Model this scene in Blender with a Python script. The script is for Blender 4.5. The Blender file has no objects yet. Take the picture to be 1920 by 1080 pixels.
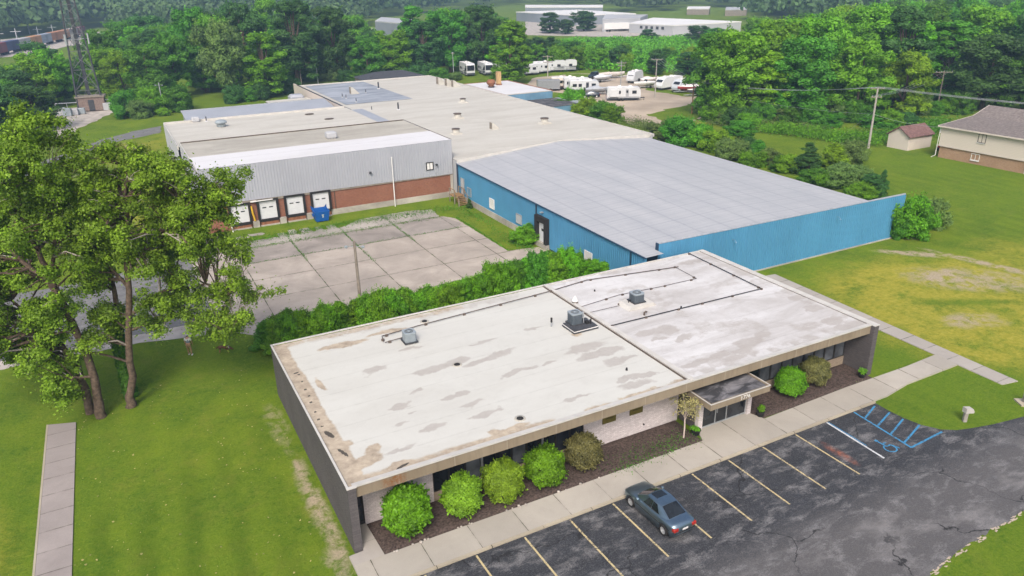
import bpy, bmesh, math, random
import numpy as np
from mathutils import Vector, Matrix

R = math.radians
SC = bpy.context.scene
COL = SC.collection

# ------------------------------------------------------------------ camera
CAM = (-6.748399, -30.726655, 26.686708)
YAW, PITCH, ROLL, FPX = 0.479425, 0.390001, -0.019389, 1425.448342
_cy, _sy, _cp, _sp = math.cos(YAW), math.sin(YAW), math.cos(PITCH), math.sin(PITCH)
_f = np.array([_sy * _cp, _cy * _cp, -_sp])
_r0 = np.array([_cy, -_sy, 0.0])
_u0 = np.cross(_r0, _f)
CR = math.cos(ROLL) * _r0 + math.sin(ROLL) * _u0
CU = -math.sin(ROLL) * _r0 + math.cos(ROLL) * _u0
CF = _f
CP = np.array(CAM)
cam_d = bpy.data.cameras.new("camera")
cam_d.sensor_width = 36.0
cam_d.lens = FPX / 1920 * 36.0
cam_d.clip_start = 0.5
cam_d.clip_end = 9000
cam = bpy.data.objects.new("camera", cam_d)
COL.objects.link(cam)
m = Matrix.Identity(4)
for i in range(3):
    m[i][0], m[i][1], m[i][2], m[i][3] = CR[i], CU[i], -CF[i], CP[i]
cam.matrix_world = m
SC.camera = cam

# ------------------------------------------------------------------ world, sun, exposure
SUN_EL, SUN_AZ = R(46), math.atan2(-0.55, -0.83)      # azimuth measured from +Y towards +X
w = bpy.data.worlds.new("World")
SC.world = w
w.use_nodes = True
nt = w.node_tree
nt.nodes.clear()
wo = nt.nodes.new("ShaderNodeOutputWorld")
bg = nt.nodes.new("ShaderNodeBackground")
sky = nt.nodes.new("ShaderNodeTexSky")
sky.sky_type = 'NISHITA'
sky.sun_disc = False
sky.sun_elevation = SUN_EL
sky.sun_rotation = SUN_AZ
sky.air_density = 1.0
sky.dust_density = 6.0
sky.ozone_density = 1.0
bg.inputs[1].default_value = 0.15
nt.links.new(sky.outputs[0], bg.inputs[0])
nt.links.new(bg.outputs[0], wo.inputs[0])
sl = bpy.data.lights.new("sun", 'SUN')
sl.energy = 1.6
sl.angle = R(18)
sl.color = (1.0, 0.965, 0.92)
so = bpy.data.objects.new("sun", sl)
COL.objects.link(so)
to_sun = Vector((math.sin(SUN_AZ) * math.cos(SUN_EL), math.cos(SUN_AZ) * math.cos(SUN_EL), math.sin(SUN_EL)))
so.rotation_euler = to_sun.to_track_quat('Z', 'Y').to_euler()
SC.view_settings.view_transform = 'Standard'
SC.view_settings.look = 'None'
SC.view_settings.exposure = 0.46
SC.view_settings.gamma = 1.0
SC.view_settings.use_curve_mapping = False
SC.cycles.max_bounces = 5
SC.cycles.diffuse_bounces = 3
SC.cycles.glossy_bounces = 2
SC.cycles.transmission_bounces = 3
SC.cycles.volume_bounces = 0
SC.cycles.use_denoising = True
SC.cycles.use_adaptive_sampling = True
SC.cycles.adaptive_threshold = 0.02

# ------------------------------------------------------------------ geometry on the ground from a sight line
def at(x, y, z=0.0):
    d = CF * FPX + CR * (x - 960) + CU * (540 - y)
    return CP + d * ((z - CP[2]) / d[2])
def prj(P):
    d = np.asarray(P, float) - CP
    k = d @ CF
    return (960 + FPX * (d @ CR) / k, 540 - FPX * (d @ CU) / k)
def hgt(b, row):
    lo, hi = 0.0, 60.0
    for _ in range(36):
        mid = (lo + hi) / 2
        if prj((b[0], b[1], b[2] + mid))[1] > row: lo = mid
        else: hi = mid
    return lo

# ------------------------------------------------------------------ helpers
def tag(o, label=None, cat=None, group=None, kind=None):
    if label: o["label"] = label
    if cat: o["category"] = cat
    if group: o["group"] = group
    if kind: o["kind"] = kind
    return o
def empty(name, loc, rz=0.0, label=None, cat=None, group=None):
    o = bpy.data.objects.new(name, None)
    o.location = tuple(float(v) for v in loc)
    o.rotation_euler = (0, 0, rz)
    o.empty_display_size = 0.2
    COL.objects.link(o)
    return tag(o, label, cat, group)
def kids(o):
    return [c for c in COL.objects if c.parent == o]
def copy_tree(o, parent=None):
    c = o.copy()
    COL.objects.link(c)
    if parent: c.parent = parent
    for ch in list(o.children):
        copy_tree(ch, c)
    return c

class MB:
    def __init__(s):
        s.V, s.F, s.M, s.S = [], [], [], []
    def add(s, vs, fs, mi=0, sm=False, T=None):
        b = len(s.V)
        for v in vs:
            if T is not None:
                v = T @ Vector(v)
            s.V.append((float(v[0]), float(v[1]), float(v[2])))
        for f in fs:
            s.F.append([b + i for i in f]); s.M.append(mi); s.S.append(sm)
        return s
    def box(s, x0, x1, y0, y1, z0, z1, mi=0, T=None):
        vs = [(x0,y0,z0),(x1,y0,z0),(x1,y1,z0),(x0,y1,z0),(x0,y0,z1),(x1,y0,z1),(x1,y1,z1),(x0,y1,z1)]
        return s.add(vs, [(3,2,1,0),(4,5,6,7),(0,1,5,4),(1,2,6,5),(2,3,7,6),(3,0,4,7)], mi, False, T)
    def bbox(s, x0, x1, y0, y1, z0, z1, b=0.05, mi=0, T=None):
        # box with chamfered vertical edges and top
        def ring(d, z): 
            return [(x0+d+b,y0+d,z),(x1-d-b,y0+d,z),(x1-d,y0+d+b,z),(x1-d,y1-d-b,z),(x1-d-b,y1-d,z),(x0+d+b,y1-d,z),(x0+d,y1-d-b,z),(x0+d,y0+d+b,z)]
        vs = ring(0, z0) + ring(0, z1 - b) + ring(b, z1)
        fs = [tuple(range(7,-1,-1)), tuple(range(16,24))]
        for k in (0, 8):
            for i in range(8):
                j = (i+1) % 8
                fs.append((k+i, k+j, k+8+j, k+8+i))
        return s.add(vs, fs, mi, False, T)
    def tube(s, p0, p1, r0, r1=None, n=8, mi=0, cap=True, T=None):
        return s.path([p0, p1], [r0, r0 if r1 is None else r1], n, mi, cap, T)
    def path(s, pts, rad, n=8, mi=0, cap=True, T=None):
        pts = [Vector(p) for p in pts]
        if not isinstance(rad, (list, tuple)): rad = [rad] * len(pts)
        vs, fs = [], []
        up = None
        for i, p in enumerate(pts):
            d = (pts[min(i+1, len(pts)-1)] - pts[max(i-1, 0)])
            if d.length < 1e-9: d = Vector((0,0,1))
            d.normalize()
            if up is None:
                up = Vector((0,0,1)) if abs(d.z) < 0.9 else Vector((1,0,0))
            a = d.cross(up)
            if a.length < 1e-6: a = d.cross(Vector((1,0,0)))
            a.normalize()
            b = a.cross(d).normalized()
            up = b
            for k in range(n):
                t = 2*math.pi*k/n
                vs.append(p + (a*math.cos(t) + b*math.sin(t))*rad[i])
        for i in range(len(pts)-1):
            for k in range(n):
                k2 = (k+1) % n
                fs.append((i*n+k, i*n+k2, (i+1)*n+k2, (i+1)*n+k))
        s.add(vs, fs, mi, n > 5, T)
        if cap:
            L = len(pts)-1
            s.add(vs[:n], [tuple(range(n-1,-1,-1))], mi, False, T)
            s.add(vs[L*n:], [tuple(range(n))], mi, False, T)
        return s
    def lathe(s, prof, n=16, mi=0, T=None, sm=True):
        vs, fs = [], []
        for (r, z) in prof:
            for k in range(n):
                t = 2*math.pi*k/n
                vs.append((r*math.cos(t), r*math.sin(t), z))
        for i in range(len(prof)-1):
            for k in range(n):
                k2 = (k+1) % n
                fs.append((i*n+k, i*n+k2, (i+1)*n+k2, (i+1)*n+k))
        return s.add(vs, fs, mi, sm, T)
    def slab(s, poly, z0, z1, mi=0, T=None):
        n = len(poly)
        a = sum(poly[i][0]*poly[(i+1)%n][1]-poly[(i+1)%n][0]*poly[i][1] for i in range(n))
        if a < 0: poly = poly[::-1]
        vs = [(p[0],p[1],z0) for p in poly] + [(p[0],p[1],z1) for p in poly]
        fs = [tuple(range(n-1,-1,-1)), tuple(range(n, 2*n))]
        for i in range(n):
            j = (i+1) % n
            fs.append((i, j, n+j, n+i))
        return s.add(vs, fs, mi, False, T)
    def quad(s, a, b, c, d, mi=0):
        return s.add([a,b,c,d], [(0,1,2,3)], mi)
    def extr(s, poly, axis, a0, a1, mi=0, T=None):
        """polygon in the plane perpendicular to AXIS ('x': poly is (y,z); 'y': poly is (x,z)), extruded a0..a1"""
        n = len(poly)
        if axis == 'x': P = lambda p, a: (a, p[0], p[1])
        else: P = lambda p, a: (p[0], a, p[1])
        vs = [P(p, a0) for p in poly] + [P(p, a1) for p in poly]
        fs = [tuple(range(n-1,-1,-1)), tuple(range(n, 2*n))]
        for i in range(n):
            j = (i+1) % n
            fs.append((i, j, n+j, n+i))
        return s.add(vs, fs, mi, False, T)
    def build(s, name, mats, parent=None, org=None, label=None, cat=None, group=None, kind=None, fixn=True):
        me = bpy.data.meshes.new(name)
        V = s.V
        if org is not None:
            V = [(v[0]-org[0], v[1]-org[1], v[2]-org[2]) for v in V]
        me.from_pydata(V, [], s.F)
        if not isinstance(mats, (list, tuple)): mats = [mats]
        for mm in mats: me.materials.append(mm)
        me.polygons.foreach_set("material_index", s.M)
        me.polygons.foreach_set("use_smooth", s.S)
        me.update()
        if fixn:
            b = bmesh.new(); b.from_mesh(me)
            bmesh.ops.recalc_face_normals(b, faces=b.faces[:])
            b.to_mesh(me); b.free()
        o = bpy.data.objects.new(name, me)
        COL.objects.link(o)
        if parent is not None: o.parent = parent
        return tag(o, label, cat, group, kind)

# ------------------------------------------------------------------ materials
class NT:
    """tiny node-graph builder"""
    def __init__(s, name):
        s.m = bpy.data.materials.new(name)
        s.m.use_nodes = True
        s.t = s.m.node_tree
        s.t.nodes.clear()
        s.out = s.t.nodes.new("ShaderNodeOutputMaterial")
    def n(s, typ, **kw):
        nd = s.t.nodes.new("ShaderNode" + typ)
        for k, v in kw.items(): setattr(nd, k, v)
        return nd
    def set(s, sock, v):
        if isinstance(v, bpy.types.NodeSocket): s.t.links.new(v, sock)
        elif isinstance(v, tuple) and len(v) == 3 and sock.type == 'RGBA': sock.default_value = (*v, 1)
        else: sock.default_value = v
    def pos(s): return s.n("NewGeometry").outputs["Position"]
    def obj(s): return s.n("TexCoord").outputs["Object"]
    def map(s, vec, scale=(1,1,1), loc=(0,0,0), rot=(0,0,0)):
        nd = s.n("Mapping")
        s.set(nd.inputs["Vector"], vec)
        nd.inputs["Scale"].default_value = scale
        nd.inputs["Location"].default_value = loc
        nd.inputs["Rotation"].default_value = rot
        return nd.outputs[0]
    def noise(s, vec, scale=1, detail=4, rough=0.55, dist=0.0):
        nd = s.n("TexNoise")
        s.set(nd.inputs["Vector"], vec)
        nd.inputs["Scale"].default_value = scale
        nd.inputs["Detail"].default_value = detail
        nd.inputs["Roughness"].default_value = rough
        nd.inputs["Distortion"].default_value = dist
        return nd.outputs[0]
    def ramp(s, fac, a, b, c0=0.0, c1=1.0):
        nd = s.n("MapRange", clamp=True)
        s.set(nd.inputs[0], fac)
        nd.inputs[1].default_value = a; nd.inputs[2].default_value = b
        nd.inputs[3].default_value = c0; nd.inputs[4].default_value = c1
        return nd.outputs[0]
    def math(s, op, a, b=0.0, c=0.0):
        nd = s.n("Math", operation=op)
        s.set(nd.inputs[0], a); s.set(nd.inputs[1], b)
        if op in ("MULTIPLY_ADD", "SMOOTH_MIN"): s.set(nd.inputs[2], c)
        return nd.outputs[0]
    def mix(s, fac, a, b, mode='MIX'):
        nd = s.n("Mix", data_type='RGBA', blend_type=mode)
        s.set(nd.inputs[0], fac); s.set(nd.inputs[6], a); s.set(nd.inputs[7], b)
        return nd.outputs[2]
    def attr(s, name):
        nd = s.n("Attribute"); nd.attribute_name = name
        return nd.outputs["Fac"]
    def sep(s, vec):
        nd = s.n("SeparateXYZ"); s.set(nd.inputs[0], vec); return nd.outputs
    def comb(s, x, y, z):
        nd = s.n("CombineXYZ")
        for i, v in enumerate((x, y, z)): s.set(nd.inputs[i], v)
        return nd.outputs[0]
    def bump(s, h, strength=0.3, dist=0.02):
        nd = s.n("Bump"); nd.inputs["Strength"].default_value = strength; nd.inputs["Distance"].default_value = dist
        s.set(nd.inputs["Height"], h); return nd.outputs[0]
    def done(s, color, rough=0.8, spec=0.3, metal=0.0, bump=None, emis=None):
        b = s.n("BsdfPrincipled")
        s.set(b.inputs["Base Color"], color)
        s.set(b.inputs["Roughness"], rough)
        s.set(b.inputs["Metallic"], metal)
        s.set(b.inputs["Specular IOR Level"], spec)
        if bump is not None: s.set(b.inputs["Normal"], bump)
        s.t.links.new(b.outputs[0], s.out.inputs[0])
        return s.m

def plain(name, c, rough=0.6, metal=0.0, var=0.12, scale=3.0, spec=0.3, world=False, bump=0.0):
    g = NT(name)
    v = g.pos() if world else g.obj()
    nz = g.noise(v, scale, 5)
    k = g.ramp(nz, 0.3, 0.7)
    c0 = tuple(x*(1-var) for x in c); c1 = tuple(min(1, x*(1+var)) for x in c)
    bp = g.bump(nz, bump, 0.02) if bump else None
    return g.done(g.mix(k, c0, c1), rough, spec, metal, bp)

def leafmat(name, c, hue=0.5, trans=0.28, amp=0.55):
    """foliage: tint per leaf clump (attribute), per tree (object random)"""
    g = NT(name)
    t = g.attr("tint")
    orn = g.n("ObjectInfo").outputs["Random"]
    dark = tuple(x*(1-amp) for x in c)
    lite = (min(1, c[0]*(1+amp*1.3)), min(1, c[1]*(1+amp)), c[2]*(1+amp*0.4))
    col = g.mix(t, dark, lite)
    hs = g.n("HueSaturation")
    g.set(hs.inputs["Hue"], g.ramp(orn, 0, 1, 0.485, 0.515))
    g.set(hs.inputs["Value"], g.ramp(orn, 0, 1, 0.82, 1.18))
    g.set(hs.inputs["Color"], col)
    col = hs.outputs[0]
    d = g.n("BsdfPrincipled")
    g.set(d.inputs["Base Color"], col); d.inputs["Roughness"].default_value = 0.55
    d.inputs["Specular IOR Level"].default_value = 0.25
    tr = g.n("BsdfTranslucent")
    g.set(tr.inputs[0], g.mix(0.5, col, (c[0]*1.5, c[1]*1.7, c[2]*0.6)))
    ms = g.n("MixShader"); ms.inputs[0].default_value = trans
    g.t.links.new(d.outputs[0], ms.inputs[1]); g.t.links.new(tr.outputs[0], ms.inputs[2])
    g.t.links.new(ms.outputs[0], g.out.inputs[0])
    return g.m

def brickmat(name, c1, c2, mort, axis='x', scale=1.0, bw=0.22, bh=0.075, world=True, rough=0.9):
    g = NT(name)
    p = g.sep(g.pos() if world else g.obj())
    v = g.comb(p[0] if axis == 'x' else p[1], p[2], 0.0)
    b = g.n("TexBrick")
    g.set(b.inputs["Vector"], v)
    b.inputs["Scale"].default_value = 1.0
    b.inputs["Brick Width"].default_value = bw*scale
    b.inputs["Row Height"].default_value = bh*scale
    b.inputs["Mortar Size"].default_value = 0.009*scale
    b.inputs["Color1"].default_value = (*c1, 1); b.inputs["Color2"].default_value = (*c2, 1); b.inputs["Mortar"].default_value = (*mort, 1)
    n1 = g.noise(g.pos() if world else g.obj(), 0.5, 5)
    n2 = g.noise(g.pos() if world else g.obj(), 9, 4)
    col = g.mix(g.ramp(n1, 0.35, 0.7, 0.0, 0.35), b.outputs[0], tuple(x*0.6 for x in c1))
    col = g.mix(g.ramp(n2, 0.4, 0.7, 0.0, 0.3), col, tuple(x*0.5 for x in c2))
    return g.done(col, rough, 0.2, 0, g.bump(b.outputs["Fac"], -0.25, 0.01))

# grass
def grassmat():
    g = NT("grass")
    p = g.pos()
    big = g.noise(p, 0.035, 5, 0.6)
    mid = g.noise(p, 0.22, 6, 0.65, 0.4)
    fine = g.noise(p, 2.6, 6, 0.75)
    vfine = g.noise(p, 7.5, 6, 0.85)
    col = g.mix(g.ramp(mid, 0.36, 0.64), (0.046, 0.108, 0.008), (0.135, 0.200, 0.012))
    br = g.noise(g.map(p, loc=(31, 7, 0)), 0.55, 9, 0.78, 0.2)
    col = g.mix(g.ramp(br, 0.50, 0.66, 0, 0.75), col, (0.165, 0.180, 0.028))
    col = g.mix(g.ramp(br, 0.44, 0.30, 0, 0.65), col, (0.040, 0.115, 0.010))
    col = g.mix(g.ramp(big, 0.42, 0.62, 0, 0.75), col, (0.075, 0.150, 0.010))
    col = g.mix(g.ramp(fine, 0.40, 0.68, 0, 0.55), col, (0.165, 0.225, 0.020))
    col = g.mix(g.ramp(vfine, 0.46, 0.70, 0, 0.60), col, (0.190, 0.240, 0.028))
    col = g.mix(g.ramp(vfine, 0.46, 0.28, 0, 0.65), col, (0.022, 0.055, 0.006))
    col = g.mix(g.ramp(fine, 0.40, 0.22, 0, 0.55), col, (0.030, 0.062, 0.006))
    # mowing bands
    xs = g.sep(g.map(p, rot=(0, 0, R(3))))
    st = g.math("SINE", g.math("MULTIPLY", g.math("ADD", xs[0], g.math("MULTIPLY", mid, 2.4)), 2.9))
    col = g.mix(g.math("MULTIPLY", g.ramp(st, -0.5, 0.8, 0, 1), g.math("MULTIPLY", g.math("MULTIPLY", g.attr("mow"), 0.36), g.ramp(g.noise(p, 0.11, 3), 0.40, 0.58))), col, (0.030, 0.075, 0.005))
    dry = g.math("MULTIPLY", g.attr("dry"), g.ramp(g.math('ADD', g.math('MULTIPLY', g.noise(p, 0.35, 8, 0.75, 0.1), .7), g.math('MULTIPLY', vfine, .3)), 0.36, 0.56))
    col = g.mix(g.ramp(dry, 0.1, 0.8), col, g.mix(g.ramp(fine, 0.3, 0.7), (0.20, 0.205, 0.014), (0.38, 0.340, 0.060)))
    bare = g.math("MULTIPLY", g.attr("bare"), g.ramp(g.noise(p, 0.8, 7, 0.75, 0.4), 0.36, 0.56))
    col = g.mix(g.ramp(bare, 0.15, 0.7), col, g.mix(g.ramp(vfine, 0.35, 0.65), (0.26, 0.21, 0.135), (0.46, 0.39, 0.285)))
    speck = g.ramp(g.noise(p, 5.0, 2, 0.5), 0.735, 0.76)
    col = g.mix(g.math("MULTIPLY", speck, 0.6), col, (0.42, 0.40, 0.16))
    hb = g.math("ADD", g.math("MULTIPLY", vfine, 0.5), fine)
    return g.done(col, 0.95, 0.1, 0, g.bump(hb, 0.9, 0.09))

def asphaltmat(name, base, streak, rust=True):
    g = NT(name)
    p = g.pos()
    mp = g.map(p, scale=(0.50, 1.0, 1), rot=(0, 0, R(-12)))
    s1 = g.noise(mp, 1.25, 10, 0.72, 0.35)
    s2 = g.noise(g.map(p, scale=(0.3, 0.7, 1), rot=(0, 0, R(4))), 0.8, 8, 0.68, 0.25)
    gr = g.noise(p, 16, 5, 0.8)
    col = g.mix(g.ramp(s2, 0.35, 0.7), base, tuple(x*1.55 for x in base))
    # the outer driving lane is greyer than the stalls
    y = g.sep(p)[1]
    lane = g.ramp(g.math("ADD", y, g.math("MULTIPLY", s1, 3.0)), -7.0, -9.5, 0, 1)
    col = g.mix(g.math("MULTIPLY", lane, 0.65), col, (0.120, 0.114, 0.114))
    col = g.mix(g.math('MULTIPLY', g.ramp(s2, 0.50, 0.68, 0, 0.6), lane), col, (0.235, 0.225, 0.222))
    col = g.mix(g.math('MULTIPLY', g.ramp(s1, 0.50, 0.64, 0, 0.85), g.ramp(gr, 0.38, 0.60, .35, 1.0)), col, streak)
    col = g.mix(g.ramp(s1, 0.66, 0.78, 0, 0.55), col, tuple(min(1, x*1.5) for x in streak))
    col = g.mix(g.ramp(gr, 0.48, 0.75, 0, 0.55), col, (0.21, 0.205, 0.20))
    col = g.mix(g.ramp(gr, 0.45, 0.28, 0, 0.5), col, (0.022, 0.022, 0.025))
    vo = g.n("TexVoronoi", feature='DISTANCE_TO_EDGE')
    pd = g.n("VectorMath", operation='ADD')
    nn = g.n("TexNoise"); g.set(nn.inputs["Vector"], p); nn.inputs["Scale"].default_value = 0.9; nn.inputs["Detail"].default_value = 5
    vs = g.n("VectorMath", operation='SCALE'); g.set(vs.inputs[0], nn.outputs["Color"]); vs.inputs["Scale"].default_value = 1.6
    g.set(pd.inputs[0], p); g.set(pd.inputs[1], vs.outputs[0])
    g.set(vo.inputs["Vector"], g.map(pd.outputs[0], scale=(0.75, 1.3, 1)))
    vo.inputs["Scale"].default_value = 0.16
    crack = g.math("MULTIPLY", g.ramp(vo.outputs[0], 0.003, 0.0075, 1, 0), g.ramp(g.noise(p, 0.13, 3), 0.47, 0.55))
    col = g.mix(g.math("MULTIPLY", crack, 0.85), col, (0.016, 0.016, 0.017))
    if rust:
        q = g.n("VectorMath", operation='LENGTH')
        g.set(q.inputs[0], g.map(g.map(p, loc=(-27.9, 5.9, 0)), scale=(2.6, 0.62, 0), rot=(0, 0, R(-6))))
        rb = g.math("MULTIPLY", g.ramp(q.outputs["Value"], 1.0, 0.25), g.ramp(g.noise(p, 1.9, 5, 0.7), 0.42, 0.66, 0.1, 0.85))
        col = g.mix(rb, col, (0.36, 0.115, 0.06))
    return g.done(col, 0.85, 0.25, 0, g.bump(gr, 0.3, 0.015))

def concretemat(name, base, joints=None, weed=0.0, dark=0.5, world=True, jw=0.02):
    """joints=(dx, dy, ox, oy): sawn joints every dx / dy metres"""
    g = NT(name)
    p = g.pos() if world else g.obj()
    n1 = g.noise(p, 0.28, 7, 0.62, 0.5)
    n2 = g.noise(p, 2.2, 6, 0.7)
    n3 = g.noise(p, 24, 3, 0.7)
    col = g.mix(g.ramp(n1, 0.34, 0.68), tuple(x*(1-dark*0.55) for x in base), base)
    col = g.mix(g.ramp(n2, 0.5, 0.78, 0, 0.5*dark), col, tuple(x*0.5 for x in base))
    col = g.mix(g.ramp(n3, 0.4, 0.75, 0, 0.3), col, tuple(min(1, x*1.2) for x in base))
    if joints:
        x, y, _ = g.sep(p)
        wob = g.math("MULTIPLY", g.math("SUBTRACT", g.noise(p, 1.6, 5, 0.7), 0.5), jw*2.2)
        ds = []
        ids = []
        for s_, d, o in ((x, joints[0], joints[2]), (y, joints[1], joints[3])):
            if not d: continue
            k = g.math("DIVIDE", g.math("SUBTRACT", g.math("ADD", s_, wob), o), d)
            ids.append(g.math("FLOOR", k))
            fr = g.math("ABSOLUTE", g.math("SUBTRACT", g.math("FRACT", k), 0.5))
            ds.append(g.math("MULTIPLY", g.math("SUBTRACT", 0.5, fr), d))
        dd = ds[0] if len(ds) == 1 else g.math("MINIMUM", ds[0], ds[1])
        wn = g.n("TexWhiteNoise", noise_dimensions='2D')
        g.set(wn.inputs["Vector"], g.comb(ids[0], ids[-1], 0.0))
        col = g.mix(g.ramp(wn.outputs[0], 0, 1, 0.0, 0.38), col, tuple(x*0.62 for x in base))
        # grime next to the joints, then the joint itself
        col = g.mix(g.math("MULTIPLY", g.ramp(dd, jw*14, 0.0, 0, 0.30), g.ramp(n2, 0.35, 0.65)), col, tuple(x*0.45 for x in base))
        wd = g.math("MULTIPLY", g.ramp(g.noise(p, 0.55, 5, 0.7), 0.40, 0.62, 0.35, 2.6), jw)
        jm = g.ramp(g.math("DIVIDE", dd, wd), 0.75, 1.15, 1, 0)
        col = g.mix(jm, col, g.mix(g.ramp(g.noise(p, 1.1, 4), 0.45, 0.6, 0, weed), (0.075, 0.062, 0.045), (0.06, 0.085, 0.012)))
    return g.done(col, 0.9, 0.2, 0, g.bump(n3, 0.25, 0.012))

def membranemat(name, white, gray, seam=1.8, dirt=0.5, world=True):
    """flat roof coating; vertex attributes stain / tan / dark carry the marks that have a place of their own"""
    g = NT(name)
    p = g.pos()
    n1 = g.noise(g.map(p, scale=(0.10, 0.33, 1)), 1.0, 7, 0.62, 0.8)
    n2 = g.noise(p, 1.7, 6, 0.7)
    n3 = g.noise(p, 14, 4, 0.7)
    col = g.mix(g.ramp(n1, 0.40, 0.68, 0, dirt), white, gray)
    col = g.mix(g.ramp(n2, 0.5, 0.8, 0, 0.35*dirt), col, tuple(x*0.7 for x in gray))
    y = g.sep(p)[1]
    fr = g.math("FRACT", g.math("DIVIDE", g.math("ADD", y, g.math("MULTIPLY", n1, 0.12)), seam))
    sm = g.ramp(g.math("ABSOLUTE", g.math("SUBTRACT", fr, 0.5)), 0.468, 0.495)
    col = g.mix(g.math("MULTIPLY", sm, g.ramp(n2, 0.35, 0.7, 0.04, 0.30)), col, tuple(x*0.55 for x in gray))
    ns = g.math('ADD', g.math('MULTIPLY', g.noise(p, 1.1, 7, 0.7, 0.5), .62), g.math('MULTIPLY', g.noise(g.map(p, scale=(.7, 1.5, 1)), 4.5, 6, 0.75), .38))
    st = g.math("ADD", g.math('MULTIPLY', g.attr("stain"), .92), g.math("MULTIPLY", g.math("SUBTRACT", ns, 0.5), 1.9))
    col = g.mix(g.math("MULTIPLY", g.ramp(st, 0.34, 0.76), 0.74), col, g.mix(g.ramp(n2, 0.3, 0.7), (0.315, 0.285, 0.260), (0.395, 0.370, 0.345)))
    tn = g.math("ADD", g.attr("tan"), g.math("MULTIPLY", g.math("SUBTRACT", ns, 0.5), 1.8))
    tcol = g.mix(g.ramp(n2, 0.32, 0.68), (0.245, 0.19, 0.135), (0.50, 0.415, 0.31))
    col = g.mix(g.math("MULTIPLY", g.ramp(tn, 0.34, 0.74), 0.88), col, tcol)
    dk = g.math("ADD", g.attr("dark"), g.math("MULTIPLY", g.math("SUBTRACT", n2, 0.5), 0.6))
    col = g.mix(g.ramp(dk, 0.5, 0.66), col, (0.07, 0.06, 0.05))
    col = g.mix(g.ramp(n3, 0.5, 0.85, 0, 0.22), col, tuple(x*0.75 for x in gray))
    return g.done(col, 0.75, 0.25, 0, g.bump(n2, 0.12, 0.03))

def panelmat(name, c, rough=0.5, streak=0.2, var=0.12):
    """painted metal cladding with vertical weather streaks"""
    g = NT(name)
    p = g.pos()
    n1 = g.noise(g.map(p, scale=(1.6, 1.6, 0.10)), 1.2, 6, 0.65)
    n2 = g.noise(p, 0.25, 4)
    col = g.mix(g.ramp(n2, 0.3, 0.7), tuple(x*(1-var) for x in c), tuple(x*(1+var) for x in c))
    col = g.mix(g.ramp(n1, 0.45, 0.75, 0, streak), col, tuple(x*0.6+0.03 for x in c))
    return g.done(col, rough, 0.35, 0)

def glassmat(name, c=(0.012, 0.014, 0.018), rough=0.06):
    g = NT(name)
    n = g.noise(g.obj(), 0.9, 3)
    return g.done(g.mix(g.ramp(n, 0.35, 0.65), c, tuple(x*2.2+0.004 for x in c)), rough, 0.6, 0)

M = {}
M['grass'] = grassmat()
M['lot'] = asphaltmat("lot_asphalt", (0.023, 0.025, 0.030), (0.225, 0.220, 0.222))
M['drive'] = asphaltmat("old_asphalt", (0.12, 0.12, 0.122), (0.26, 0.25, 0.24), rust=False)
M['walk'] = concretemat("walk_concrete", (0.42, 0.388, 0.338), (2.62, 0, 0.5, 0), 0.2, 0.35, jw=0.010)
M['walk_y'] = concretemat("path_concrete", (0.40, 0.37, 0.335), (0, 1.9, 0, 0.3), 0.2, 0.35, jw=0.010)
M['walk_old'] = concretemat("old_path_concrete", (0.345, 0.307, 0.292), (0, 1.75, 0, 0.6), 0.1, 0.5, jw=0.010)
M['yard'] = concretemat("yard_concrete", (0.47, 0.412, 0.355), (5.9, 5.05, 2.6, 30.9), 0.85, 0.75, jw=0.024)
M['slab_old'] = concretemat("broken_slab_concrete", (0.40, 0.37, 0.33), None, 0.5, 0.8)
M['kerb'] = concretemat("kerb_concrete", (0.44, 0.39, 0.30), (3.0, 0, 0.2, 0), 0, 0.5, jw=0.012)
M['gravel'] = plain("gravel", (0.40, 0.335, 0.265), 0.95, 0, 0.22, 0.12, 0.1, True, 0.0)
M['gravel_pale'] = plain("pale_gravel", (0.40, 0.365, 0.33), 0.95, 0, 0.3, 0.6, 0.1, True, 0.5)
M['mulch'] = plain("mulch", (0.072, 0.054, 0.047), 0.95, 0, 0.6, 9.0, 0.1, True, 0.9)
M['white_brick_x'] = brickmat("white_painted_brick", (0.74, 0.685, 0.68), (0.57, 0.515, 0.515), (0.42, 0.37, 0.38), 'x', 1.15)
M['dark_brick_y'] = brickmat("dark_brick_side", (0.080, 0.074, 0.078), (0.115, 0.104, 0.106), (0.14, 0.13, 0.13), 'y')
M['dark_brick_x'] = brickmat("dark_brick_front", (0.075, 0.066, 0.070), (0.11, 0.098, 0.098), (0.13, 0.12, 0.12), 'x')
M['red_brick'] = brickmat("red_brick", (0.30, 0.115, 0.068), (0.22, 0.078, 0.050), (0.27, 0.19, 0.15), 'x')
M['tan_brick_y'] = brickmat("tan_brick", (0.43, 0.26, 0.155), (0.32, 0.18, 0.105), (0.44, 0.36, 0.28), 'y')
M['sill_brick'] = brickmat("sill_brick", (0.34, 0.27, 0.20), (0.28, 0.21, 0.15), (0.33, 0.29, 0.24), 'x')
M['roof_off'] = membranemat("office_membrane", (0.530, 0.530, 0.497), (0.450, 0.442, 0.408), 1.9, 0.55)
M['roof_off2'] = membranemat("office_white_membrane", (0.580, 0.575, 0.575), (0.400, 0.380, 0.365), 1.9, 1.0)
M['roof_ind'] = membranemat("industrial_membrane", (0.500, 0.485, 0.440), (0.40, 0.378, 0.333), 3.1, 0.7)
M['roof_ind2'] = membranemat("worn_membrane", (0.43, 0.41, 0.36), (0.31, 0.29, 0.25), 2.4, 0.9)
M['roof_white'] = membranemat("new_white_coating", (0.60, 0.60, 0.615), (0.50, 0.49, 0.485), 9.0, 0.4)
M['roof_dark'] = membranemat("patched_dark_membrane", (0.34, 0.37, 0.42), (0.17, 0.19, 0.22), 2.2, 1.0)
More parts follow.
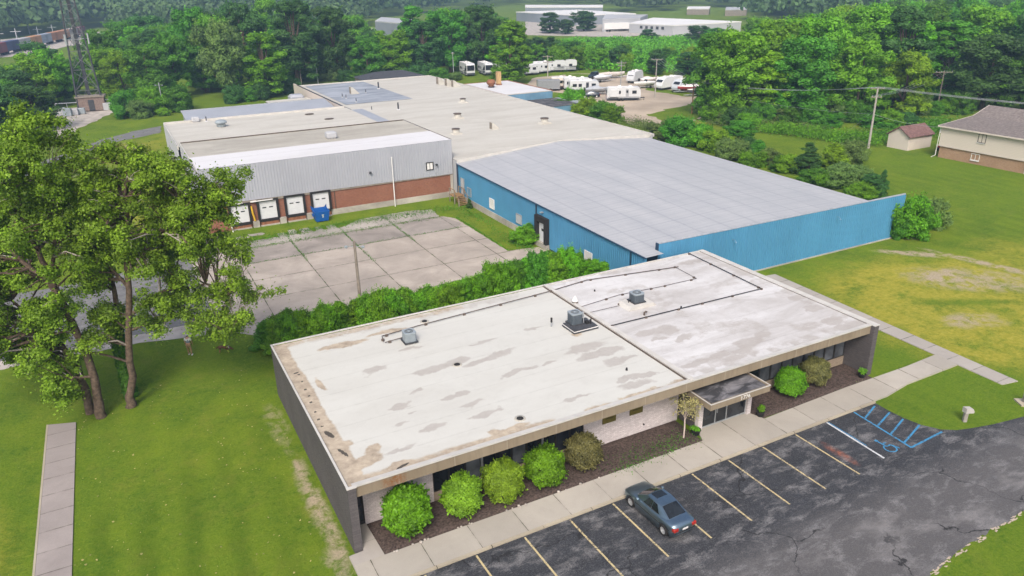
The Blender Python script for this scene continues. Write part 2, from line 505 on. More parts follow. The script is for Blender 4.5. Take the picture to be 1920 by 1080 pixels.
M['cap'] = plain("white_coping", (0.50, 0.485, 0.455), 0.6, 0, 0.10, 1.2, 0.3, True)
M['concrete_wall'] = concretemat("foundation_concrete", (0.47, 0.44, 0.39), None, 0, 0.9)
M['siding'] = panelmat("grey_siding", (0.345, 0.36, 0.40), 0.55, 0.15, 0.05)
M['blue'] = panelmat("blue_siding", (0.066, 0.232, 0.39), 0.55, 0.16, 0.10)
M['blue_fade'] = panelmat("faded_blue_siding", (0.13, 0.26, 0.38), 0.6, 0.45, 0.2)
M['navy'] = plain("navy_trim", (0.02, 0.045, 0.085), 0.5)
M['greymetal'] = panelmat("grey_metal", (0.31, 0.33, 0.37), 0.5, 0.2, 0.06)
M['white'] = plain("white_paint", (0.68, 0.67, 0.655), 0.5, 0, 0.06)
M['door_white'] = plain("dock_door_white", (0.60, 0.61, 0.63), 0.5, 0, 0.05)
M['black'] = plain("black_rubber", (0.022, 0.021, 0.021), 0.8)
M['darkframe'] = plain("dark_frame", (0.030, 0.028, 0.027), 0.5)
M['glass'] = glassmat("dark_glass")
M['glass_blind'] = glassmat("glass_over_grey_blind", (0.060, 0.066, 0.075), 0.1)
M['steel'] = plain("galvanised_steel", (0.42, 0.44, 0.46), 0.45, 0.5, 0.15)
M['ac'] = plain("condenser_grey", (0.30, 0.345, 0.375), 0.5, 0.2, 0.08)
M['acdark'] = plain("condenser_louvre", (0.105, 0.128, 0.150), 0.5, 0.2, 0.1)
M['pitch'] = plain("black_curb", (0.055, 0.058, 0.066), 0.7, 0, 0.2)
M['pipe'] = plain("dark_pipe", (0.10, 0.078, 0.065), 0.6)
M['rust'] = plain("rust", (0.23, 0.10, 0.055), 0.85, 0, 0.35, 4)
M['wood'] = plain("weathered_wood", (0.23, 0.20, 0.165), 0.85, 0, 0.25, 2)
M['polewood'] = plain('grey_pole_wood', (.34, .32, .29), .85, 0, .18, 2)
M['brownwood'] = plain("brown_wood", (0.24, 0.15, 0.075), 0.85, 0, 0.3, 2)
M['bark'] = plain("bark", (0.115, 0.085, 0.065), 0.95, 0, 0.45, 5, 0.1, False, 0.6)
M['bark_pale'] = plain("pale_dead_wood", (0.36, 0.32, 0.29), 0.95, 0, 0.2, 4)
M['siding_cream'] = panelmat("cream_siding", (0.58, 0.515, 0.465), 0.6, 0.12, 0.04)
M['shingle'] = plain("grey_brown_shingle", (0.19, 0.165, 0.155), 0.9, 0, 0.3, 3.0, 0.1, True, 0.4)
M['shingle_red'] = plain("red_brown_shingle", (0.175, 0.105, 0.098), 0.9, 0, 0.3, 3.0, 0.1, True, 0.4)
def wornpaint(name, c, wear=.45):
    g = NT(name); p = g.pos(); n = g.noise(p, 9, 6, .75); n2 = g.noise(p, .9, 3)
    col = g.mix(g.ramp(n2, .3, .7), tuple(x*.78 for x in c), c)
    return g.done(g.mix(g.ramp(g.math('ADD', n, g.math('MULTIPLY', n2, .35)), .66, .80, 0, wear*2), col, (.06, .06, .065)), .8, .2)
M['paint_y'] = wornpaint("faded_yellow_paint", (0.58, 0.48, 0.26))
M['paint_w'] = wornpaint('white_line_paint', (.62, .65, .66), .3)
M['paint_b'] = wornpaint('blue_line_paint', (.055, .27, .50), .45)
M['olive'] = plain("olive_plaque", (0.115, 0.095, 0.018), 0.6, 0, 0.2)
M['olive_ink'] = plain("dark_plaque_print", (0.035, 0.026, 0.010), 0.7)
M['bin'] = plain("blue_bin", (0.010, 0.090, 0.33), 0.5, 0, 0.12)
M['yellow'] = plain("safety_yellow", (0.62, 0.38, 0.03), 0.6)
M['far_white'] = plain("far_white_roof", (0.66, 0.655, 0.65), 0.8, 0, 0.05, 0.05, 0.2, True)
M['far_wall'] = plain("far_grey_wall", (0.22, 0.245, 0.28), 0.8, 0, 0.12, 0.05, 0.2, True)
M['far_pale'] = plain("far_pale_wall", (0.40, 0.41, 0.43), 0.8, 0, 0.08, 0.05, 0.2, True)
M['red'] = plain("red_paint", (0.35, 0.03, 0.04), 0.5)
# foliage
M['lf_mid'] = leafmat("leaf_mid", (0.072, 0.222, 0.020))
M['lf_dark'] = leafmat("leaf_dark", (0.052, 0.142, 0.036))
M['lf_lite'] = leafmat("leaf_light", (0.118, 0.325, 0.018))
M['lf_gold'] = leafmat("leaf_yellow_green", (0.160, 0.310, 0.014))
M['lf_gray'] = leafmat("leaf_grey_green", (0.125, 0.215, 0.062))
M['lf_cotton'] = leafmat("leaf_cottonwood", (0.150, 0.255, 0.024), amp=0.62, trans=0.32)
M['lf_box'] = leafmat("leaf_bright_bush", (0.095, 0.25, 0.010), amp=0.65, trans=0.2)
M['lf_box2'] = leafmat("leaf_olive_bush", (0.150, 0.27, 0.018), amp=0.5, trans=0.2)
M['lf_dead'] = leafmat("leaf_brown_bush", (0.125, 0.130, 0.050), amp=0.45, trans=0.15)
M['lf_pale'] = leafmat("leaf_pale_tree", (0.30, 0.29, 0.15), amp=0.45, trans=0.2)
M['lf_far'] = leafmat("leaf_far", (0.065, 0.125, 0.045), amp=0.4, trans=0.15)

# ------------------------------------------------------------------ numpy value noise for hand-placed marks
def vnoise(x, y, seed=0):
    def h(ix, iy):
        n = (ix.astype(np.int64)*374761393 + iy.astype(np.int64)*668265263 + seed*982451653) & 0x7fffffff
        n = ((n ^ (n >> 13))*1274126177) & 0x7fffffff
        return ((n ^ (n >> 16)) & 0xffff) / 65535.0
    x0, y0 = np.floor(x), np.floor(y)
    fx, fy = x-x0, y-y0
    fx, fy = fx*fx*(3-2*fx), fy*fy*(3-2*fy)
    a, b, c, d = h(x0,y0), h(x0+1,y0), h(x0,y0+1), h(x0+1,y0+1)
    return (a*(1-fx)+b*fx)*(1-fy) + (c*(1-fx)+d*fx)*fy
def fbm(x, y, seed=0, o=4):
    s, a, t = 0, 1, 0
    for k in range(o):
        s = s + a*vnoise(x*2**k, y*2**k, seed+k); t += a; a *= 0.55
    return s/t
def sst(x, a, b):
    t = np.clip((x-a)/(b-a), 0, 1); return t*t*(3-2*t)
def blob(X, Y, cx, cy, rx, ry, rot=0.0, soft=0.5):
    c, s = math.cos(rot), math.sin(rot)
    u = ((X-cx)*c + (Y-cy)*s)/rx; v = (-(X-cx)*s + (Y-cy)*c)/ry
    return 1 - sst(np.sqrt(u*u+v*v), 1-soft, 1+soft)
def grid_mesh(name, xs, ys, Z, attrs, mat, parent=None, **kw):
    nx, ny = len(xs), len(ys)
    X, Y = np.meshgrid(xs, ys)
    Zv = Z(X, Y) if callable(Z) else np.full_like(X, Z)
    co = np.stack([X, Y, Zv], -1).reshape(-1, 3)
    i = np.arange((nx-1)*(ny-1)); r, c = i//(nx-1), i % (nx-1)
    q = np.stack([r*nx+c, r*nx+c+1, (r+1)*nx+c+1, (r+1)*nx+c], -1)
    me = bpy.data.meshes.new(name)
    me.vertices.add(len(co)); me.vertices.foreach_set("co", co.ravel())
    me.loops.add(q.size); me.loops.foreach_set("vertex_index", q.ravel().astype(np.int32))
    me.polygons.add(len(q)); me.polygons.foreach_set("loop_start", (np.arange(len(q))*4).astype(np.int32))
    me.polygons.foreach_set("loop_total", np.full(len(q), 4, np.int32))
    me.update(); me.validate()
    for k, fn in attrs.items():
        a = me.attributes.new(k, 'FLOAT', 'POINT')
        a.data.foreach_set("value", np.asarray(fn(X, Y), np.float32).ravel())
    me.materials.append(mat)
    o = bpy.data.objects.new(name, me)
    COL.objects.link(o)
    if parent: o.parent = parent
    return tag(o, **kw)

# ------------------------------------------------------------------ ground
def axis(lo, hi, step, far):
    a = list(np.arange(lo, hi+1e-6, step)); s = step; v = hi
    while v < far: s *= 1.25; v += s; a.append(v)
    s = step; v = lo; pre = []
    while v > -far: s *= 1.25; v -= s; pre.append(v)
    return np.array(pre[::-1] + a)
def f_dry(X, Y):
    n = fbm(X*0.16, Y*0.16, 5)
    d = blob(X, Y, 56, 3.5, 12.5, 11.5, 0, 0.30)*1.15
    d = np.maximum(d, blob(X, Y, 72, 0, 10, 12, 0, 0.5)*0.8)
    d = np.maximum(d, blob(X, Y, 52, 12, 7, 5, 0, 0.6)*0.45)
    d = d*(1-0.75*blob(X, Y, 55.5, 4.2, 5.5, 0.7, R(-28), 0.5))      # a greener curving band
    d = np.maximum(d, blob(X, Y, -19.5, 8, 4.2, 7, 0, 0.5)*0.7)
    d = np.maximum(d, blob(X, Y, 96, 84, 13, 8, R(-20), 0.6)*0.9)
    d = np.maximum(d, blob(X, Y, -2, 118, 5, 14, R(-25), 0.6)*0.75)
    d = np.maximum(d, blob(X, Y, -4, 72, 3.5, 16, 0, 0.6)*0.5)
    d = np.maximum(d, blob(X, Y, 29.5, 46, 1.0, 5, 0, 0.7)*0.25)
    return np.clip(d*(0.55+0.8*n), 0, 1)
def f_bare(X, Y):
    n = fbm(X*0.35, Y*0.35, 11)
    b = blob(X, Y, 60.5, 7.5, 5.5, 3.0, R(-40), 0.5)*0.9
    b = np.maximum(b, blob(X, Y, 62.3, 14.6, 3.4, 0.8, R(-45), 0.5)*1.0)
    b = np.maximum(b, blob(X, Y, 66.0, 8.0, 0.7, 7.0, R(12), 0.5)*0.95)
    b = np.maximum(b, blob(X, Y, 52.5, 1.6, 3.0, 1.5, R(-20), 0.6)*0.75)
    b = np.maximum(b, blob(X, Y, -0.70, 4.3, 0.50, 6.8, R(1), 0.6)*0.82)
    b = np.maximum(b, blob(X, Y, -1.0, -1.5, 0.8, 2.5, 0, 0.6)*0.6)
    b = np.maximum(b, blob(X, Y, -0.9, 14, 0.7, 3, 0, 0.6)*0.45)
    b = np.maximum(b, blob(X, Y, 98, 100, 8, 22, R(-28), 0.7)*0.5)
    return np.clip(b*(0.5+0.9*n)*np.where(X > 40, .80, 1.0), 0, 1)
def f_mow(X, Y):
    return np.clip(blob(X, Y, -8, 2, 9, 18, 0, 0.4) + 0.55*blob(X, Y, 85, 15, 26, 26, 0, 0.4) + 0.4*blob(X, Y, 40, -6, 9, 4, 0, .4), 0, 1)
gx, gy = axis(-26, 72, 0.4, 3200), axis(-22, 62, 0.4, 3200)
grid_mesh("ground", gx, gy, 0.0, {"dry": f_dry, "bare": f_bare, "mow": f_mow}, M['grass'], kind="structure")

def flat(name, poly, z, mat, **kw):
    b = MB(); b.add([(p[0], p[1], z) for p in poly], [tuple(range(len(poly)))])
    o = b.build(name, mat, kind="structure", fixn=False)
    return o
def ragged(poly, amp, step, seed):
    rng = random.Random(seed); out = []
    for i in range(len(poly)):
        a, b2 = Vector((*poly[i], 0)), Vector((*poly[(i+1) % len(poly)], 0))
        n = max(1, int((b2-a).length/step))
        for k in range(n):
            p = a.lerp(b2, k/n)
            out.append((p.x+rng.uniform(-amp, amp), p.y+rng.uniform(-amp, amp)))
    return out

RNG0 = random.Random(44)
# parking lot with the rounded grass island at its right end
isl = [(34.6, -3.14), (34.55, -4.1), (34.6, -5.2), (34.85, -6.3), (35.4, -7.2), (36.2, -7.75), (37.2, -8.05), (38.8, -8.45), (41.4, -8.85), (46, -9.3), (60, -10.4)]
lot_poly = [(-30, -3.14)] + isl + [(60, -17.0), (45, -15.2), (34, -14.3), (29, -14.35), (25.5, -14.6), (20, -15.3), (10, -17), (-30, -25)]
lp = [(-30, -3.14)] + isl + ragged([(60, -17.0), (45, -15.2), (34, -14.3), (29, -14.35), (25.5, -14.6), (20, -15.3), (10, -17), (-30, -25)], 0.10, 0.5, 4)[:-60]
low = ragged([(60, -17.0), (45, -15.2), (34, -14.3), (29, -14.35), (25.5, -14.6), (20, -15.3), (10, -17)], 0.09, 0.22, 4)
low = [p for i, p in enumerate(low) if i < next(j for j, q_ in enumerate(low) if q_[0] < 10.2)]
flat("parking_lot", [(-30, -3.14)] + isl + low + [(10, -17), (-30, -25)], 0.02, M['lot'])
# pale gravel fringe where the asphalt frays into the lawn
fr = ragged([(60, -16.7), (45, -14.95), (34, -14.15), (29, -14.2), (25.5, -14.45), (20, -15.1), (10, -16.8)], 0.16, 0.35, 7)
fr = [p for p in fr if p[0] > 10.2]
fb_ = MB()
for i in range(170):
    t = RNG0.random(); x = 20+t*34; y = float(np.interp(x, [20, 25.5, 29, 34, 45, 60], [-15.3, -14.6, -14.35, -14.3, -15.2, -17.0]))-RNG0.uniform(-.05, .20); w_ = RNG0.uniform(.04, .20)
    q_ = ragged([(x-w_, y-.03), (x+w_, y-.03), (x+w_, y+.04), (x-w_, y+.04)], .035, .08, i); fb_.add([(p[0], p[1], .0235+.00003*i) for p in q_], [tuple(range(len(q_)))])
fb_.build("gravel_fringe", M['gravel'], kind="structure", fixn=False)

# painted stall lines (one sheet per line, on the asphalt)
S0, SP = 5.26, 2.74
pl = MB(); pw = MB(); pb = MB()
def stripe(b, x0, y0, x1, y1, w=0.105, z=0.025):
    d = Vector((x1-x0, y1-y0, 0)); d.normalize(); nrm = Vector((-d.y, d.x, 0))*w/2
    b.quad((x0-nrm.x, y0-nrm.y, z), (x1-nrm.x, y1-nrm.y, z), (x1+nrm.x, y1+nrm.y, z), (x0+nrm.x, y0+nrm.y, z))
for i in range(-2, 9):
    x = S0+i*SP
    b = MB(); stripe(b, x, -3.22, x+0.06, -7.9)
    o = b.build("stall_line", M['paint_y'], kind="structure", fixn=False)
b = MB(); stripe(b, S0+9*SP+0.02, -3.2, S0+9*SP-0.15, -7.55, 0.13); b.build("white_stall_line", M['paint_w'], kind="structure", fixn=False)
b = MB(); stripe(b, S0+9*SP+0.14, -3.2, S0+9*SP+0.05, -6.2, 0.07, 0.024); b.build("blue_edge_line", M['paint_b'], kind="structure", fixn=False)
hb = MB()
stripe(hb, 32.45, -3.2, 32.10, -7.62, 0.13)
stripe(hb, 32.10, -7.60, 35.25, -7.42, 0.13, 0.0253)
for (xa, ya, xb, yb) in ((32.38, -4.05, 34.25, -3.35), (32.30, -5.05, 34.40, -4.35), (32.24, -6.05, 34.45, -5.30), (32.17, -7.05, 34.75, -6.25)):
    stripe(hb, xa+0.06, ya, xb, yb, 0.12, 0.0256)
hb.build("access_hatching", M['paint_b'], kind="structure", fixn=False)
# wheelchair symbol, painted with its head towards the sidewalk
sy = MB()
cx0, cy0 = 30.95, -6.95
def arc(b, cx, cy, r, a0, a1, w, z=0.0262, n=22):
    for k in range(n):
        t0, t1 = a0+(a1-a0)*k/n, a0+(a1-a0)*(k+1)/n
        b.quad((cx+(r-w)*math.cos(t0), cy+(r-w)*math.sin(t0), z), (cx+(r+w)*math.cos(t0), cy+(r+w)*math.sin(t0), z),
               (cx+(r+w)*math.cos(t1), cy+(r+w)*math.sin(t1), z), (cx+(r-w)*math.cos(t1), cy+(r-w)*math.sin(t1), z))
arc(sy, cx0, cy0-0.1, 0.36, R(110), R(385), 0.042)
arc(sy, cx0-0.05, cy0+0.84, 0.055, 0, 2*math.pi, 0.055, n=10)
stripe(sy, cx0-0.05, cy0+0.72, cx0-0.02, cy0+0.12, 0.11, 0.0266)
stripe(sy, cx0-0.03, cy0+0.45, cx0+0.30, cy0+0.45, 0.09, 0.0269)
stripe(sy, cx0-0.02, cy0+0.14, cx0+0.33, cy0+0.14, 0.10, 0.0271)
stripe(sy, cx0+0.33, cy0+0.16, cx0+0.50, cy0-0.36, 0.10, 0.0274)
sy.build("wheelchair_symbol", M['paint_b'], kind="structure", fixn=False)

# sidewalk slab, kerb, entrance apron, side path
SWZ = 0.13
b = MB()
b.slab([(-0.35, -2.98), (36.0, -2.95), (38.6, -2.55), (44.1, -2.50), (44.2, -0.75), (40.7, -0.90), (34.5, -0.85), (26.75, -1.05), (21.65, -1.05), (1.55, -1.05), (-0.35, -1.06)], 0.0, SWZ)
b.build("sidewalk", M['walk'], kind="structure")
b = MB(); b.slab([(-0.35, -1.06), (1.25, -1.05), (1.15, 1.72), (0.42, 1.72), (0.42, -0.25), (-0.35, -0.3)], 0.0, SWZ-0.004); b.build("door_path", M['walk_y'], kind="structure")
b = MB(); b.slab([(21.65, -1.05), (26.75, -1.05), (26.3, 0.16), (22.2, 0.16)], 0.0, SWZ-0.003); b.build("entrance_apron", M['walk'], kind="structure")
b = MB(); b.box(-30, 34.6, -3.14, -2.985, 0.0, SWZ-0.008); b.build("kerb", M['kerb'], kind="structure")
b = MB(); b.slab([(44.1, -5.75), (45.5, -6.0), (46.3, 17.2), (44.6, 17.4)], 0.0, 0.06)
b.build("side_path", M['walk_y'], kind="structure")
b = MB(); b.slab([(-14.05, 21.3), (-12.45, 20.75), (-12.75, -12), (-14.35, -12)], 0.0, 0.07)
b.build("garden_path", M['walk_old'], kind="structure")
b = MB(); b.slab([(-14.16, 21.34), (-14.055, 21.3), (-14.355, -12), (-14.46, -12)], 0.0, 0.085)
b.build("path_edging", M['kerb'], kind="structure")

# planting beds (mulch)
def mound(name, poly_x0, poly_x1, y0, y1, seed):
    xs = np.arange(poly_x0, poly_x1+0.01, 0.14); ys = np.arange(y0, y1+0.01, 0.14)
    xs[-1] = poly_x1; ys[-1] = y1
    def Z(X, Y):
        e = np.minimum(np.minimum(X-poly_x0, poly_x1-X), np.minimum(Y-y0, y1-Y))
        return 0.03 + 0.11*sst(e, 0.0, 0.3) + 0.05*fbm(X*3, Y*3, seed)*sst(e, 0, 0.2)
    return grid_mesh(name, xs, ys, Z, {}, M['mulch'], kind="structure")
mound("planting_bed", 1.20, 21.75, -1.05, 1.72, 3)
mound("planting_bed", 26.5, 37.3, -0.87, 1.72, 9)

# loading yard
yard = [(1.2, 31.0), (31.2, 31.2), (31.0, 36.0), (27.7, 36.1), (27.8, 49.6), (26.5, 52.0), (2.8, 51.6)]
flat("loading_yard", ragged([(1.2, 27.6), (31.3, 28.0), (31.0, 35.6), (27.6, 36.1), (27.6, 49.6), (26.6, 51.2), (-2.0, 51.2), (-2.0, 31)], 0.05, 0.5, 2), 0.012, M['yard'])
M['yard_dark'] = concretemat("stained_yard_concrete", (0.37, 0.33, 0.295), (5.9, 5.05, 2.6, 30.9), 0.85, 0.9, jw=0.026)
flat("stained_slab_row", [(2.7, 46.09), (26.4, 46.09), (27.4, 47.5), (26.5, 51.15), (2.7, 51.15)], 0.0145, M['yard_dark'])
flat("old_apron_strip", ragged([(3.0, 51.25), (26.2, 51.25), (26.6, 54.4), (24, 55.4), (17.5, 55.2), (15, 53.3), (3.0, 53.6)], 0.14, 0.45, 12), 0.016, M['slab_old'])
rng = random.Random(3)
for (px, py, wx, wy) in ((455, 446, 1.6, .9), (480, 440, 1.8, 1.0), (528, 440, 1.1, 1.3), (547, 435, 1.0, 1.6), (572, 432, 1.3, 1.7), (598, 430, 0.9, 1.9), (622, 427, 1.1, 2.2), (745, 405, 3.0, .8), (775, 402, 2.0, .8)):
    c = at(px, py)
    flat("broken_slab", ragged([(c[0]-wx/2, c[1]-wy/2), (c[0]+wx/2, c[1]-wy/2), (c[0]+wx/2-.1, c[1]+wy/2), (c[0]-wx/2+.1, c[1]+wy/2)], 0.14, 0.4, int(px)), 0.02, M['slab_old'])
# driveway running off to the left behind the trees, with a pale kerb of gravel
flat("driveway", ragged([(-2.0, 33.4), (-2.0, 51.2), (-14, 49), (-60, 50), (-90, 46), (-90, 34.5), (-18, 33.6)], 0.12, 0.9, 6), 0.010, M['drive'])
flat("driveway_edge", ragged([(1.3, 29.6), (1.3, 31.4), (-2.0, 33.5), (-18, 33.75), (-90, 34.7), (-90, 32.6), (-18, 32.1), (-8, 31.7)], 0.12, 0.7, 16), 0.008, M['gravel_pale'])
# back lane on the left and the tower compound
lane = [at(305, 236), at(250, 246), at(190, 262), at(130, 285), at(60, 310), at(-40, 350), at(-40, 368), at(60, 326), at(150, 290), at(215, 267), at(300, 249)]
flat("back_lane", ragged([(p[0], p[1]) for p in lane], 0.25, 1.2, 21), 0.010, M['drive'])
comp = [at(100, 205), at(215, 195), at(228, 204), at(190, 222), at(150, 240), at(115, 262), at(95, 270), at(70, 262), at(98, 235)]
flat("tower_yard", ragged([(p[0], p[1]) for p in comp], 0.4, 1.5, 22), 0.014, M['gravel_pale'])
# caravan storage yard
rv = [at(1180, 236), at(1150, 205), at(1105, 190), at(1030, 172), at(985, 160), at(1000, 146), at(1080, 138), at(1180, 138), at(1250, 150), at(1340, 165), at(1420, 190), at(1340, 205), at(1310, 225), at(1250, 236)]
flat("gravel_yard", ragged([(p[0], p[1]) for p in rv], 0.5, 1.6, 23), 0.010, M['gravel'])
for k, q in enumerate(([(1215, 215), (1290, 195), (1335, 205), (1310, 225), (1250, 228)], [(1040, 172), (1100, 186), (1140, 200), (1085, 196), (1045, 182)], [(1060, 139), (1190, 138), (1160, 143), (1060, 146)], [(1205, 163), (1290, 173), (1330, 182), (1285, 181), (1215, 170)])):
    flat("yard_weeds", ragged([tuple(at(*p)[:2]) for p in q], 0.7, 1.5, 40+k), 0.014, M['grass'])
# far paved areas and roads
flat("far_lot", [tuple(at(*p)[:2]) for p in ((985, 66), (1180, 70), (1200, 58), (1110, 40), (985, 40))], 0.05, M['gravel_pale'])
flat("far_lot", [tuple(at(*p)[:2]) for p in ((1100, 66), (1330, 70), (1340, 60), (1180, 58))], 0.06, M['gravel_pale'])
flat("rail_yard", [tuple(at(*p)[:2]) for p in ((-60, 112), (60, 104), (130, 86), (240, 76), (240, 58), (130, 62), (-60, 80))], 0.05, M['gravel_pale'])
flat("access_road", [tuple(at(*p)[:2]) for p in ((690, 52), (760, 52), (840, 60), (840, 66), (760, 58), (690, 58))], 0.05, M['gravel_pale'])

# ------------------------------------------------------------------ office building
L, D, H = 37.65, 17.83, 3.87
off = empty("office_building", (0, 0, 0), 0, "low white roofed office with brown fascia and dark brick side walls beside the parking lot", "building")
FZ = 3.20      # underside of the fascia
b = MB()
b.box(0, 0.125, 0.02, D, 0, H-0.02); b.box(0.125, 0.42, 0.02, D, 0, H-0.12); b.box(0, 0.42, -0.12, 0.02, 0, H-0.02)
b.build("side_wall", M['dark_brick_y'], off)
b = MB(); b.box(L-0.45, L, -0.30, D, 0, H-0.02)
b.build("side_wall", M['dark_brick_y'], off)
b = MB(); b.box(0.42, L-0.45, D-0.35, D-0.02, 0, H-0.13); b.build("rear_wall", M['dark_brick_x'], off)
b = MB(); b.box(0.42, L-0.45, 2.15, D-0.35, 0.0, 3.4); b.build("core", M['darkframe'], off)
FY = 1.72      # front wall plane, set back under the roof
b = MB()
b.box(1.15, 5.05, FY, FY+0.3, 0, FZ+.02); b.build("white_brick_wall", M['white_brick_x'], off, label="white painted brick panel at the left end of the front")
b = MB(); b.box(14.75, 21.9, FY, FY+0.3, 0, FZ+.02); b.build("white_brick_wall", M['white_brick_x'], off, label="white painted brick panel between windows and entrance")
b = MB(); b.box(5.05, 14.75, FY+0.02, FY+0.3, 0, 0.62); b.build("sill_wall", M['sill_brick'], off)
b = MB(); b.box(26.7, L-0.45, FY+0.02, FY+0.3, 0, 0.72); b.build("sill_wall", M['sill_brick'], off)
# soffit + fascia + coping
b = MB(); b.box(0.42, L-0.45, 0.08, 2.15, FZ-0.03, FZ+0.01); b.build("soffit", M['wood'], off)
def fasciamat():
    g = NT("fascia_brown"); p = g.pos()
    n1 = g.noise(g.map(p, scale=(2.2, 2.2, 0.25)), 1.3, 6, 0.65)
    n2 = g.noise(p, 0.45, 4)
    col = g.mix(g.ramp(n2, .3, .7), (0.205, 0.165, 0.115), (0.27, 0.225, 0.165))
    col = g.mix(g.ramp(n1, 0.48, 0.75, 0, 0.45), col, (0.13, 0.10, 0.07))
    x = g.sep(p)[0]
    fr = g.math("FRACT", g.math("DIVIDE", g.math("ADD", x, 0.4), 3.05))
    col = g.mix(g.ramp(g.math("ABSOLUTE", g.math("SUBTRACT", fr, 0.5)), 0.490, 0.497, 0, 0.6), col, (0.36, 0.32, 0.27))
    q = g.n("VectorMath", operation='LENGTH')
    g.set(q.inputs[0], g.map(p, loc=(-2.4/0.75, 0, -3.5/0.45), scale=(1/0.75, 0, 1/0.45)))
    col = g.mix(g.math("MULTIPLY", g.ramp(q.outputs["Value"], 1.1, 0.5), g.ramp(g.noise(p, 5, 5, 0.7), 0.40, 0.62)), col, (0.20, 0.075, 0.02))
    return g.done(col, 0.75, 0.25)
M['fascia'] = fasciamat()
b = MB(); b.box(0.42, L-0.45, 0.0, 0.12, FZ, H-0.05); b.build("fascia", M['fascia'], off)
b = MB()
b.extr([(-0.05, H-0.055), (0.30, H-0.055), (0.30, H-0.01), (-0.05, H+0.035)], 'x', 0.30, L-0.45)
b.box(-0.02, 0.10, -0.13, D+0.02, H-0.02, H+0.015)
b.box(L-0.47, L+0.03, -0.33, D+0.02, H-0.02, H+0.04)
b.box(0.13, L-0.47, D-0.12, D+0.03, H-0.05, H+0.012)
b.box(-0.04, 0.46, -0.16, 0.02, H-0.01, H+0.05)
b.build("coping", M['cap'], off)
JX = 21.35
stains = []   # (px, py, half length m, half width m, strength)
for q in ((700, 693, 1.0, .42), (775, 640+12, .9, .28), (850, 700-22, 1.3, .35), (815, 690, 1.5, .5), (905, 690-15, 1.2, .4), (940, 660, 1.4, .45), (985, 690, 1.0, .22), (960, 698, 1.1, .22), (1030, 678, .7, .2),
          (770, 735, .7, .22), (745, 762, .8, .26), (775, 772, .4, .15), (805, 800, .9, .25), (760, 790, .5, .15), (855, 738, .9, .35), (885, 755, .9, .25), (905, 775, 1.1, .3), (905, 640, 1.0, .2), (1100, 650, 1.6, .6), (1130, 660, 1.6, .5), (1165, 672, 1.2, .4), (1185, 705, 1.2, .35), (1075, 745, .9, .2), (740, 840, 1.0, .2), (1000, 615, .8, .18), (1190, 720, 1.3, .4), (1215, 700, .8, .3),
          (1250, 618, 1.2, .75), (1215, 625, .9, .55), (1280, 632, .8, .4), (1232, 637, .6, .3), (1405, 640, 1.2, .7), (1390, 655, 1.0, .4), (1340, 668, 1.2, .4), (1430, 628, .8, .5), (1300, 680, 1.1, .35), (1370, 672, 1.2, .3), (1290, 490, .9, .5), (1525, 575, .9, .6), (1560, 600, 1.0, .5), (1580, 610, .8, .5), (1500, 555, .8, .5)):
    c = at(q[0], q[1], H); stains.append((c[0], c[1], q[2], q[3]))
tans = []
for q in ((760, 868, .8, .35), (690, 860, 1.1, .6), (700, 840, .6, .4), (1130-170, 800, 1.0, .32), (930, 805, .6, .25), (1085, 622, .55, .3), (725, 620, 1.6, .3), (640, 645, 1.8, .35), (1200, 735, 1.6, .2), (650, 830, .5, .4), (600, 720, .3, .9)):
    c = at(q[0], q[1], H); tans.append((c[0], c[1], q[2], q[3]))
def f_stain(X, Y):
    wx, wy = X+1.5*(fbm(X*.7, Y*.9, 1)-.5)+.5*(fbm(X*2.6, Y*2.6, 3)-.5), Y+0.9*(fbm(X*.7, Y*1.2, 2)-.5)+.4*(fbm(X*2.6, Y*2.6, 6)-.5)
    s = np.zeros_like(X)
    for c in stains: s = np.maximum(s, blob(wx, wy, c[0], c[1], c[2], c[3], R(3), 0.35))
    e = np.minimum(D-Y, 99)
    s = np.maximum(s, 0.65*(1-sst(e, 0.6, 1.9))*sst(fbm(X*.35, Y*.5, 8), .42, .55))
    s = np.maximum(s, 0.8*(X > JX)*(1-sst(L-X, 0.8, 2.4))*sst(fbm(X*.4, Y*.4, 4), .35, .5))
    s = np.maximum(s, 0.75*(X > JX)*(1-sst(Y, 0.7, 1.7))*sst(fbm(X*.5, Y*.4, 14), .36, .5))
    s = np.maximum(s, 0.62*(X > JX+1)*sst(fbm(X*.33, Y*.5, 61), .56, .72))
    s = np.maximum(s, 0.34*(X > JX+.5)*(1-sst(Y, 2.0, 6.5))*sst(fbm(X*.4, Y*.6, 71), .40, .60)+s*.75)
    return s
def f_tan(X, Y):
    wx, wy = X+1.2*(fbm(X*.9, Y*.9, 21)-.5), Y+0.7*(fbm(X*.9, Y*1.4, 22)-.5)+.3*(fbm(X*2.6, Y*2.6, 26)-.5)
    s = np.zeros_like(X)
    for c in tans: s = np.maximum(s, 0.9*blob(wx, wy, c[0], c[1], c[2], c[3], 0, 0.4))
    el = X - (1.15 + 0.5*(fbm(X*.2, Y*.5, 31)-.5))
    s = np.maximum(s, (X < JX)*0.92*(1-sst(el, -0.25, 0.12)))
    ef = Y - (0.75 + 0.9*(fbm(X*.28, Y*.1, 33)-.45))
    s = np.maximum(s, (X < JX)*0.80*(1-sst(ef, -0.25, 0.2))*sst(fbm(X*.3, Y*.2, 36), .30, .45))
    eb = (D-Y) - (0.8+0.8*(fbm(X*.25, Y*.1, 38)-.4))
    s = np.maximum(s, (X < 14)*0.62*(1-sst(eb, -0.2, 0.25)))
    return s
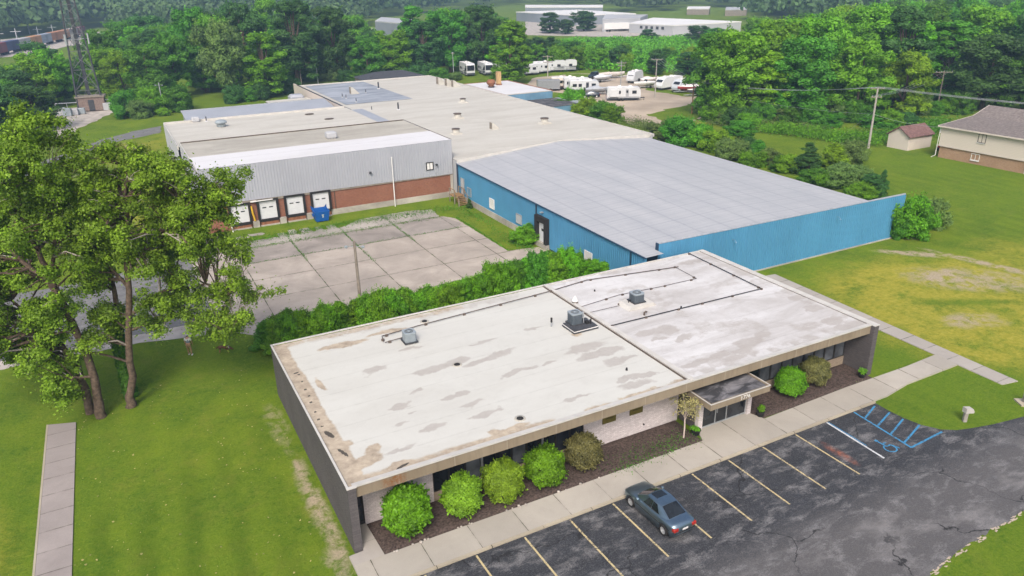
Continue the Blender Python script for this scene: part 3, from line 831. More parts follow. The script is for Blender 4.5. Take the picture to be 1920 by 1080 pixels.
def f_dark(X, Y):
    s = np.zeros_like(X)
    for k, q in enumerate(((560, 700), (566, 713), (572, 728), (579, 740), (583, 752), (591, 770), (597, 784), (603, 797))):
        c = at(q[0], q[1], H); s = np.maximum(s, blob(X, Y, c[0], c[1], .10, .09, 0, .4))
    for q in ((617, 812, .16, .5), (643, 846, .11, .55), (755, 872-1, .45, .10), (555, 697, .2, .1)):
        c = at(q[0], q[1], H); s = np.maximum(s, blob(X, Y, c[0], c[1], q[2], q[3], .3, .4))
    return s
AT = {"stain": f_stain, "tan": f_tan, "dark": f_dark}
def rz(X, Y): return H-0.065 + 0.02*fbm(X*.3, Y*.3, 2) - 0.03*(X < JX)
grid_mesh("roof", np.linspace(0.13, JX-0.05, 230), np.linspace(0.12, D-0.12, 180), rz, AT, M['roof_off'], off)
grid_mesh("roof", np.linspace(JX-0.05, L-0.47, 170), np.linspace(0.12, D-0.12, 180), rz, AT, M['roof_off2'], off)
b = MB(); b.box(JX-0.10, JX+0.16, 0.05, D-0.1, H-0.05, H+0.075); b.box(JX+0.16, JX+0.32, 0.3, D-0.1, H-0.05, H+0.03)
b.build("expansion_joint", M['cap'], off)
b = MB(); b.box(JX-0.19, JX-0.105, 0.3, D-0.2, H-0.08, H-0.012); b.build("joint_flashing", M['pipe'], off)
# windows: each a frame with its pane
def win(x0, x1, z0, z1, y, parent, glass, mull=0.055):
    f = MB()
    f.box(x0, x0+mull, y-0.03, y+0.06, z0, z1); f.box(x1-mull, x1, y-0.03, y+0.06, z0, z1)
    f.box(x0+mull, x1-mull, y-0.03, y+0.06, z0, z0+mull); f.box(x0+mull, x1-mull, y-0.03, y+0.06, z1-mull, z1)
    fo = f.build("window", M['darkframe'], parent)
    p = MB(); p.box(x0+mull, x1-mull, y+0.02, y+0.035, z0+mull, z1-mull); p.build("pane", glass, fo)
    return fo
n = 10
for i in range(n):
    a = 5.05+(14.75-5.05)*i/n; win(a+0.004, a+(14.75-5.05)/n-0.004, 0.62, FZ-0.03, FY+0.03, off, M['glass'] if i not in (2, 5) else M['glass_blind'])
n = 10
for i in range(n):
    a = 26.75+(L-0.5-26.75)*i/n; win(a+0.004, a+(L-0.5-26.75)/n-0.004, 0.72, FZ-0.03, FY+0.03, off, M['glass_blind'] if i > 1 else M['glass'])
for x in (8.0, 11.9):
    b = MB(); b.box(x-0.06, x+0.06, FY-0.06, FY-0.004, 0.62, FZ-0.03); b.build("mullion", M['steel'], off)
# small glazed door at the left end
dr = MB(); dr.box(0.44, 0.52, FY-0.02, FY+0.1, 0.13, 2.95); dr.box(1.06, 1.14, FY-0.02, FY+0.1, 0.13, 2.95); dr.box(0.52, 1.06, FY-0.02, FY+0.1, 2.86, 2.95)
dr.box(0.52, 1.06, FY-0.015, FY+0.08, 0.13, 0.34); dr.box(0.52, 1.06, FY-0.01, FY+0.08, 1.20, 1.28)
do = dr.build("side_door", M['darkframe'], off)
b = MB(); b.box(0.52, 1.06, FY+0.03, FY+0.05, 0.34, 1.20); b.box(0.52, 1.06, FY+0.03, FY+0.05, 1.28, 2.86); b.build("pane", M['glass'], do)
b = MB(); b.box(0.44, 1.14, FY+0.0, FY+0.3, 2.95, FZ-0.03); b.build("door_head", M['darkframe'], off)
# entrance: canopy on two brick pillars, glazed doors behind
can = MB()
CX0, CX1, CY0, CY1, CZ = 21.62, 26.4, -1.5, 1.6, 2.88
can.box(CX0, CX1, CY0, CY0+0.12, CZ-0.42, CZ); can.box(CX0, CX0+0.12, CY0+0.12, CY1, CZ-0.42, CZ); can.box(CX1-0.12, CX1, CY0+0.12, CY1, CZ-0.42, CZ)
can.box(CX0+0.12, CX1-0.12, CY0+0.12, CY1, CZ-0.40, CZ-0.34)
co = can.build("entrance_canopy", M['fascia'], off)
def darkroof():
    g = NT("canopy_felt"); p = g.pos()
    s = g.noise(g.map(p, scale=(.6, 1.2, 1)), 1.1, 7, .65, .8)
    col = g.mix(g.ramp(s, .46, .70), (0.042, 0.042, 0.046), (0.23, 0.225, 0.24))
    return g.done(col, .8, .25)
M['felt'] = darkroof()
b = MB(); b.box(CX0+0.125, CX1-0.125, CY0+0.125, CY1, CZ-0.33, CZ-0.07); b.build("canopy_roof", M['felt'], co)
b = MB(); b.box(CX0-0.02, CX1+0.02, CY0-0.02, CY0+0.03, CZ-0.02, CZ+0.02); b.box(CX0-0.02, CX0+0.03, CY0+0.03, CY1, CZ-0.02, CZ+0.02); b.box(CX1-0.03, CX1+0.02, CY0+0.03, CY1, CZ-0.02, CZ+0.02)
b.build("canopy_coping", M['cap'], co)
for x in (22.05, 26.10):
    b = MB(); b.box(x, x+0.32, -0.12, 0.22, 0.10, CZ-0.42); b.build("pillar", M['white_brick_x'], off)
en = MB()
xs = [22.37, 23.55, 24.45, 26.10]
for x in (22.37, 23.50, 24.42, 26.04): en.box(x, x+0.07, 0.02, 0.12, 0.13, CZ-0.42)
en.box(22.44, 26.04, 0.025, 0.115, CZ-0.52, CZ-0.42); en.box(22.44, 26.04, 0.03, 0.11, 0.13, 0.22)
eo = en.build("entrance_door", M['steel'], off)
b = MB()
for x0, x1 in ((22.44, 23.50), (23.57, 24.42), (24.49, 26.04)): b.box(x0, x1, 0.06, 0.08, 0.22, CZ-0.52)
b.build("pane", M['glass'], eo)
b = MB(); b.box(23.62, 23.66, -0.03, 0.05, 0.95, 1.25); b.build("handle", M['steel'], eo)
for x0, x1 in ((22.05, 22.35), (26.12, 26.40)):
    b = MB(); b.box(x0, x1, 0.225, FY-.003, 0.1, CZ-.42); b.build("vestibule_wall", M['dark_brick_y'], off)
# house number on the canopy edge
def text(name, body, size, depth, mat, T, parent=None):
    cu = bpy.data.curves.new(name, 'FONT'); cu.body = body; cu.size = size; cu.extrude = depth; cu.align_x = 'CENTER'
    to = bpy.data.objects.new(name, cu); COL.objects.link(to)
    dg = bpy.context.evaluated_depsgraph_get()
    me = bpy.data.meshes.new_from_object(to.evaluated_get(dg))
    bpy.data.objects.remove(to)
    me.transform(T); me.materials.clear(); me.materials.append(mat)
    o = bpy.data.objects.new(name, me); COL.objects.link(o)
    if parent: o.parent = parent
    return o
text("house_number", "1776", 0.36, 0.012, M['white'], Matrix.Translation((24.35, CY0-0.015, CZ-0.34)) @ Matrix.Rotation(R(90), 4, 'X') @ Matrix.Scale(1.12, 4, (1,0,0)), co)
# olive plaques on the white brick
for x, z0, lab in ((16.08, 1.92, "olive plaque nearer the windows"), (18.09, 1.92, "olive plaque nearer the entrance")):
    b = MB(); b.box(x, x+0.98, FY-0.05, FY-0.004, z0-0.42, z0+0.42)
    po = b.build("plaque", M['olive'], off, label=lab)
    b = MB(); b.box(x+0.33, x+0.46, FY-0.056, FY-0.051, z0+0.02, z0+0.12); b.box(x+0.52, x+0.64, FY-0.056, FY-0.051, z0+0.03, z0+0.20); b.box(x+0.2, x+0.8, FY-0.056, FY-0.051, z0-0.12, z0-0.08)
    b.build("plaque_print", M['olive_ink'], po)
b = MB(); b.tube((19.2, FY-0.09, 0.55), (19.2, FY-0.005, 0.55), 0.05, mi=0); b.build("wall_tap", M['black'], off)

# ------------------------------------------------------------------ roof-top equipment on the office
RZ = H-0.05
def condenser(x, y, z, label, s=0.80, dark=False, h=None):
    h = h or s*0.92
    e = empty("air_conditioner", (x, y, z), R(-2), label, "air conditioner", "air conditioning condensers on the office roof")
    b = MB(); b.box(-s*.60, s*.60, -s*.60, s*.60, 0, 0.08); b.build("base_pad", M['pitch'], e)
    b = MB()
    bw = s*0.5; r = 0.12*s/0.8
    def ring(z_, w_):
        pts = []
        for (sx, sy, a0) in ((1,1,0),(-1,1,90),(-1,-1,180),(1,-1,270)):
            for k in range(4):
                t = R(a0+k*30); pts.append((sx*(w_-r)+r*math.cos(t), sy*(w_-r)+r*math.sin(t), z_))
        return pts
    nl = 9; vs = []; fs = []; prof = []
    for k in range(nl):
        z0 = 0.08+(h-0.16)*k/nl; z1 = 0.08+(h-0.16)*(k+1)/nl
        prof += [(z0, bw), (z0+(z1-z0)*.62, bw), (z0+(z1-z0)*.66, bw-0.025), (z1-0.002, bw-0.025)]
    for (z_, w_) in prof: vs += ring(z_, w_)
    for i in range(len(prof)-1):
        for k in range(16):
            fs.append((i*16+k, i*16+(k+1) % 16, (i+1)*16+(k+1) % 16, (i+1)*16+k))
    b.add(vs, fs, 0, False)
    b.build("louvre_casing", M['acdark'] if dark else M['ac'], e)
    b = MB(); rr = [(p[0], p[1], h-0.09) for p in ring(0, bw+0.012)] + [(p[0], p[1], h) for p in ring(0, bw+0.012)]
    n = 16
    b.add(rr, [(k, (k+1) % n, n+(k+1) % n, n+k) for k in range(n)])
    inn = [(s*.40*math.cos(2*math.pi*k/n+R(0)), s*.40*math.sin(2*math.pi*k/n), h) for k in range(n)]
    b.add(rr[n:]+inn, [(k, (k+1) % n, n+(k+1) % n, n+k) for k in range(n)])
    b.build("top_rim", M['ac'], e)
    b = MB(); b.lathe([(s*.40, h-0.002), (s*.40, h-0.14), (0.001, h-0.14)], 16, 0)
    for k in range(5):
        t = 2*math.pi*k/5
        b.add([(0.05*math.cos(t), 0.05*math.sin(t), h-0.08), (s*.36*math.cos(t-.35), s*.36*math.sin(t-.35), h-0.05), (s*.36*math.cos(t+.35), s*.36*math.sin(t+.35), h-0.11)], [(0,1,2)])
    b.build("fan", M['black'], e)
    b = MB()
    for k in range(1, 5): b.lathe([(s*.09*k, h+0.004), (s*.09*k+0.012, h+0.010), (s*.09*k+0.024, h+0.004)], 20)
    for k in range(6):
        t = math.pi*k/6; b.tube((-s*.4*math.cos(t), -s*.4*math.sin(t), h+0.012), (s*.4*math.cos(t), s*.4*math.sin(t), h+0.012), 0.007, n=4)
    b.lathe([(0.001, h+0.03), (0.10*s/.8, h+0.025), (0.10*s/.8, h)], 12)
    b.build("fan_grille", M['ac'], e)
    return e
c = at(768, 640, RZ); condenser(c[0], c[1], RZ+0.04, "pale grey condenser standing alone on the left half of the office roof")
c2 = at(1079, 612, RZ); condenser(c2[0], c2[1]+0.1, RZ+0.22, "dark condenser on the black curb beside the roof joint", 0.82, True, 0.86)
c3 = at(1193, 571, RZ); condenser(c3[0], c3[1], RZ+0.28, "dark condenser on the white raised curb", 0.86, True, 0.72)
e = empty("equipment_curb", (c2[0]+0.28, c2[1]-0.25, RZ), R(0), "black roof curb with pipes carrying the middle condenser", "roof curb")
b = MB(); b.box(-1.05, 0.95, -0.80, 0.80, 0, 0.10); b.box(-1.0, 0.90, -0.75, 0.75, 0.15, 0.235); b.build("curb", M['pitch'], e)
b = MB(); b.box(-1.03, 0.93, -0.78, 0.78, 0.10, 0.15); b.build("flashing_strip", M['white'], e)
b = MB()
b.path([(0.25, 0.05, .23), (0.25, 0.05, .55), (0.2, 0.2, .85)], 0.035, 6); b.path([(0.45, -.05, .23), (0.45, -.05, .42), (0.75, -.05, .42), (0.75, -0.05, .23)], 0.03, 6)
b.box(0.12, 0.34, 0.12, 0.28, 0.62, 1.0); b.build("pipework", M['steel'], e)
b = MB(); b.box(0.30, 0.52, -0.28, -0.06, .235, .45); b.tube((0.62, -.3, .235), (0.62, -.3, .47), 0.06); b.tube((0.75, -.12, .235), (0.75, -.12, .5), 0.05); b.build("valve", M['black'], e)
e = empty("equipment_curb", (c3[0], c3[1]-0.05, RZ), 0, "white raised roof curb under the right condenser", "roof curb")
b = MB(); b.extr([(-1.25, 0), (1.25, 0), (1.0, 0.27), (-1.0, 0.27)], 'y', -0.75, 0.75); b.build("curb", M['cap'], e)
b = MB(); b.path([(-0.65, .15, .27), (-.65, .15, .42), (-.45, .15, .42)], 0.03, 6); b.build("refrigerant_line", M['black'], e)
def run(pts_px, label, mat, r=0.028, every=2.4, z=RZ+0.09, ends=()):
    P = [at(p[0], p[1], z) for p in pts_px]
    P = [(float(p[0]), float(p[1]), z) for p in P]
    e = empty("roof_pipe", (P[0][0], P[0][1], RZ), 0, label, "roof pipe")
    o = (P[0][0], P[0][1], RZ)
    b = MB(); b.path(P, r, 6); b.build("pipe", M[mat], e, org=o)
    d = 0.0
    for i in range(len(P)-1):
        a, c = Vector(P[i]), Vector(P[i+1]); ln = (c-a).length
        k = 0.35
        while k < ln:
            q = a.lerp(c, k/ln)
            t = MB(); t.bbox(q.x-0.10, q.x+0.10, q.y-0.07, q.y+0.07, H-0.085, z+0.03, 0.02); t.build("support_block", M['pipe'], e, org=o)
            k += every
    return e
run([(719, 640), (716, 630), (790, 609), (1027, 547), (1100, 525), (1272, 500)], "long dark pipe along the back edge of the office roof", 'pipe', 0.034, 3.1)
run([(722, 642), (757, 632)], "short dark pipe feeding the lone left condenser", 'pipe', 0.03, 5)
run([(1080, 578), (1160, 553), (1240, 537), (1306, 522), (1265, 500)], "brown pipe passing behind the right condenser", 'pipe', 0.022, 2.6)
run([(1096, 588), (1161, 573), (1161, 565), (1178, 561)], "thin pipe from the roof joint to the right condenser", 'pipe', 0.018, 9)
run([(1140, 612), (1310, 570), (1428, 541), (1290, 474)], "black pipe bent round the right end of the roof", 'black', 0.036, 2.9)
def thingmesh(name, b, mats, label, cat, group=None):
    return b.build(name, mats, label=label, cat=cat, group=group)
for (px, py, lab) in ((857, 683, "round roof drain in the middle of the left roof"), (975, 784, "round roof drain near the front edge"), (796, 602, "round roof drain near the back edge")):
    c = at(px, py, RZ); b = MB(); b.lathe([(0.20, 0), (0.19, 0.05), (0.12, 0.085), (0.001, 0.09)], 12, 0, Matrix.Translation((c[0], c[1], H-0.09)))
    e = empty("roof_drain", (c[0], c[1], H-0.09), 0, lab, "drain", "drains on the office roof")
    b.build("strainer", M['black'], e, org=(c[0], c[1], H-0.09))
    b = MB(); b.lathe([(0.33, 0.0), (0.31, 0.035), (0.21, 0.03)], 14, 0, Matrix.Translation((c[0], c[1], H-0.085))); b.build("collar", M['roof_ind2'], e, org=(c[0], c[1], H-0.09))
c = at(1078, 569, RZ); e = empty("roof_vent", (c[0], c[1], H-0.08), 0, "conical metal roof vent with white cowl beside the joint", "vent")
b = MB(); b.lathe([(0.26, 0), (0.24, 0.2), (0.2, 0.24)], 12); b.build("vent_base", M['pipe'], e)
b = MB(); b.lathe([(0.25, 0.24), (0.12, 0.52), (0.07, 0.62), (0.001, 0.64)], 12); b.build("cowl", M['white'], e)
c = at(1034, 612, RZ); e = empty("vent_pipe", (c[0], c[1], H-0.09), 0, "thin grey vent pipe left of the black curb", "vent")
b = MB(); b.tube((0, 0, 0), (0, 0, 0.62), 0.035); b.build("pipe", M['steel'], e); b = MB(); b.tube((0, 0, 0.36), (0, 0, 0.70), 0.075); b.build("cap", M['black'], e)
c = at(1208, 591, RZ); e = empty("vent_pipe", (c[0], c[1], H-0.09), 0, "bent dark vent pipe in front of the white curb", "vent")
b = MB(); b.path([(0, 0, 0), (0, 0, .25), (.08, -.05, .33), (.16, -.1, .28)], 0.07, 8); b.build("pipe", M['pipe'], e)
for (px, py, lab) in ((1115, 546, "small black vent stub behind the right condenser"), (1277, 577, "small black stub on the white roof beside the black pipe"), (1175, 693, "small black stub left of the roof joint near the front")):
    c = at(px, py, RZ); e = empty("vent_pipe", (c[0], c[1], H-0.09), 0, lab, "vent"); b = MB(); b.lathe([(0.09, 0), (0.06, 0.06), (0.055, 0.17), (0.001, 0.17)], 8); b.build("stub", M['black'], e)

# ------------------------------------------------------------------ industrial buildings behind
def ribbed(b, p0, p1, z0, z1, out, pitch=0.30, depth=0.045, mi=0):
    """ribbed metal cladding between two ground points; OUT is the outward normal (x, y); z0/z1 may be (start, end)"""
    p0, p1 = Vector((*p0, 0)), Vector((*p1, 0)); ln = (p1-p0).length; d = (p1-p0)/ln; o = Vector((*out, 0))
    z0 = z0 if isinstance(z0, tuple) else (z0, z0); z1 = z1 if isinstance(z1, tuple) else (z1, z1)
    n = max(1, int(round(ln/pitch))); vs = []; pts = []
    for i in range(n):
        a = i*ln/n; w_ = ln/n
        pts += [(a, 0), (a+w_*.55, 0), (a+w_*.65, depth), (a+w_*.9, depth)]
    pts.append((ln, 0))
    for (s_, h_) in pts:
        t = s_/ln; q = p0 + d*s_ + o*h_
        vs.append((q.x, q.y, z0[0]+(z0[1]-z0[0])*t)); vs.append((q.x, q.y, z1[0]+(z1[1]-z1[0])*t))
    b.add(vs, [(2*i, 2*i+2, 2*i+3, 2*i+1) for i in range(len(pts)-1)], mi, False)

# --- blue hall
BX0, BX1, BY0, BY1 = 31.5, 61.7, 18.75, 57.4
blue = empty("blue_warehouse", (BX0, BY0, 0), 0, "blue ribbed metal hall with pale low pitched roof behind the office", "warehouse")
BO = (BX0, BY0, 0)
b = MB(); ribbed(b, (BX0, 36.9), (BX0, BY1), 0.75, (4.35, 4.62), (-1, 0), 0.30, 0.03); b.build("side_cladding", M['blue'], blue, org=BO, fixn=False)
b = MB(); ribbed(b, (BX0, BY0-0.9), (BX0, 36.7), 0.15, (4.18, 4.35), (-1, 0), 0.30, 0.05); b.build("side_cladding", M['blue'], blue, org=BO, fixn=False)
b = MB(); b.box(BX0-0.08, BX0+0.3, 36.7, BY1, 0, 0.75); b.build("foundation", M['concrete_wall'], blue, org=BO)
b = MB(); b.box(BX0+0.02, BX1-0.02, BY0+0.1, BY1, 0, 4.1); b.build("core", M['navy'], blue, org=BO)
b = MB(); b.box(BX0-0.11, BX0-0.06, 36.66, 36.94, 0.1, 4.33); b.build("corner_trim", M['navy'], blue, org=BO)
b = MB(); b.box(BX0-0.10, BX0-0.06, 19.95, 20.1, 0.1, 4.2); b.build("downpipe", M['navy'], blue, org=BO)
b = MB(); b.box(BX0-0.10, BX0+0.02, 57.0, 57.45, 0.1, 4.62); b.build("corner_trim", M['navy'], blue, org=BO)
# false front: wider than the hall
PX0, PX1 = 33.4, 65.9
b = MB(); ribbed(b, (PX0, BY0), (PX1, BY0), 0.12, (4.86, 4.62), (0, -1), 0.30, 0.05); b.build("front_cladding", M['blue'], blue, org=BO, fixn=False)
b = MB(); b.add([(PX0, BY0+.03, 0), (PX1, BY0+.03, 0), (PX1, BY0+.03, 4.6), (PX0, BY0+.03, 4.84), (PX0, BY0+.28, 0), (PX1, BY0+.28, 0), (PX1, BY0+.28, 4.6), (PX0, BY0+.28, 4.84)],
    [(3,2,1,0), (4,5,6,7), (0,1,5,4), (1,2,6,5), (2,3,7,6), (3,0,4,7)]); b.build("parapet_back", M['blue_fade'], blue, org=BO)
b = MB(); b.path([(PX0-0.03, BY0+0.12, 4.89), (PX1+0.03, BY0+0.12, 4.65)], 0.11, 4); b.build("parapet_coping", M['steel'], blue, org=BO)
b = MB(); b.box(PX0-0.09, PX0-0.01, BY0-0.06, BY0+0.3, 3.9, 4.95); b.build("parapet_end", M['navy'], blue, org=BO)
b = MB(); b.box(PX0, PX1, BY0-0.10, BY0+0.2, 0, 0.12); b.build("front_footing", M['concrete_wall'], blue, org=BO)
def blueroof():
    g = NT("pale_metal_roof"); p = g.pos(); x, y, _ = g.sep(p)
    n1 = g.noise(g.map(p, scale=(.35, .12, 1)), 1.0, 6, .65, .5); n2 = g.noise(p, 3.0, 5, .7)
    col = g.mix(g.ramp(n1, .32, .7), (0.345, 0.355, 0.374), (0.420, 0.424, 0.434))
    wav = g.math("SINE", g.math("MULTIPLY", y, 2*math.pi/0.62))
    col = g.mix(g.math("MULTIPLY", g.ramp(wav, .2, 1.0), g.ramp(n2, .35, .7, .10, .5)), col, (0.30, 0.315, 0.35))
    for ax, d in ((x, 3.05), (y, 1.52)):
        fr = g.math("FRACT", g.math("DIVIDE", g.math("ADD", ax, g.math("MULTIPLY", n1, .05)), d))
        col = g.mix(g.math("MULTIPLY", g.ramp(g.math("ABSOLUTE", g.math("SUBTRACT", fr, .5)), .435, .49), g.ramp(n2, .3, .7, .22, .62)), col, (0.245, 0.258, 0.29))
    return g.done(col, .55, .35, 0, g.bump(wav, .15, .02))
M['roof_blue'] = blueroof()
def zroof(X, Y):
    t = np.clip((Y-BY0)/(BY1-BY0), 0, 1); e = 4.26+0.38*t; r = 4.62+1.18*t
    k = np.clip(1-np.abs(X-46.6)/15.1, 0, 1); return e+(r-e)*k
grid_mesh("roof", np.linspace(BX0-0.12, BX1+0.1, 41)-BX0, np.linspace(0.27, BY1-BY0, 30), lambda X, Y: zroof(X+BX0, Y+BY0), {}, M['roof_blue'], blue)
grid_mesh("roof_corner", np.linspace(-0.12, PX0-BX0-.1, 4), np.linspace(-0.9, 0.27, 3), lambda X, Y: zroof(X+BX0, Y+BY0), {}, M['roof_blue'], blue)
b = MB(); b.path([(BX0-0.14, BY0-0.9, 4.22), (BX0-0.14, BY1, 4.60)], 0.075, 4); b.build("gutter", M['navy'], blue, org=BO)
b = MB(); b.add([(BX1-.02, BY0+.2, 0), (BX1-.02, BY1, 0), (BX1-.02, BY1, 4.62), (BX1-.02, BY0+.2, 4.24)], [(0,1,2,3)]); b.build("side_cladding", M['blue'], blue, org=BO)
# openings in the west wall
def wallwin(y0, y1, z0, z1, frame, panem, lab, name="window"):
    f = MB(); X = BX0-0.10; t = 0.07
    f.box(X, BX0, y0, y0+t, z0, z1); f.box(X, BX0, y1-t, y1, z0, z1); f.box(X, BX0, y0+t, y1-t, z0, z0+t); f.box(X, BX0, y0+t, y1-t, z1-t, z1)
    fo = f.build(name, M[frame], blue, org=BO, label=lab)
    p = MB(); p.box(X+0.03, BX0-0.02, y0+t, y1-t, z0+t, z1-t); p.build("panel", M[panem], fo, org=BO)
wallwin(46.9, 48.1, 1.15, 2.35, 'white', 'white', "white boarded window")
wallwin(40.1, 41.4, 1.1, 2.2, 'steel', 'far_pale', "grey framed louvre window near the trim")
wallwin(53.3, 54.4, 1.15, 2.25, 'steel', 'blue_fade', "faded window beside the steps")
wallwin(26.1, 27.4, 0.75, 2.1, 'white', 'white', "white panel above the hedge")
wallwin(55.3, 56.3, 1.0, 3.05, 'steel', 'far_pale', "pale personnel door at the top of the steps", "door")
# dock door with black shelter
b = MB(); X = BX0
b.box(X-0.45, X-0.04, 34.15, 34.65, 0.55, 3.35); b.box(X-0.45, X-0.04, 36.1, 36.6, 0.55, 3.35); b.box(X-0.45, X-0.04, 34.65, 36.1, 2.75, 3.35)
ds = b.build("dock_shelter", M['black'], blue, org=BO)
b = MB(); b.box(X-0.12, X-0.05, 34.65, 36.1, 0.55, 2.75); dd = b.build("dock_door", M['door_white'], blue, org=BO)
b = MB(); b.box(X-0.14, X-0.121, 35.2, 35.6, 1.75, 2.0); b.build("door_window", M['black'], dd, org=BO)
b = MB(); b.box(X-0.4, X-0.04, 34.1, 36.65, 0.0, 0.55); b.build("dock_sill", M['concrete_wall'], blue, org=BO)
b = MB(); b.box(X-0.35, X-0.05, 35.3, 35.6, 3.75, 3.85); b.build("wall_lamp", M['steel'], blue, org=BO)
for x in (41.9, 55.6):
    b = MB(); b.path([(x, BY0-0.05, 3.85), (x, BY0-0.35, 3.9), (x, BY0-0.55, 3.75)], 0.03, 5); b.lathe([(0.10, 0), (0.05, .12), (0.001, .13)], 8, 0, Matrix.Translation((x, BY0-.55, 3.66))); b.build("wall_lamp", M['blue_fade'], blue, org=BO)
# timber steps up to the personnel door
e = empty("wooden_steps", (30.7, 54.6, 0), 0, "weathered wooden steps with rails up to the pale door of the blue hall", "steps")
b = MB(); b.box(-0.75, 0.65, 0.6, 2.2, 0.9, 1.0)
for k in range(5): b.box(-0.6, 0.6, -0.65+0.25*k, -0.38+0.25*k, 0.16*(k+1)-0.05, 0.16*(k+1))
b.build("treads", M['brownwood'], e)
for sx in (-0.7, 0.6):
    b = MB(); b.path([(sx, -0.7, 0.9), (sx, 0.6, 1.85), (sx, 2.2, 1.85)], 0.05, 4); b.build("rail", M['brownwood'], e)
    for (yy, z0, z1) in ((-0.7, 0, .9), (0.6, 0, 1.85), (2.15, 0, 1.85)):
        b = MB(); b.box(sx-.05, sx+.05, yy-.05, yy+.05, z0, z1); b.build("post", M['wood'], e)

# --- grey dock building
GX0, GX1, GY0, GYM, GY1, GZ = 0.8, 31.42, 58.8, 76.2, 96.0, 7.45
gb = empty("dock_building", (GX0, GY0, 0), 0, "grey ribbed dock building with red brick base and white roof edge beyond the loading yard", "warehouse")
GO = (GX0, GY0, 0)
b = MB(); ribbed(b, (GX0, GY0-.12), (GX1, GY0-.12), (3.30, 3.05), (GZ, GZ), (0, -1), 0.33, 0.035); b.build("front_cladding", M['siding'], gb, org=GO, fixn=False)
b = MB(); b.box(GX0, GX1, GY0-0.115, GY0-0.02, 2.95, 3.30); b.build("cladding_trim", M['wood'], gb, org=GO)
b = MB(); b.box(GX0, GX1-0.35, GY0, GY0+0.3, 0.0, 3.4); b.build("brick_wall", M['red_brick'], gb, org=GO)
b = MB(); b.box(15.2, GX1-0.3, GY0-0.06, GY0-0.005, 0, 0.72); b.build("concrete_base", M['concrete_wall'], gb, org=GO)
b = MB(); b.box(GX1-0.35, GX1+0.0, GY0-0.06, GY0+0.3, 0.0, 3.4); b.build("corner_pier", M['concrete_wall'], gb, org=GO)
b = MB(); b.box(GX0+.02, GX1-.02, GY0+0.3, GY1, 0, 6.4); b.build("core", M['greymetal'], gb, org=GO)
b = MB(); ribbed(b, (GX0, GY0-.12), (GX0, GYM), 0.4, (GZ, GZ-0.1), (-1, 0), 0.36, 0.07); ribbed(b, (GX0-.3, GYM), (GX0-0.3, GY1), 0.4, (GZ-0.35, GZ-0.5), (-1, 0), 0.36, 0.07); b.build("side_cladding", M['siding'], gb, org=GO, fixn=False)
b = MB(); ribbed(b, (GX1, GY0-.12), (GX1, GYM), 4.5, (GZ, GZ-.1), (1, 0), 0.36, 0.07); b.build("return_cladding", M['siding'], gb, org=GO, fixn=False)
g1 = lambda X, Y: GZ - 0.04 - 0.004*Y
grid_mesh("roof_edge_strip", np.linspace(0, GX1-GX0, 60), np.linspace(-0.12, 7.1, 16), lambda X, Y: GZ+0.02-0.004*Y, {}, M['roof_white'], gb)
grid_mesh("roof", np.linspace(0, GX1-GX0, 60), np.linspace(7.1, GYM-GY0, 20), g1, {}, M['roof_ind2'], gb)
grid_mesh("lower_roof", np.linspace(-0.3, 27.8, 60), np.linspace(GYM-GY0, GY1-GY0, 30), lambda X, Y: GZ-0.45-0.004*Y+0*X, {}, M['roof_ind'], gb)
grid_mesh("lower_roof", np.linspace(27.8, GX1-GX0, 20), np.linspace(GYM-GY0, GY1-GY0, 30), lambda X, Y: GZ-0.45-0.11*np.clip(Y-20, 0, 30)-0.55*np.clip(X-27.8, 0, 4), {}, M['roof_ind'], gb)
b = MB(); b.box(GX0, GX1, GYM-0.05, GYM+0.35, GZ-0.3, GZ-0.02); b.build("roof_step", M['wood'], gb, org=GO)
b = MB(); b.path([(GX0-.1, GYM-0.1, GZ+.0), (GX1, GYM-0.1, GZ+.0), (GX1, GY0-.1, GZ+0.06)], 0.035, 5); b.build("roof_edge_pipe", M['pipe'], gb, org=GO)
b = MB(); b.box(GX0-0.36, GX0-0.2, GYM, GY1, GZ-0.9, GZ-0.42); b.box(GX0-.05, GX0+0.05, GY0-.15, GYM, GZ-0.1, GZ+.05); b.build("side_coping", M['cap'], gb, org=GO)
b = MB(); b.box(GX0-.3, GX0+27.5, GY1-0.2, GY1, GZ-.75, GZ-.3); b.build("rear_coping", M['cap'], gb, org=GO)
# dock doors
DK = [(3.62, 5.56, 0.75, 2.82), (6.80, 8.76, 0.80, 2.92), (9.95, 11.88, 0.85, 2.98), (13.05, 15.0, 0.88, 3.00)]
for k, (x0, x1, z0, z1) in enumerate(DK):
    b = MB()
    b.box(x0-0.26, x0, GY0-0.26, GY0-0.01, z0-0.1, z1+0.22); b.box(x1, x1+0.26, GY0-0.26, GY0-0.01, z0-0.1, z1+0.22); b.box(x0, x1, GY0-0.26, GY0-0.01, z1, z1+0.22)
    b.box(x0-0.1, x1+0.1, GY0-0.34, GY0-0.01, z0-0.28, z0)
    so_ = b.build("dock_shelter", M['black'], gb, org=GO)
    b = MB()
    for j in range(4):
        za, zb = z0+(z1-z0)*j/4, z0+(z1-z0)*(j+1)/4
        b.box(x0, x1, GY0-0.08, GY0-0.02, za+0.008, zb-0.008)
    b.box(x0, x1, GY0-.06, GY0-.02, z0, z1)
    dd = b.build("dock_door", M['door_white'], gb, org=GO)
    for xx in (x0+0.35, x1-0.85):
        b = MB(); b.box(xx, xx+0.45, GY0-0.095, GY0-0.08, z0+(z1-z0)*.60, z0+(z1-z0)*.66); b.build("door_window", M['black'], dd, org=GO)
    b = MB(); b.box(x0-0.05, x1+0.05, GY0-0.30, GY0-0.01, 0.15, z0-0.28); b.build("dock_pit", M['rust'], gb, org=GO)
    b = MB(); b.box(x0-.1, x1+0.1, GY0-0.42, GY0-0.01, 0, 0.15); b.build("dock_kerb", M['concrete_wall'], gb, org=GO)
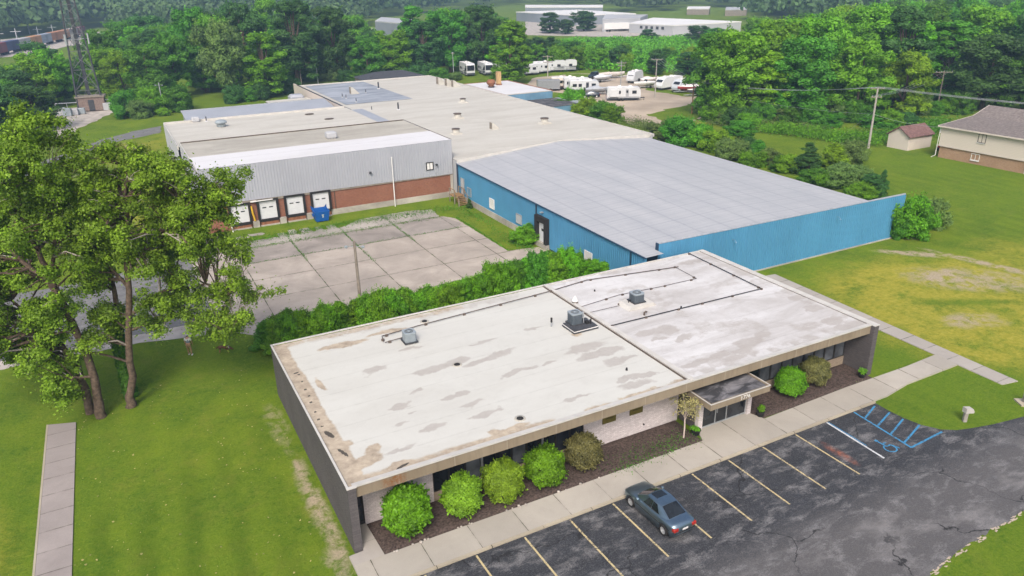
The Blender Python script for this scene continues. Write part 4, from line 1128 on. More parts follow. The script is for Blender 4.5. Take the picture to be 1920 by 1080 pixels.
for x in (6.2, 9.3, 12.45):
    b = MB(); b.box(x-0.36, x+0.36, GY0-0.45, GY0-0.01, 0, 0.72); b.build("dock_buttress", M['concrete_wall'], gb, org=GO)
for (x0, x1) in ((3.3, 5.0), (5.9, 8.4)):
    b = MB(); b.box(x0, x1, GY0-0.42, GY0-0.1, 3.04, 3.13); b.build("rain_hood", M['white'], gb, org=GO)
b = MB(); b.path([(5.9, GY0-.32, 2.6), (5.95, GY0-.34, 1.8), (6.12, GY0-.32, .8)], [0.09, .12, .10], 6); b.build("yellow_dock_guard", M['yellow'], gb, org=GO)
b = MB(); b.tube((15.75, GY0-.06, .72), (15.75, GY0-.06, 3.0), 0.05); b.build("downpipe", M['pipe'], gb, org=GO)
# window in the cladding, wall lamps
f = MB(); y = GY0-0.24
f.box(27.75, 27.85, y, y+.12, 3.95, 4.95); f.box(28.65, 28.75, y, y+.12, 3.95, 4.95); f.box(27.85, 28.65, y, y+.12, 3.95, 4.03); f.box(27.85, 28.65, y, y+.12, 4.87, 4.95); f.box(28.23, 28.28, y+.02, y+.1, 4.03, 4.87)
fo = f.build("window", M['darkframe'], gb, org=GO); b = MB(); b.box(27.85, 28.65, y+.06, y+.08, 4.03, 4.87); b.build("pane", M['white'], fo, org=GO)
for x, z in ((29.15, 4.5), (20.4, 4.6)):
    b = MB(); b.box(x-.12, x+.12, GY0-.45, GY0-.15, z-.06, z+.14); b.build("wall_lamp", M['pitch'], gb, org=GO)
e = empty("white_pole", (23.15, GY0-0.55, 0), 0, "tall thin white pole against the red brick wall of the dock building", "pole")
b = MB(); b.tube((0, 0, 0), (0.05, 0.15, 6.2), 0.075, 0.06); b.build("shaft", M['white'], e)
b = MB(); b.lathe([(0.10, 0), (0.10, 0.05), (0.001, 0.08)], 8, 0, Matrix.Translation((0.05, .15, 6.2))); b.build("cap", M['white'], e)
e = empty("white_post", (3.45, 58.0, 0), R(0), "short white post at the corner of the leftmost dock door", "post"); b = MB(); b.tube((0, 0, 0), (-.12, 0, 1.1), 0.07); b.build("shaft", M['white'], e)
b = MB(); b.lathe([(0.08, 0), (0.05, .05), (0.001, .06)], 8, 0, Matrix.Translation((-.12, 0, 1.1))); b.build("cap", M['white'], e)
# blue bin in front of the right dock door
c = at(608, 419)
e = empty("rubbish_bin", (c[0], 57.0, 0), R(0), "open topped blue rubbish bin in front of the rightmost dock door", "bin")
b = MB(); w0, w1 = 0.72, 0.90
b.add([(-w0, -.55, .12), (w0, -.55, .12), (w0, .55, .12), (-w0, .55, .12), (-w1, -.75, 1.35), (w1, -.75, 1.35), (w1, .65, 1.45), (-w1, .65, 1.45), (-w1+.07, -.68, 1.36), (w1-.07, -.68, 1.36), (w1-.07, .58, 1.46), (-w1+.07, .58, 1.46), (-w0+.07, -.48, .2), (w0-.07, -.48, .2), (w0-.07, .48, .2), (-w0+.07, .48, .2)],
   [(3,2,1,0), (0,1,5,4), (1,2,6,5), (2,3,7,6), (3,0,4,7), (4,5,9,8), (5,6,10,9), (6,7,11,10), (7,4,8,11), (8,9,13,12), (9,10,14,13), (10,11,15,14), (11,8,12,15), (12,13,14,15)])
b.build("body", M['bin'], e)
b = MB(); b.box(-w1-.03, w1+.03, .62, .72, 1.38, 1.50); b.build("rim", M['bin'], e)
b = MB(); b.box(-w1-.08, -w1+.06, -.2, .35, .7, .95); b.build("lifting_pocket", M['bin'], e); b = MB(); b.box(w1-.06, w1+.08, -.2, .35, .7, .95); b.build("lifting_pocket", M['bin'], e)
b = MB(); b.lathe([(.15, 0), (.15, .015), (.001, .015)], 10, 0, Matrix.Translation((0.08, -.665, .92)) @ Matrix.Rotation(R(99), 4, 'X')); b.box(0.0, 0.16, -.645, -.62, .60, .72); b.build("white_mark", M['white'], e)
for x in (-.6, .6):
    b = MB(); b.lathe([(.06, -.03), (.06, .03)], 8, 0, Matrix.Translation((x, 0, .06)) @ Matrix.Rotation(R(90), 4, 'Y')); b.box(x-.04, x+.04, -.04, .04, .06, .14); b.build("caster", M['black'], e)
b = MB(); b.add([(-w1, .62, 1.42), (-w1+.5, .62, 1.42), (-w1-.12, .75, 1.85)], [(0,1,2), (2,1,0)]); b.add([(w1-.3, .66, 1.46), (w1+.02, .66, 1.46), (w1+.05, .72, 1.82)], [(0,1,2), (2,1,0)]); b.build("lid_flap", M['bin'], e, fixn=False)

# --- main white roofed factory
mf = empty("factory_building", (31.5, 57.4, 0), 0, "long low factory under a wide dirty white flat roof", "factory")
FO = (31.5, 57.4, 0)
FX1, FYB, FZ5 = 62.6, 143.0, 5.05
b = MB(); b.box(31.52, FX1, 57.5, FYB, 0, FZ5-0.12); b.build("wall", M['far_pale'], mf, org=FO)
def zf(X, Y): return FZ5 - 0.05 + 0.10*np.sin(X*0.2)*0.3
grid_mesh("roof", np.linspace(0, FX1+.15-31.5, 60), np.linspace(0.05, FYB+.1-57.4, 120), zf, {}, M['roof_ind'], mf)
b = MB(); b.box(FX1-.05, FX1+0.22, 57.4, FYB+.1, FZ5-.35, FZ5+.05); b.build("coping", M['cap'], mf, org=FO)
b = MB(); b.box(31.4, FX1-.05, FYB-.05, FYB+.2, FZ5-.35, FZ5+.10); b.build("coping", M['cap'], mf, org=FO)
b = MB(); b.add([(31.5, 57.42, 4.6), (46.6, 57.42, 5.80), (61.7, 57.42, 4.62), (62.7, 57.42, 5.08), (46.6, 57.42, 5.92), (31.5, 57.42, 5.05)], [(0, 1, 4, 5), (1, 2, 3, 4)]); b.build("junction_flashing", M['cap'], mf, org=FO, fixn=False)
grid_mesh("dark_roof_patch", np.linspace(1.2, 14.4, 40), np.linspace(110.5-57.4, 141.5-57.4, 60), lambda X, Y: FZ5+0.03+0*X, {}, M['roof_dark'], mf)
b = MB(); b.box(31.3, 31.52, 100, 146.5, 0, FZ5+0.15); b.build("west_wall", M['siding_cream'], mf, org=FO)
b = MB(); b.box(31.28, 31.6, 100, 143, FZ5+.15, FZ5+.22); b.build("west_coping", M['pitch'], mf, org=FO)
# lean-to roof strip, open canopy and back gable
an = empty("storage_annex", (5.2, 101.5, 0), 0, "annex with sloped bluish grey metal roof behind the dock building", "annex")
b = MB(); b.extr([(101.5-101.5, 0), (118.5-101.5, 0), (118.5-101.5, 5.2), (0, 3.6)], 'x', 0.0, 25.5); b.build("wall", M['greymetal'], an)
b = MB(); b.extr([(-0.2, 3.62), (17.3, 5.25), (17.3, 5.35), (-0.2, 3.72)], 'x', -.2, 25.7); b.build("roof", M['greymetal'], an)
b = MB(); b.box(-.25, 25.7, 17.25, 17.4, 5.05, 5.42); b.build("fascia", M['steel'], an)
oc = empty("open_canopy", (22.4, 117, 0), 0, "white roofed open canopy on posts against the factory side", "canopy")
b = MB(); b.box(0, 8.7, 2, 16, 3.65, 3.85); b.build("roof", M['roof_ind'], oc)
for (x, yy) in ((0.15, 2.2), (0.15, 6.8), (0.15, 11.4), (0.15, 15.8)):
    b = MB(); b.box(x-.1, x+.1, yy-.1, yy+.1, 0, 3.65); b.build("post", M['wood'], oc)
b = MB(); b.bbox(5.2, 8.2, 16.5, 19.5, 0, 4.4, .4); b.build("tank_housing", M['siding'], oc)
gbk = empty("gable_shed", (48, 146, 0), 0, "low shed with dark felt roof at the far end of the factory", "shed")
b = MB(); b.box(0, 15, 0, 9, 0, 4.6); b.build("wall", M['wood'], gbk)
b = MB(); b.add([(-.4, -.4, 4.6), (15.4, -.4, 4.6), (15.4, 9.4, 4.6), (-.4, 9.4, 4.6), (4, 4.5, 6.0), (10.5, 4.5, 6.0)], [(0,1,5,4), (1,2,5), (2,3,4,5), (3,0,4), (3,2,1,0)]); b.build("roof", M['pitch'], gbk)
# right annex: white roof with reddish rim, faded blue wall, lower dark roof
ax = empty("side_annex", (66.2, 111.5, 0), 0, "small annex with white roof, reddish rim and faded blue wall right of the factory", "annex")
b = MB(); ribbed(b, (0, 0), (11.6, 0), 0, 3.9, (0, -1), .4, .05); b.build("front_cladding", M['blue_fade'], ax, fixn=False)
b = MB(); b.box(0, 11.6, 0.02, 20.6, 0, 3.85); b.build("wall", M['siding_cream'], ax)
b = MB(); b.box(.3, 11.3, .3, 20.3, 3.85, 3.95); b.build("roof", M['roof_white'], ax)
b = MB(); b.box(-.05, .3, -.05, 20.6, 3.8, 4.02); b.box(11.3, 11.7, -.05, 20.6, 3.8, 4.02); b.box(.3, 11.3, 20.3, 20.65, 3.8, 4.02); b.build("rim", M['rust'], ax)
b = MB(); b.box(.3, 11.3, -.06, .28, 3.84, 4.0); b.build("front_coping", M['cap'], ax)
dl = empty("lower_lean_to", (66.2, 101.5, 0), 0, "low lean-to with black felt roof in front of the faded blue wall", "annex")
b = MB(); b.box(-.5, 14.6, 0, 9.9, 0, 2.35); b.build("wall", M['blue_fade'], dl); b = MB(); b.box(-.7, 12.0, -.1, 9.85, 2.35, 2.45); b.build("roof", M['felt'], dl); b = MB(); b.box(12.0, 14.7, -.1, 9.85, 2.35, 2.43); b.build("metal_roof", M['greymetal'], dl)
# roof vents on the factory and dock roofs
def curbvent(px, py, z, label, s=1.0, kind=0):
    c = at(px, py, z); e = empty("roof_vent", (c[0], c[1], z-.06), R(0), label, "vent", "vents on the factory roofs")
    if kind == 0:
        b = MB(); b.extr([(-1.2*s, 0), (1.2*s, 0), (.75*s, .35*s), (-.75*s, .35*s)], 'y', -.8*s, .8*s); b.lathe([(.72*s, .3*s), (.66*s, .95*s)], 14); b.build("curb", M['roof_ind'], e)
        b = MB(); b.lathe([(.80*s, .95*s), (.80*s, 1.05*s), (.001, 1.06*s)], 14); b.build("lid", M['pipe'], e)
    elif kind == 1:
        b = MB(); b.lathe([(.75*s, 0), (.75*s, .5*s), (1.0*s, .55*s), (1.0*s, .75*s)], 14); b.build("drum", M['ac'], e)
        b = MB(); b.lathe([(1.02*s, .75*s), (.8*s, 1.0*s), (.4*s, 1.12*s), (.001, 1.15*s)], 14); b.build("dome", M['ac'], e)
    elif kind == 2:
        b = MB(); b.extr([(-.2*s, 0), (1.6*s, 0), (1.3*s, .3*s), (.25*s, 1.35*s), (-.2*s, 1.5*s)], 'y', -.6*s, .6*s); b.build("hood", M['roof_ind'], e)
        b = MB(); b.box(-.24*s, -.205*s, -.5*s, .5*s, .15*s, 1.4*s); b.build("louvre", M['wood'], e)
    elif kind == 3:
        b = MB(); b.tube((0, 0, 0), (0, 0, 1.5*s), .16*s); b.build("stack", M['pitch'], e); b = MB(); b.lathe([(.5*s, 0), (.28*s, .22*s), (.16*s, .25*s)], 10); b.build("flashing", M['roof_white'], e)
    elif kind == 4:
        b = MB(); b.bbox(-.7*s, .7*s, -.7*s, .7*s, .25*s, .95*s, .12*s); b.build("casing", M['far_pale'], e); b = MB(); b.box(-.5*s, .5*s, -.5*s, .5*s, 0, .25*s); b.build("base", M['roof_white'], e)
    return e
curbvent(858, 222, 5, "round lidded vent on the white roof nearest the dock building's back corner", .85)
curbvent(855, 251, 5, "nearest round lidded vent on the white factory roof", .8)
curbvent(868, 192, 5, "farthest round lidded vent on the white factory roof", .75)
curbvent(1021, 231, 5, "round lidded vent close to the right edge of the white roof", .85)
curbvent(922, 242, 5, "white hooded vent with upright louvre in the middle of the white roof", .75, 2)
curbvent(747, 206, 5, "slim dark stack on the white roof beyond the dock roof", .9, 3)
curbvent(697, 206, 5, "short dark stack left of the slim stack", .45, 3)
curbvent(710, 167, 5, "slim dark stack at the right side of the dark roof", 1.0, 3)
curbvent(659, 176, 5.1, "pale hooded vent on the dark roof", 1.0, 2)
for k, (px, py) in enumerate(((642, 182), (649, 184), (668, 191), (686, 174))): curbvent(px, py, 5.1, ("left of the pair of white stubs on the dark roof", "right of the pair of white stubs on the dark roof", "white stub at the front of the dark roof", "white stub right of the pale hooded vent")[k], .5, 3)
curbvent(415, 236, 7, "domed grey ventilator on the back roof of the dock building", .85, 1)
curbvent(621, 259, 7.4, "boxy pale ventilator on the front roof of the dock building", .95, 4)
curbvent(367, 228, 6.9, "boxy grey ventilator at the left rear edge of the dock roof", .8, 4)
curbvent(387, 227, 6.9, "small dark stack beside the boxy grey ventilator", .5, 3)
curbvent(822, 158, 5, "left of the three white hooded vents at the far end", 1.1, 2)
curbvent(838, 161, 5, "middle of the three white hooded vents at the far end", 1.1, 2)
curbvent(850, 163, 5, "right of the three white hooded vents at the far end", 1.0, 2)
c = at(921, 164, 3.95); e = empty("roof_fan", (c[0], c[1], 3.92), 0, "rust red mushroom fan on the small annex roof", "fan")
b = MB(); b.lathe([(.6, 0), (.6, .5), (.95, .8), (1.05, 1.2), (.7, 1.7), (.001, 1.75)], 12); b.build("hood", M['rust'], e); b = MB(); b.lathe([(.7, 0), (.7, .3)], 12); b.build("base", M['pitch'], e)
c = at(935, 159, 3.95); e = empty("chimney", (c[0], c[1], 3.92), 0, "tan square chimney on the small annex roof", "chimney")
b = MB(); b.box(-.45, .45, -.45, .45, 0, 2.9); b.build("stack", plain("tan_stack", (.46, .31, .15), .8), e); b = MB(); b.box(-.55, .55, -.55, .55, 0, .3); b.build("base", M['rust'], e)
for k, (px, py, s) in enumerate(((410, 265, .0), (440, 227, .0))): pass
# dark sumps let into the roofs
for k, (px, py, z, lab) in enumerate(((580, 214, 6.95, "dark roof sump far left on the dock building"), (617, 223, 6.95, "dark roof sump in front of the far left one"), (677, 218, 5.6, "dark roof sump by the step to the factory roof"), (700, 232, 7.0, "dark sump at the corner of the roof edge pipe"))):
    c = at(px, py, z); b = MB(); b.lathe([(.75, 0), (.7, .06), (.45, .07), (.001, .03)], 12, 0, Matrix.Scale(.6, 4, (0, 1, 0)))
    e = empty("roof_sump", (c[0], c[1], z+.02), 0, lab, "drain", "sumps in the factory roofs"); b.build("grate", M['pipe'], e)

# --- house and garden shed at the right edge
HX0 = 103.6
ho = empty("house", (HX0, 40.4, 0), R(1.0), "house with cream siding above tan brick and grey hip roof", "house")
hl, hw_ = 26.0, 15.0
b = MB(); b.box(0, hw_, -hl, 0, 0, 1.75); b.build("brick_wall", M['tan_brick_y'], ho)
def lapmat():
    g = NT("cream_lap_siding"); p = g.obj(); z = g.sep(p)[2]
    fr = g.math("FRACT", g.math("DIVIDE", z, .22))
    col = g.mix(g.ramp(fr, .0, .12, 1, 0), (0.61, 0.545, 0.48), (0.43, 0.38, 0.33)); col = g.mix(g.ramp(g.noise(p, 1.2, 4), .4, .7, 0, .15), col, (.55, .5, .42))
    return g.done(col, .6, .3)
M['lap'] = lapmat()
b = MB(); b.box(-.15, hw_+.15, -hl-.15, .15, 1.75, 4.75); b.build("siding_wall", M['lap'], ho)
b = MB(); b.box(-0.19, -0.152, -hl, .15, 1.72, 1.90); b.build("band_board", M['siding_cream'], ho)
b = MB(); ov = .55
RP = [(-ov, 4.74), (7.9, 5.38), (11.6, 6.65), (21.5, 4.74), (21.5, 4.62), (11.6, 6.50), (7.9, 5.24), (-ov, 4.60)]
b.extr(RP, 'y', -hl-ov, ov); b.build("roof", M['shingle'], ho)
b = MB(); b.extr([(.0, 4.70), (hw_, 4.70), (hw_, 5.95), (11.6, 6.45), (7.9, 5.2)], 'y', -.1, .14); b.build("gable", M['lap'], ho)
b = MB(); b.box(-ov-.05, -ov+.03, -hl-ov, ov, 4.56, 4.77); b.extr([(-ov, 4.57), (-ov, 4.76), (7.9, 5.40), (11.6, 6.67), (11.6, 6.46), (7.9, 5.20)], 'y', ov-.02, ov+.05); b.build("eaves_board", M['siding_cream'], ho)
for (y1, z0, w_, h_, lab) in ((-5.55, 3.2, 1.15, 1.25, "dark upper window under the eaves"), (-5.0, 0.55, 1.25, .95, "lower window in the brick with pale blind")):
    up = z0 > 2; X = -.19 if up else -.05
    f = MB(); t = .07
    f.box(X, X+.12, y1-w_, y1-w_+t, z0, z0+h_); f.box(X, X+.12, y1-t, y1, z0, z0+h_); f.box(X, X+.12, y1-w_+t, y1-t, z0, z0+t); f.box(X, X+.12, y1-w_+t, y1-t, z0+h_-t, z0+h_); f.box(X+.01, X+.1, y1-w_/2-.03, y1-w_/2+.03, z0+t, z0+h_-t)
    fo = f.build("window", M['white'] if not up else M['darkframe'], ho, label=lab); p = MB(); p.box(X+.06, X+.08, y1-w_+t, y1-t, z0+t, z0+h_-t); p.build("pane", M['glass'] if up else M['glass_blind'], fo)
    s_ = MB(); s_.box(X-.06, X+.02, y1-w_-.06, y1+.06, z0-.1, z0-.01); s_.build("sill", M['white'], fo)
b = MB(); b.box(-.12, -.01, -13.6, -12.7, 0, 1.75); b.build("corner_board", M['siding_cream'], ho)
b = MB(); b.path([(-.25, .25, 4.6), (-.25, .3, 2.0), (-.25, .3, .3), (-.9, .5, .05)], .055, 6); b.build("downpipe", M['white'], ho)
b = MB(); b.box(-.05, .25, .15, .40, 3.6, 4.2); b.build("meter_box", M['white'], ho)
sh = empty("garden_shed", (103.6, 45.6, 0), 0, "cream garden shed with reddish brown gable roof beside the house", "shed")
sw, sd = 3.7, 5.6
b = MB(); b.extr([(0, 0), (sw, 0), (sw, 2.15), (sw/2, 3.35), (0, 2.15)], 'x', 0, sd); b.build("wall", M['siding_cream'], sh)
b = MB(); b.extr([(-.28, 2.02), (-.28, 2.16), (sw/2, 3.55), (sw+.28, 2.16), (sw+.28, 2.02), (sw/2, 3.41)], 'x', -.22, sd+.25); b.build("roof", M['shingle_red'], sh)
b = MB(); b.extr([(-.30, 1.99), (-.30, 2.08), (sw/2, 3.46), (sw+.30, 2.08), (sw+.30, 1.99), (sw/2, 3.37)], 'x', -.26, -.222); b.build("barge_board", M['shingle_red'], sh)
tr = empty("garden_tractor", (108.9, 43.3, 0), R(200), "red garden tractor parked between shed and house", "tractor")
b = MB(); b.bbox(.1, 1.5, -.4, .4, .55, 1.15, .12); b.bbox(-.9, .1, -.35, .35, .5, .7, .05); b.build("body", M['red'], tr)
b = MB(); b.bbox(-.75, -.3, -.25, .25, .7, 1.25, .06); b.build("seat", M['black'], tr)
b = MB(); b.path([(.0, 0, 1.0), (-.15, 0, 1.45)], .03, 6); b.lathe([(.2, 0), (.22, .02), (.2, .04)], 12, 0, Matrix.Translation((-.15, 0, 1.45))); b.build("steering_wheel", M['black'], tr)
for (x, yy, r_, w_) in ((-.65, .5, .6, .3), (-.65, -.5, .6, .3), (1.05, .42, .36, .2), (1.05, -.42, .36, .2)):
    b = MB(); b.lathe([(r_*.5, -w_/2), (r_*.95, -w_/2), (r_, -w_/4), (r_, w_/4), (r_*.95, w_/2), (r_*.5, w_/2), (r_*.45, w_/4), (.001, w_/4)], 14, 0, Matrix.Translation((x, yy, r_)) @ Matrix.Rotation(R(90), 4, 'X')); b.build("wheel", M['black'], tr)

# ------------------------------------------------------------------ vegetation
def unit(n, rng):
    v = rng.normal(size=(n, 3)); return v/np.linalg.norm(v, axis=1, keepdims=True)
def leaf_mesh(name, C, N, S, T, mat, asp=0.62, seed=0):
    """rhombic leaf faces: centres C, normals N, half length S, tint T"""
    rng = np.random.default_rng(seed+77)
    n = len(C)
    a = np.cross(N, rng.normal(size=(n, 3))); a /= np.linalg.norm(a, axis=1, keepdims=True)+1e-9
    b = np.cross(N, a)
    S = np.broadcast_to(np.asarray(S, float), (n,))[:, None]
    fold = N*S*0.22
    P = np.stack([C+a*S, C+b*S*asp-fold, C-a*S, C-b*S*asp-fold], 1).reshape(-1, 3)
    me = bpy.data.meshes.new(name)
    me.vertices.add(n*4); me.vertices.foreach_set("co", P.astype(np.float32).ravel())
    me.loops.add(n*4); me.loops.foreach_set("vertex_index", np.arange(n*4, dtype=np.int32))
    me.polygons.add(n); me.polygons.foreach_set("loop_start", (np.arange(n)*4).astype(np.int32)); me.polygons.foreach_set("loop_total", np.full(n, 4, np.int32))
    me.update()
    at_ = me.attributes.new("tint", 'FLOAT', 'POINT'); at_.data.foreach_set("value", np.repeat(np.clip(T, 0, 1), 4).astype(np.float32))
    me.materials.append(mat)
    return me
def clumps(rng, C, r, nl, leaf, up=0.3, flat=0.8, tint_amp=0.30, shell=0.55):
    """leaves on the shells of clumps centred at C with radii r"""
    Cs, Ns, Ss, Ts = [], [], [], []
    tb = rng.uniform(0.5-tint_amp, 0.5+tint_amp, len(C))
    for i in range(len(C)):
        k = int(nl*(r[i]/np.mean(r))**2)+4
        d = unit(k, rng); d[:, 2] = d[:, 2]*0.85+up*0.6; d /= np.linalg.norm(d, axis=1, keepdims=True)
        rad = r[i]*(shell+(1.08-shell)*rng.random(k)**0.6)
        p = C[i]+d*rad[:, None]*np.array([1, 1, flat])
        nr = d+0.75*unit(k, rng)+np.array([0, 0, up]); nr /= np.linalg.norm(nr, axis=1, keepdims=True)
        Cs.append(p); Ns.append(nr); Ss.append(leaf*rng.uniform(.6, 1.25, k)); Ts.append(tb[i]+rng.uniform(-.22, .22, k))
    return np.concatenate(Cs), np.concatenate(Ns), np.concatenate(Ss), np.concatenate(Ts)
def crown_shape(rng, H, Rr, base, ncl, form):
    u = rng.random(ncl*3)
    z = base*H + u*(H-base*H)
    if form == 'round': pr = np.sqrt(np.clip(1-((u-.45)/.56)**2, 0, 1))**.8
    elif form == 'tall': pr = np.sqrt(np.clip(1-((u-.42)/.6)**2, 0, 1))*.9
    elif form == 'cone': pr = (1-u)**.8*.95+.06
    else: pr = np.clip(1.15*u**.6*np.sqrt(np.clip(1-((u-.6)/.42)**2*(u > .6), 0, 1)), 0, 1)
    keep = rng.random(ncl*3) < np.clip(pr+.05, 0, 1)
    z, pr = z[keep][:ncl], pr[keep][:ncl]
    a = rng.random(len(z))*2*math.pi
    lob = 1+.22*np.sin(a*3+rng.random()*6)+.15*np.sin(a*5+rng.random()*6)
    rho = Rr*pr*lob*np.sqrt(rng.uniform(.22, 1, len(z)))*.86
    return np.stack([rho*np.cos(a), rho*np.sin(a), z], -1)
def tree_variant(seed, H=18.0, Rr=5.5, base=.16, ncl=75, nl=115, leaf=.36, form='round', csize=(.14, .29), mat='lf_mid', shoots=150):
    rng = np.random.default_rng(seed)
    C = crown_shape(rng, H*.95, Rr, base, ncl, form)
    r = Rr*rng.uniform(*csize, len(C))
    P, N, S, T = clumps(rng, C, r, nl, leaf)
    if shoots:
        k = int(shoots); ii = rng.integers(0, len(C), k); d = unit(k, rng); d[:, 2] = np.abs(d[:, 2])+.5; d /= np.linalg.norm(d, axis=1, keepdims=True)
        m_ = 14; tt = np.tile(np.linspace(.55, 1.55, m_), k); jj = np.repeat(np.arange(k), m_)
        Ps = C[ii[jj]]+d[jj]*(r[ii[jj]]*tt)[:, None]+rng.normal(size=(k*m_, 3))*leaf*.9; Ns = unit(k*m_, rng)+d[jj]*.4; Ns /= np.linalg.norm(Ns, axis=1, keepdims=True)
        P = np.concatenate([P, Ps]); N = np.concatenate([N, Ns]); S = np.concatenate([S, leaf*rng.uniform(.6, 1.1, k*m_)]); T = np.concatenate([T, np.repeat(rng.uniform(.3, 1, k), m_)])
    crown = leaf_mesh("crown", P, N, S, T, M[mat], seed=seed)
    b = MB(); rr = random.Random(seed)
    pts = [(0, 0, -.1)]; x = y = 0
    for k in range(1, 7):
        x += rr.uniform(-.25, .25); y += rr.uniform(-.25, .25); pts.append((x, y, H*.8*k/6))
    b.path(pts, [H*.021*(1-.14*k) for k in range(7)], 7)
    idx = rng.choice(len(C), min(9, len(C)), replace=False)
    for i in idx:
        c = C[i]; k = min(5, max(1, int(c[2]/(H*.8)*6*.6))); p = pts[k]
        mid = ((p[0]+c[0])/2, (p[1]+c[1])/2, (p[2]+c[2])/2+.3)
        b.path([p, mid, tuple(c)], [H*.008, H*.006, H*.002], 5, 0, False)
    tm = b.build("trunk", M['bark'], fixn=False)
    me = tm.data; bpy.data.objects.remove(tm)
    return crown, me, H, Rr
VAR = {}
VAR['round'] = [tree_variant(10+k, 18, 5.6, .12, 85, 210, .27, 'round') for k in range(4)]
VAR['tall'] = [tree_variant(30+k, 22, 4.6, .08, 95, 200, .27, 'tall') for k in range(3)]
VAR['spread'] = [tree_variant(50+k, 17, 7.0, .22, 90, 210, .29, 'spread') for k in range(2)]
VAR['cone'] = [tree_variant(60+k, 16, 3.6, .02, 85, 180, .19, 'cone', (.16, .28)) for k in range(2)]
VAR['shrub'] = [tree_variant(70+k, 4.0, 2.4, .0, 60, 240, .115, 'round', (.18, .34), shoots=240) for k in range(4)]
VAR['juniper'] = [tree_variant(80+k, 4.5, 1.7, .0, 60, 200, .095, 'cone', (.16, .32)) for k in range(2)]
MATK = {'mid': 'lf_mid', 'dark': 'lf_dark', 'lite': 'lf_lite', 'gold': 'lf_gold', 'gray': 'lf_gray', 'box': 'lf_box', 'dead': 'lf_dead', 'cotton': 'lf_cotton'}
RN = random.Random(5)
def plant(x, y, h, r, form, col, label, cat='tree', group=None, z=0, name=None, nocrown=False):
    v = RN.choice(VAR[form]); crown, trunk, H0, R0 = v
    nm = name or {'shrub': 'shrub', 'juniper': 'juniper_bush', 'cone': 'conifer_tree'}.get(form, 'deciduous_tree')
    e = empty(nm, (x, y, z), RN.uniform(0, 6.28), label, cat, group)
    s = r/R0; e.scale = (s, s*RN.uniform(.9, 1.1), h/H0)
    c = bpy.data.objects.new("crown" if cat == 'tree' else "foliage", crown); COL.objects.link(c); c.parent = e
    c.material_slots[0].link = 'OBJECT'; c.material_slots[0].material = M[MATK[col]]
    t = bpy.data.objects.new("trunk" if cat == 'tree' else "stem", trunk); COL.objects.link(t); t.parent = e
    return e
def plant_px(px, row, top, r, form, col, label, **k):
    c = at(px, row); return plant(c[0], c[1], max(1.0, hgt(c, top)), r, form, col, label, **k)

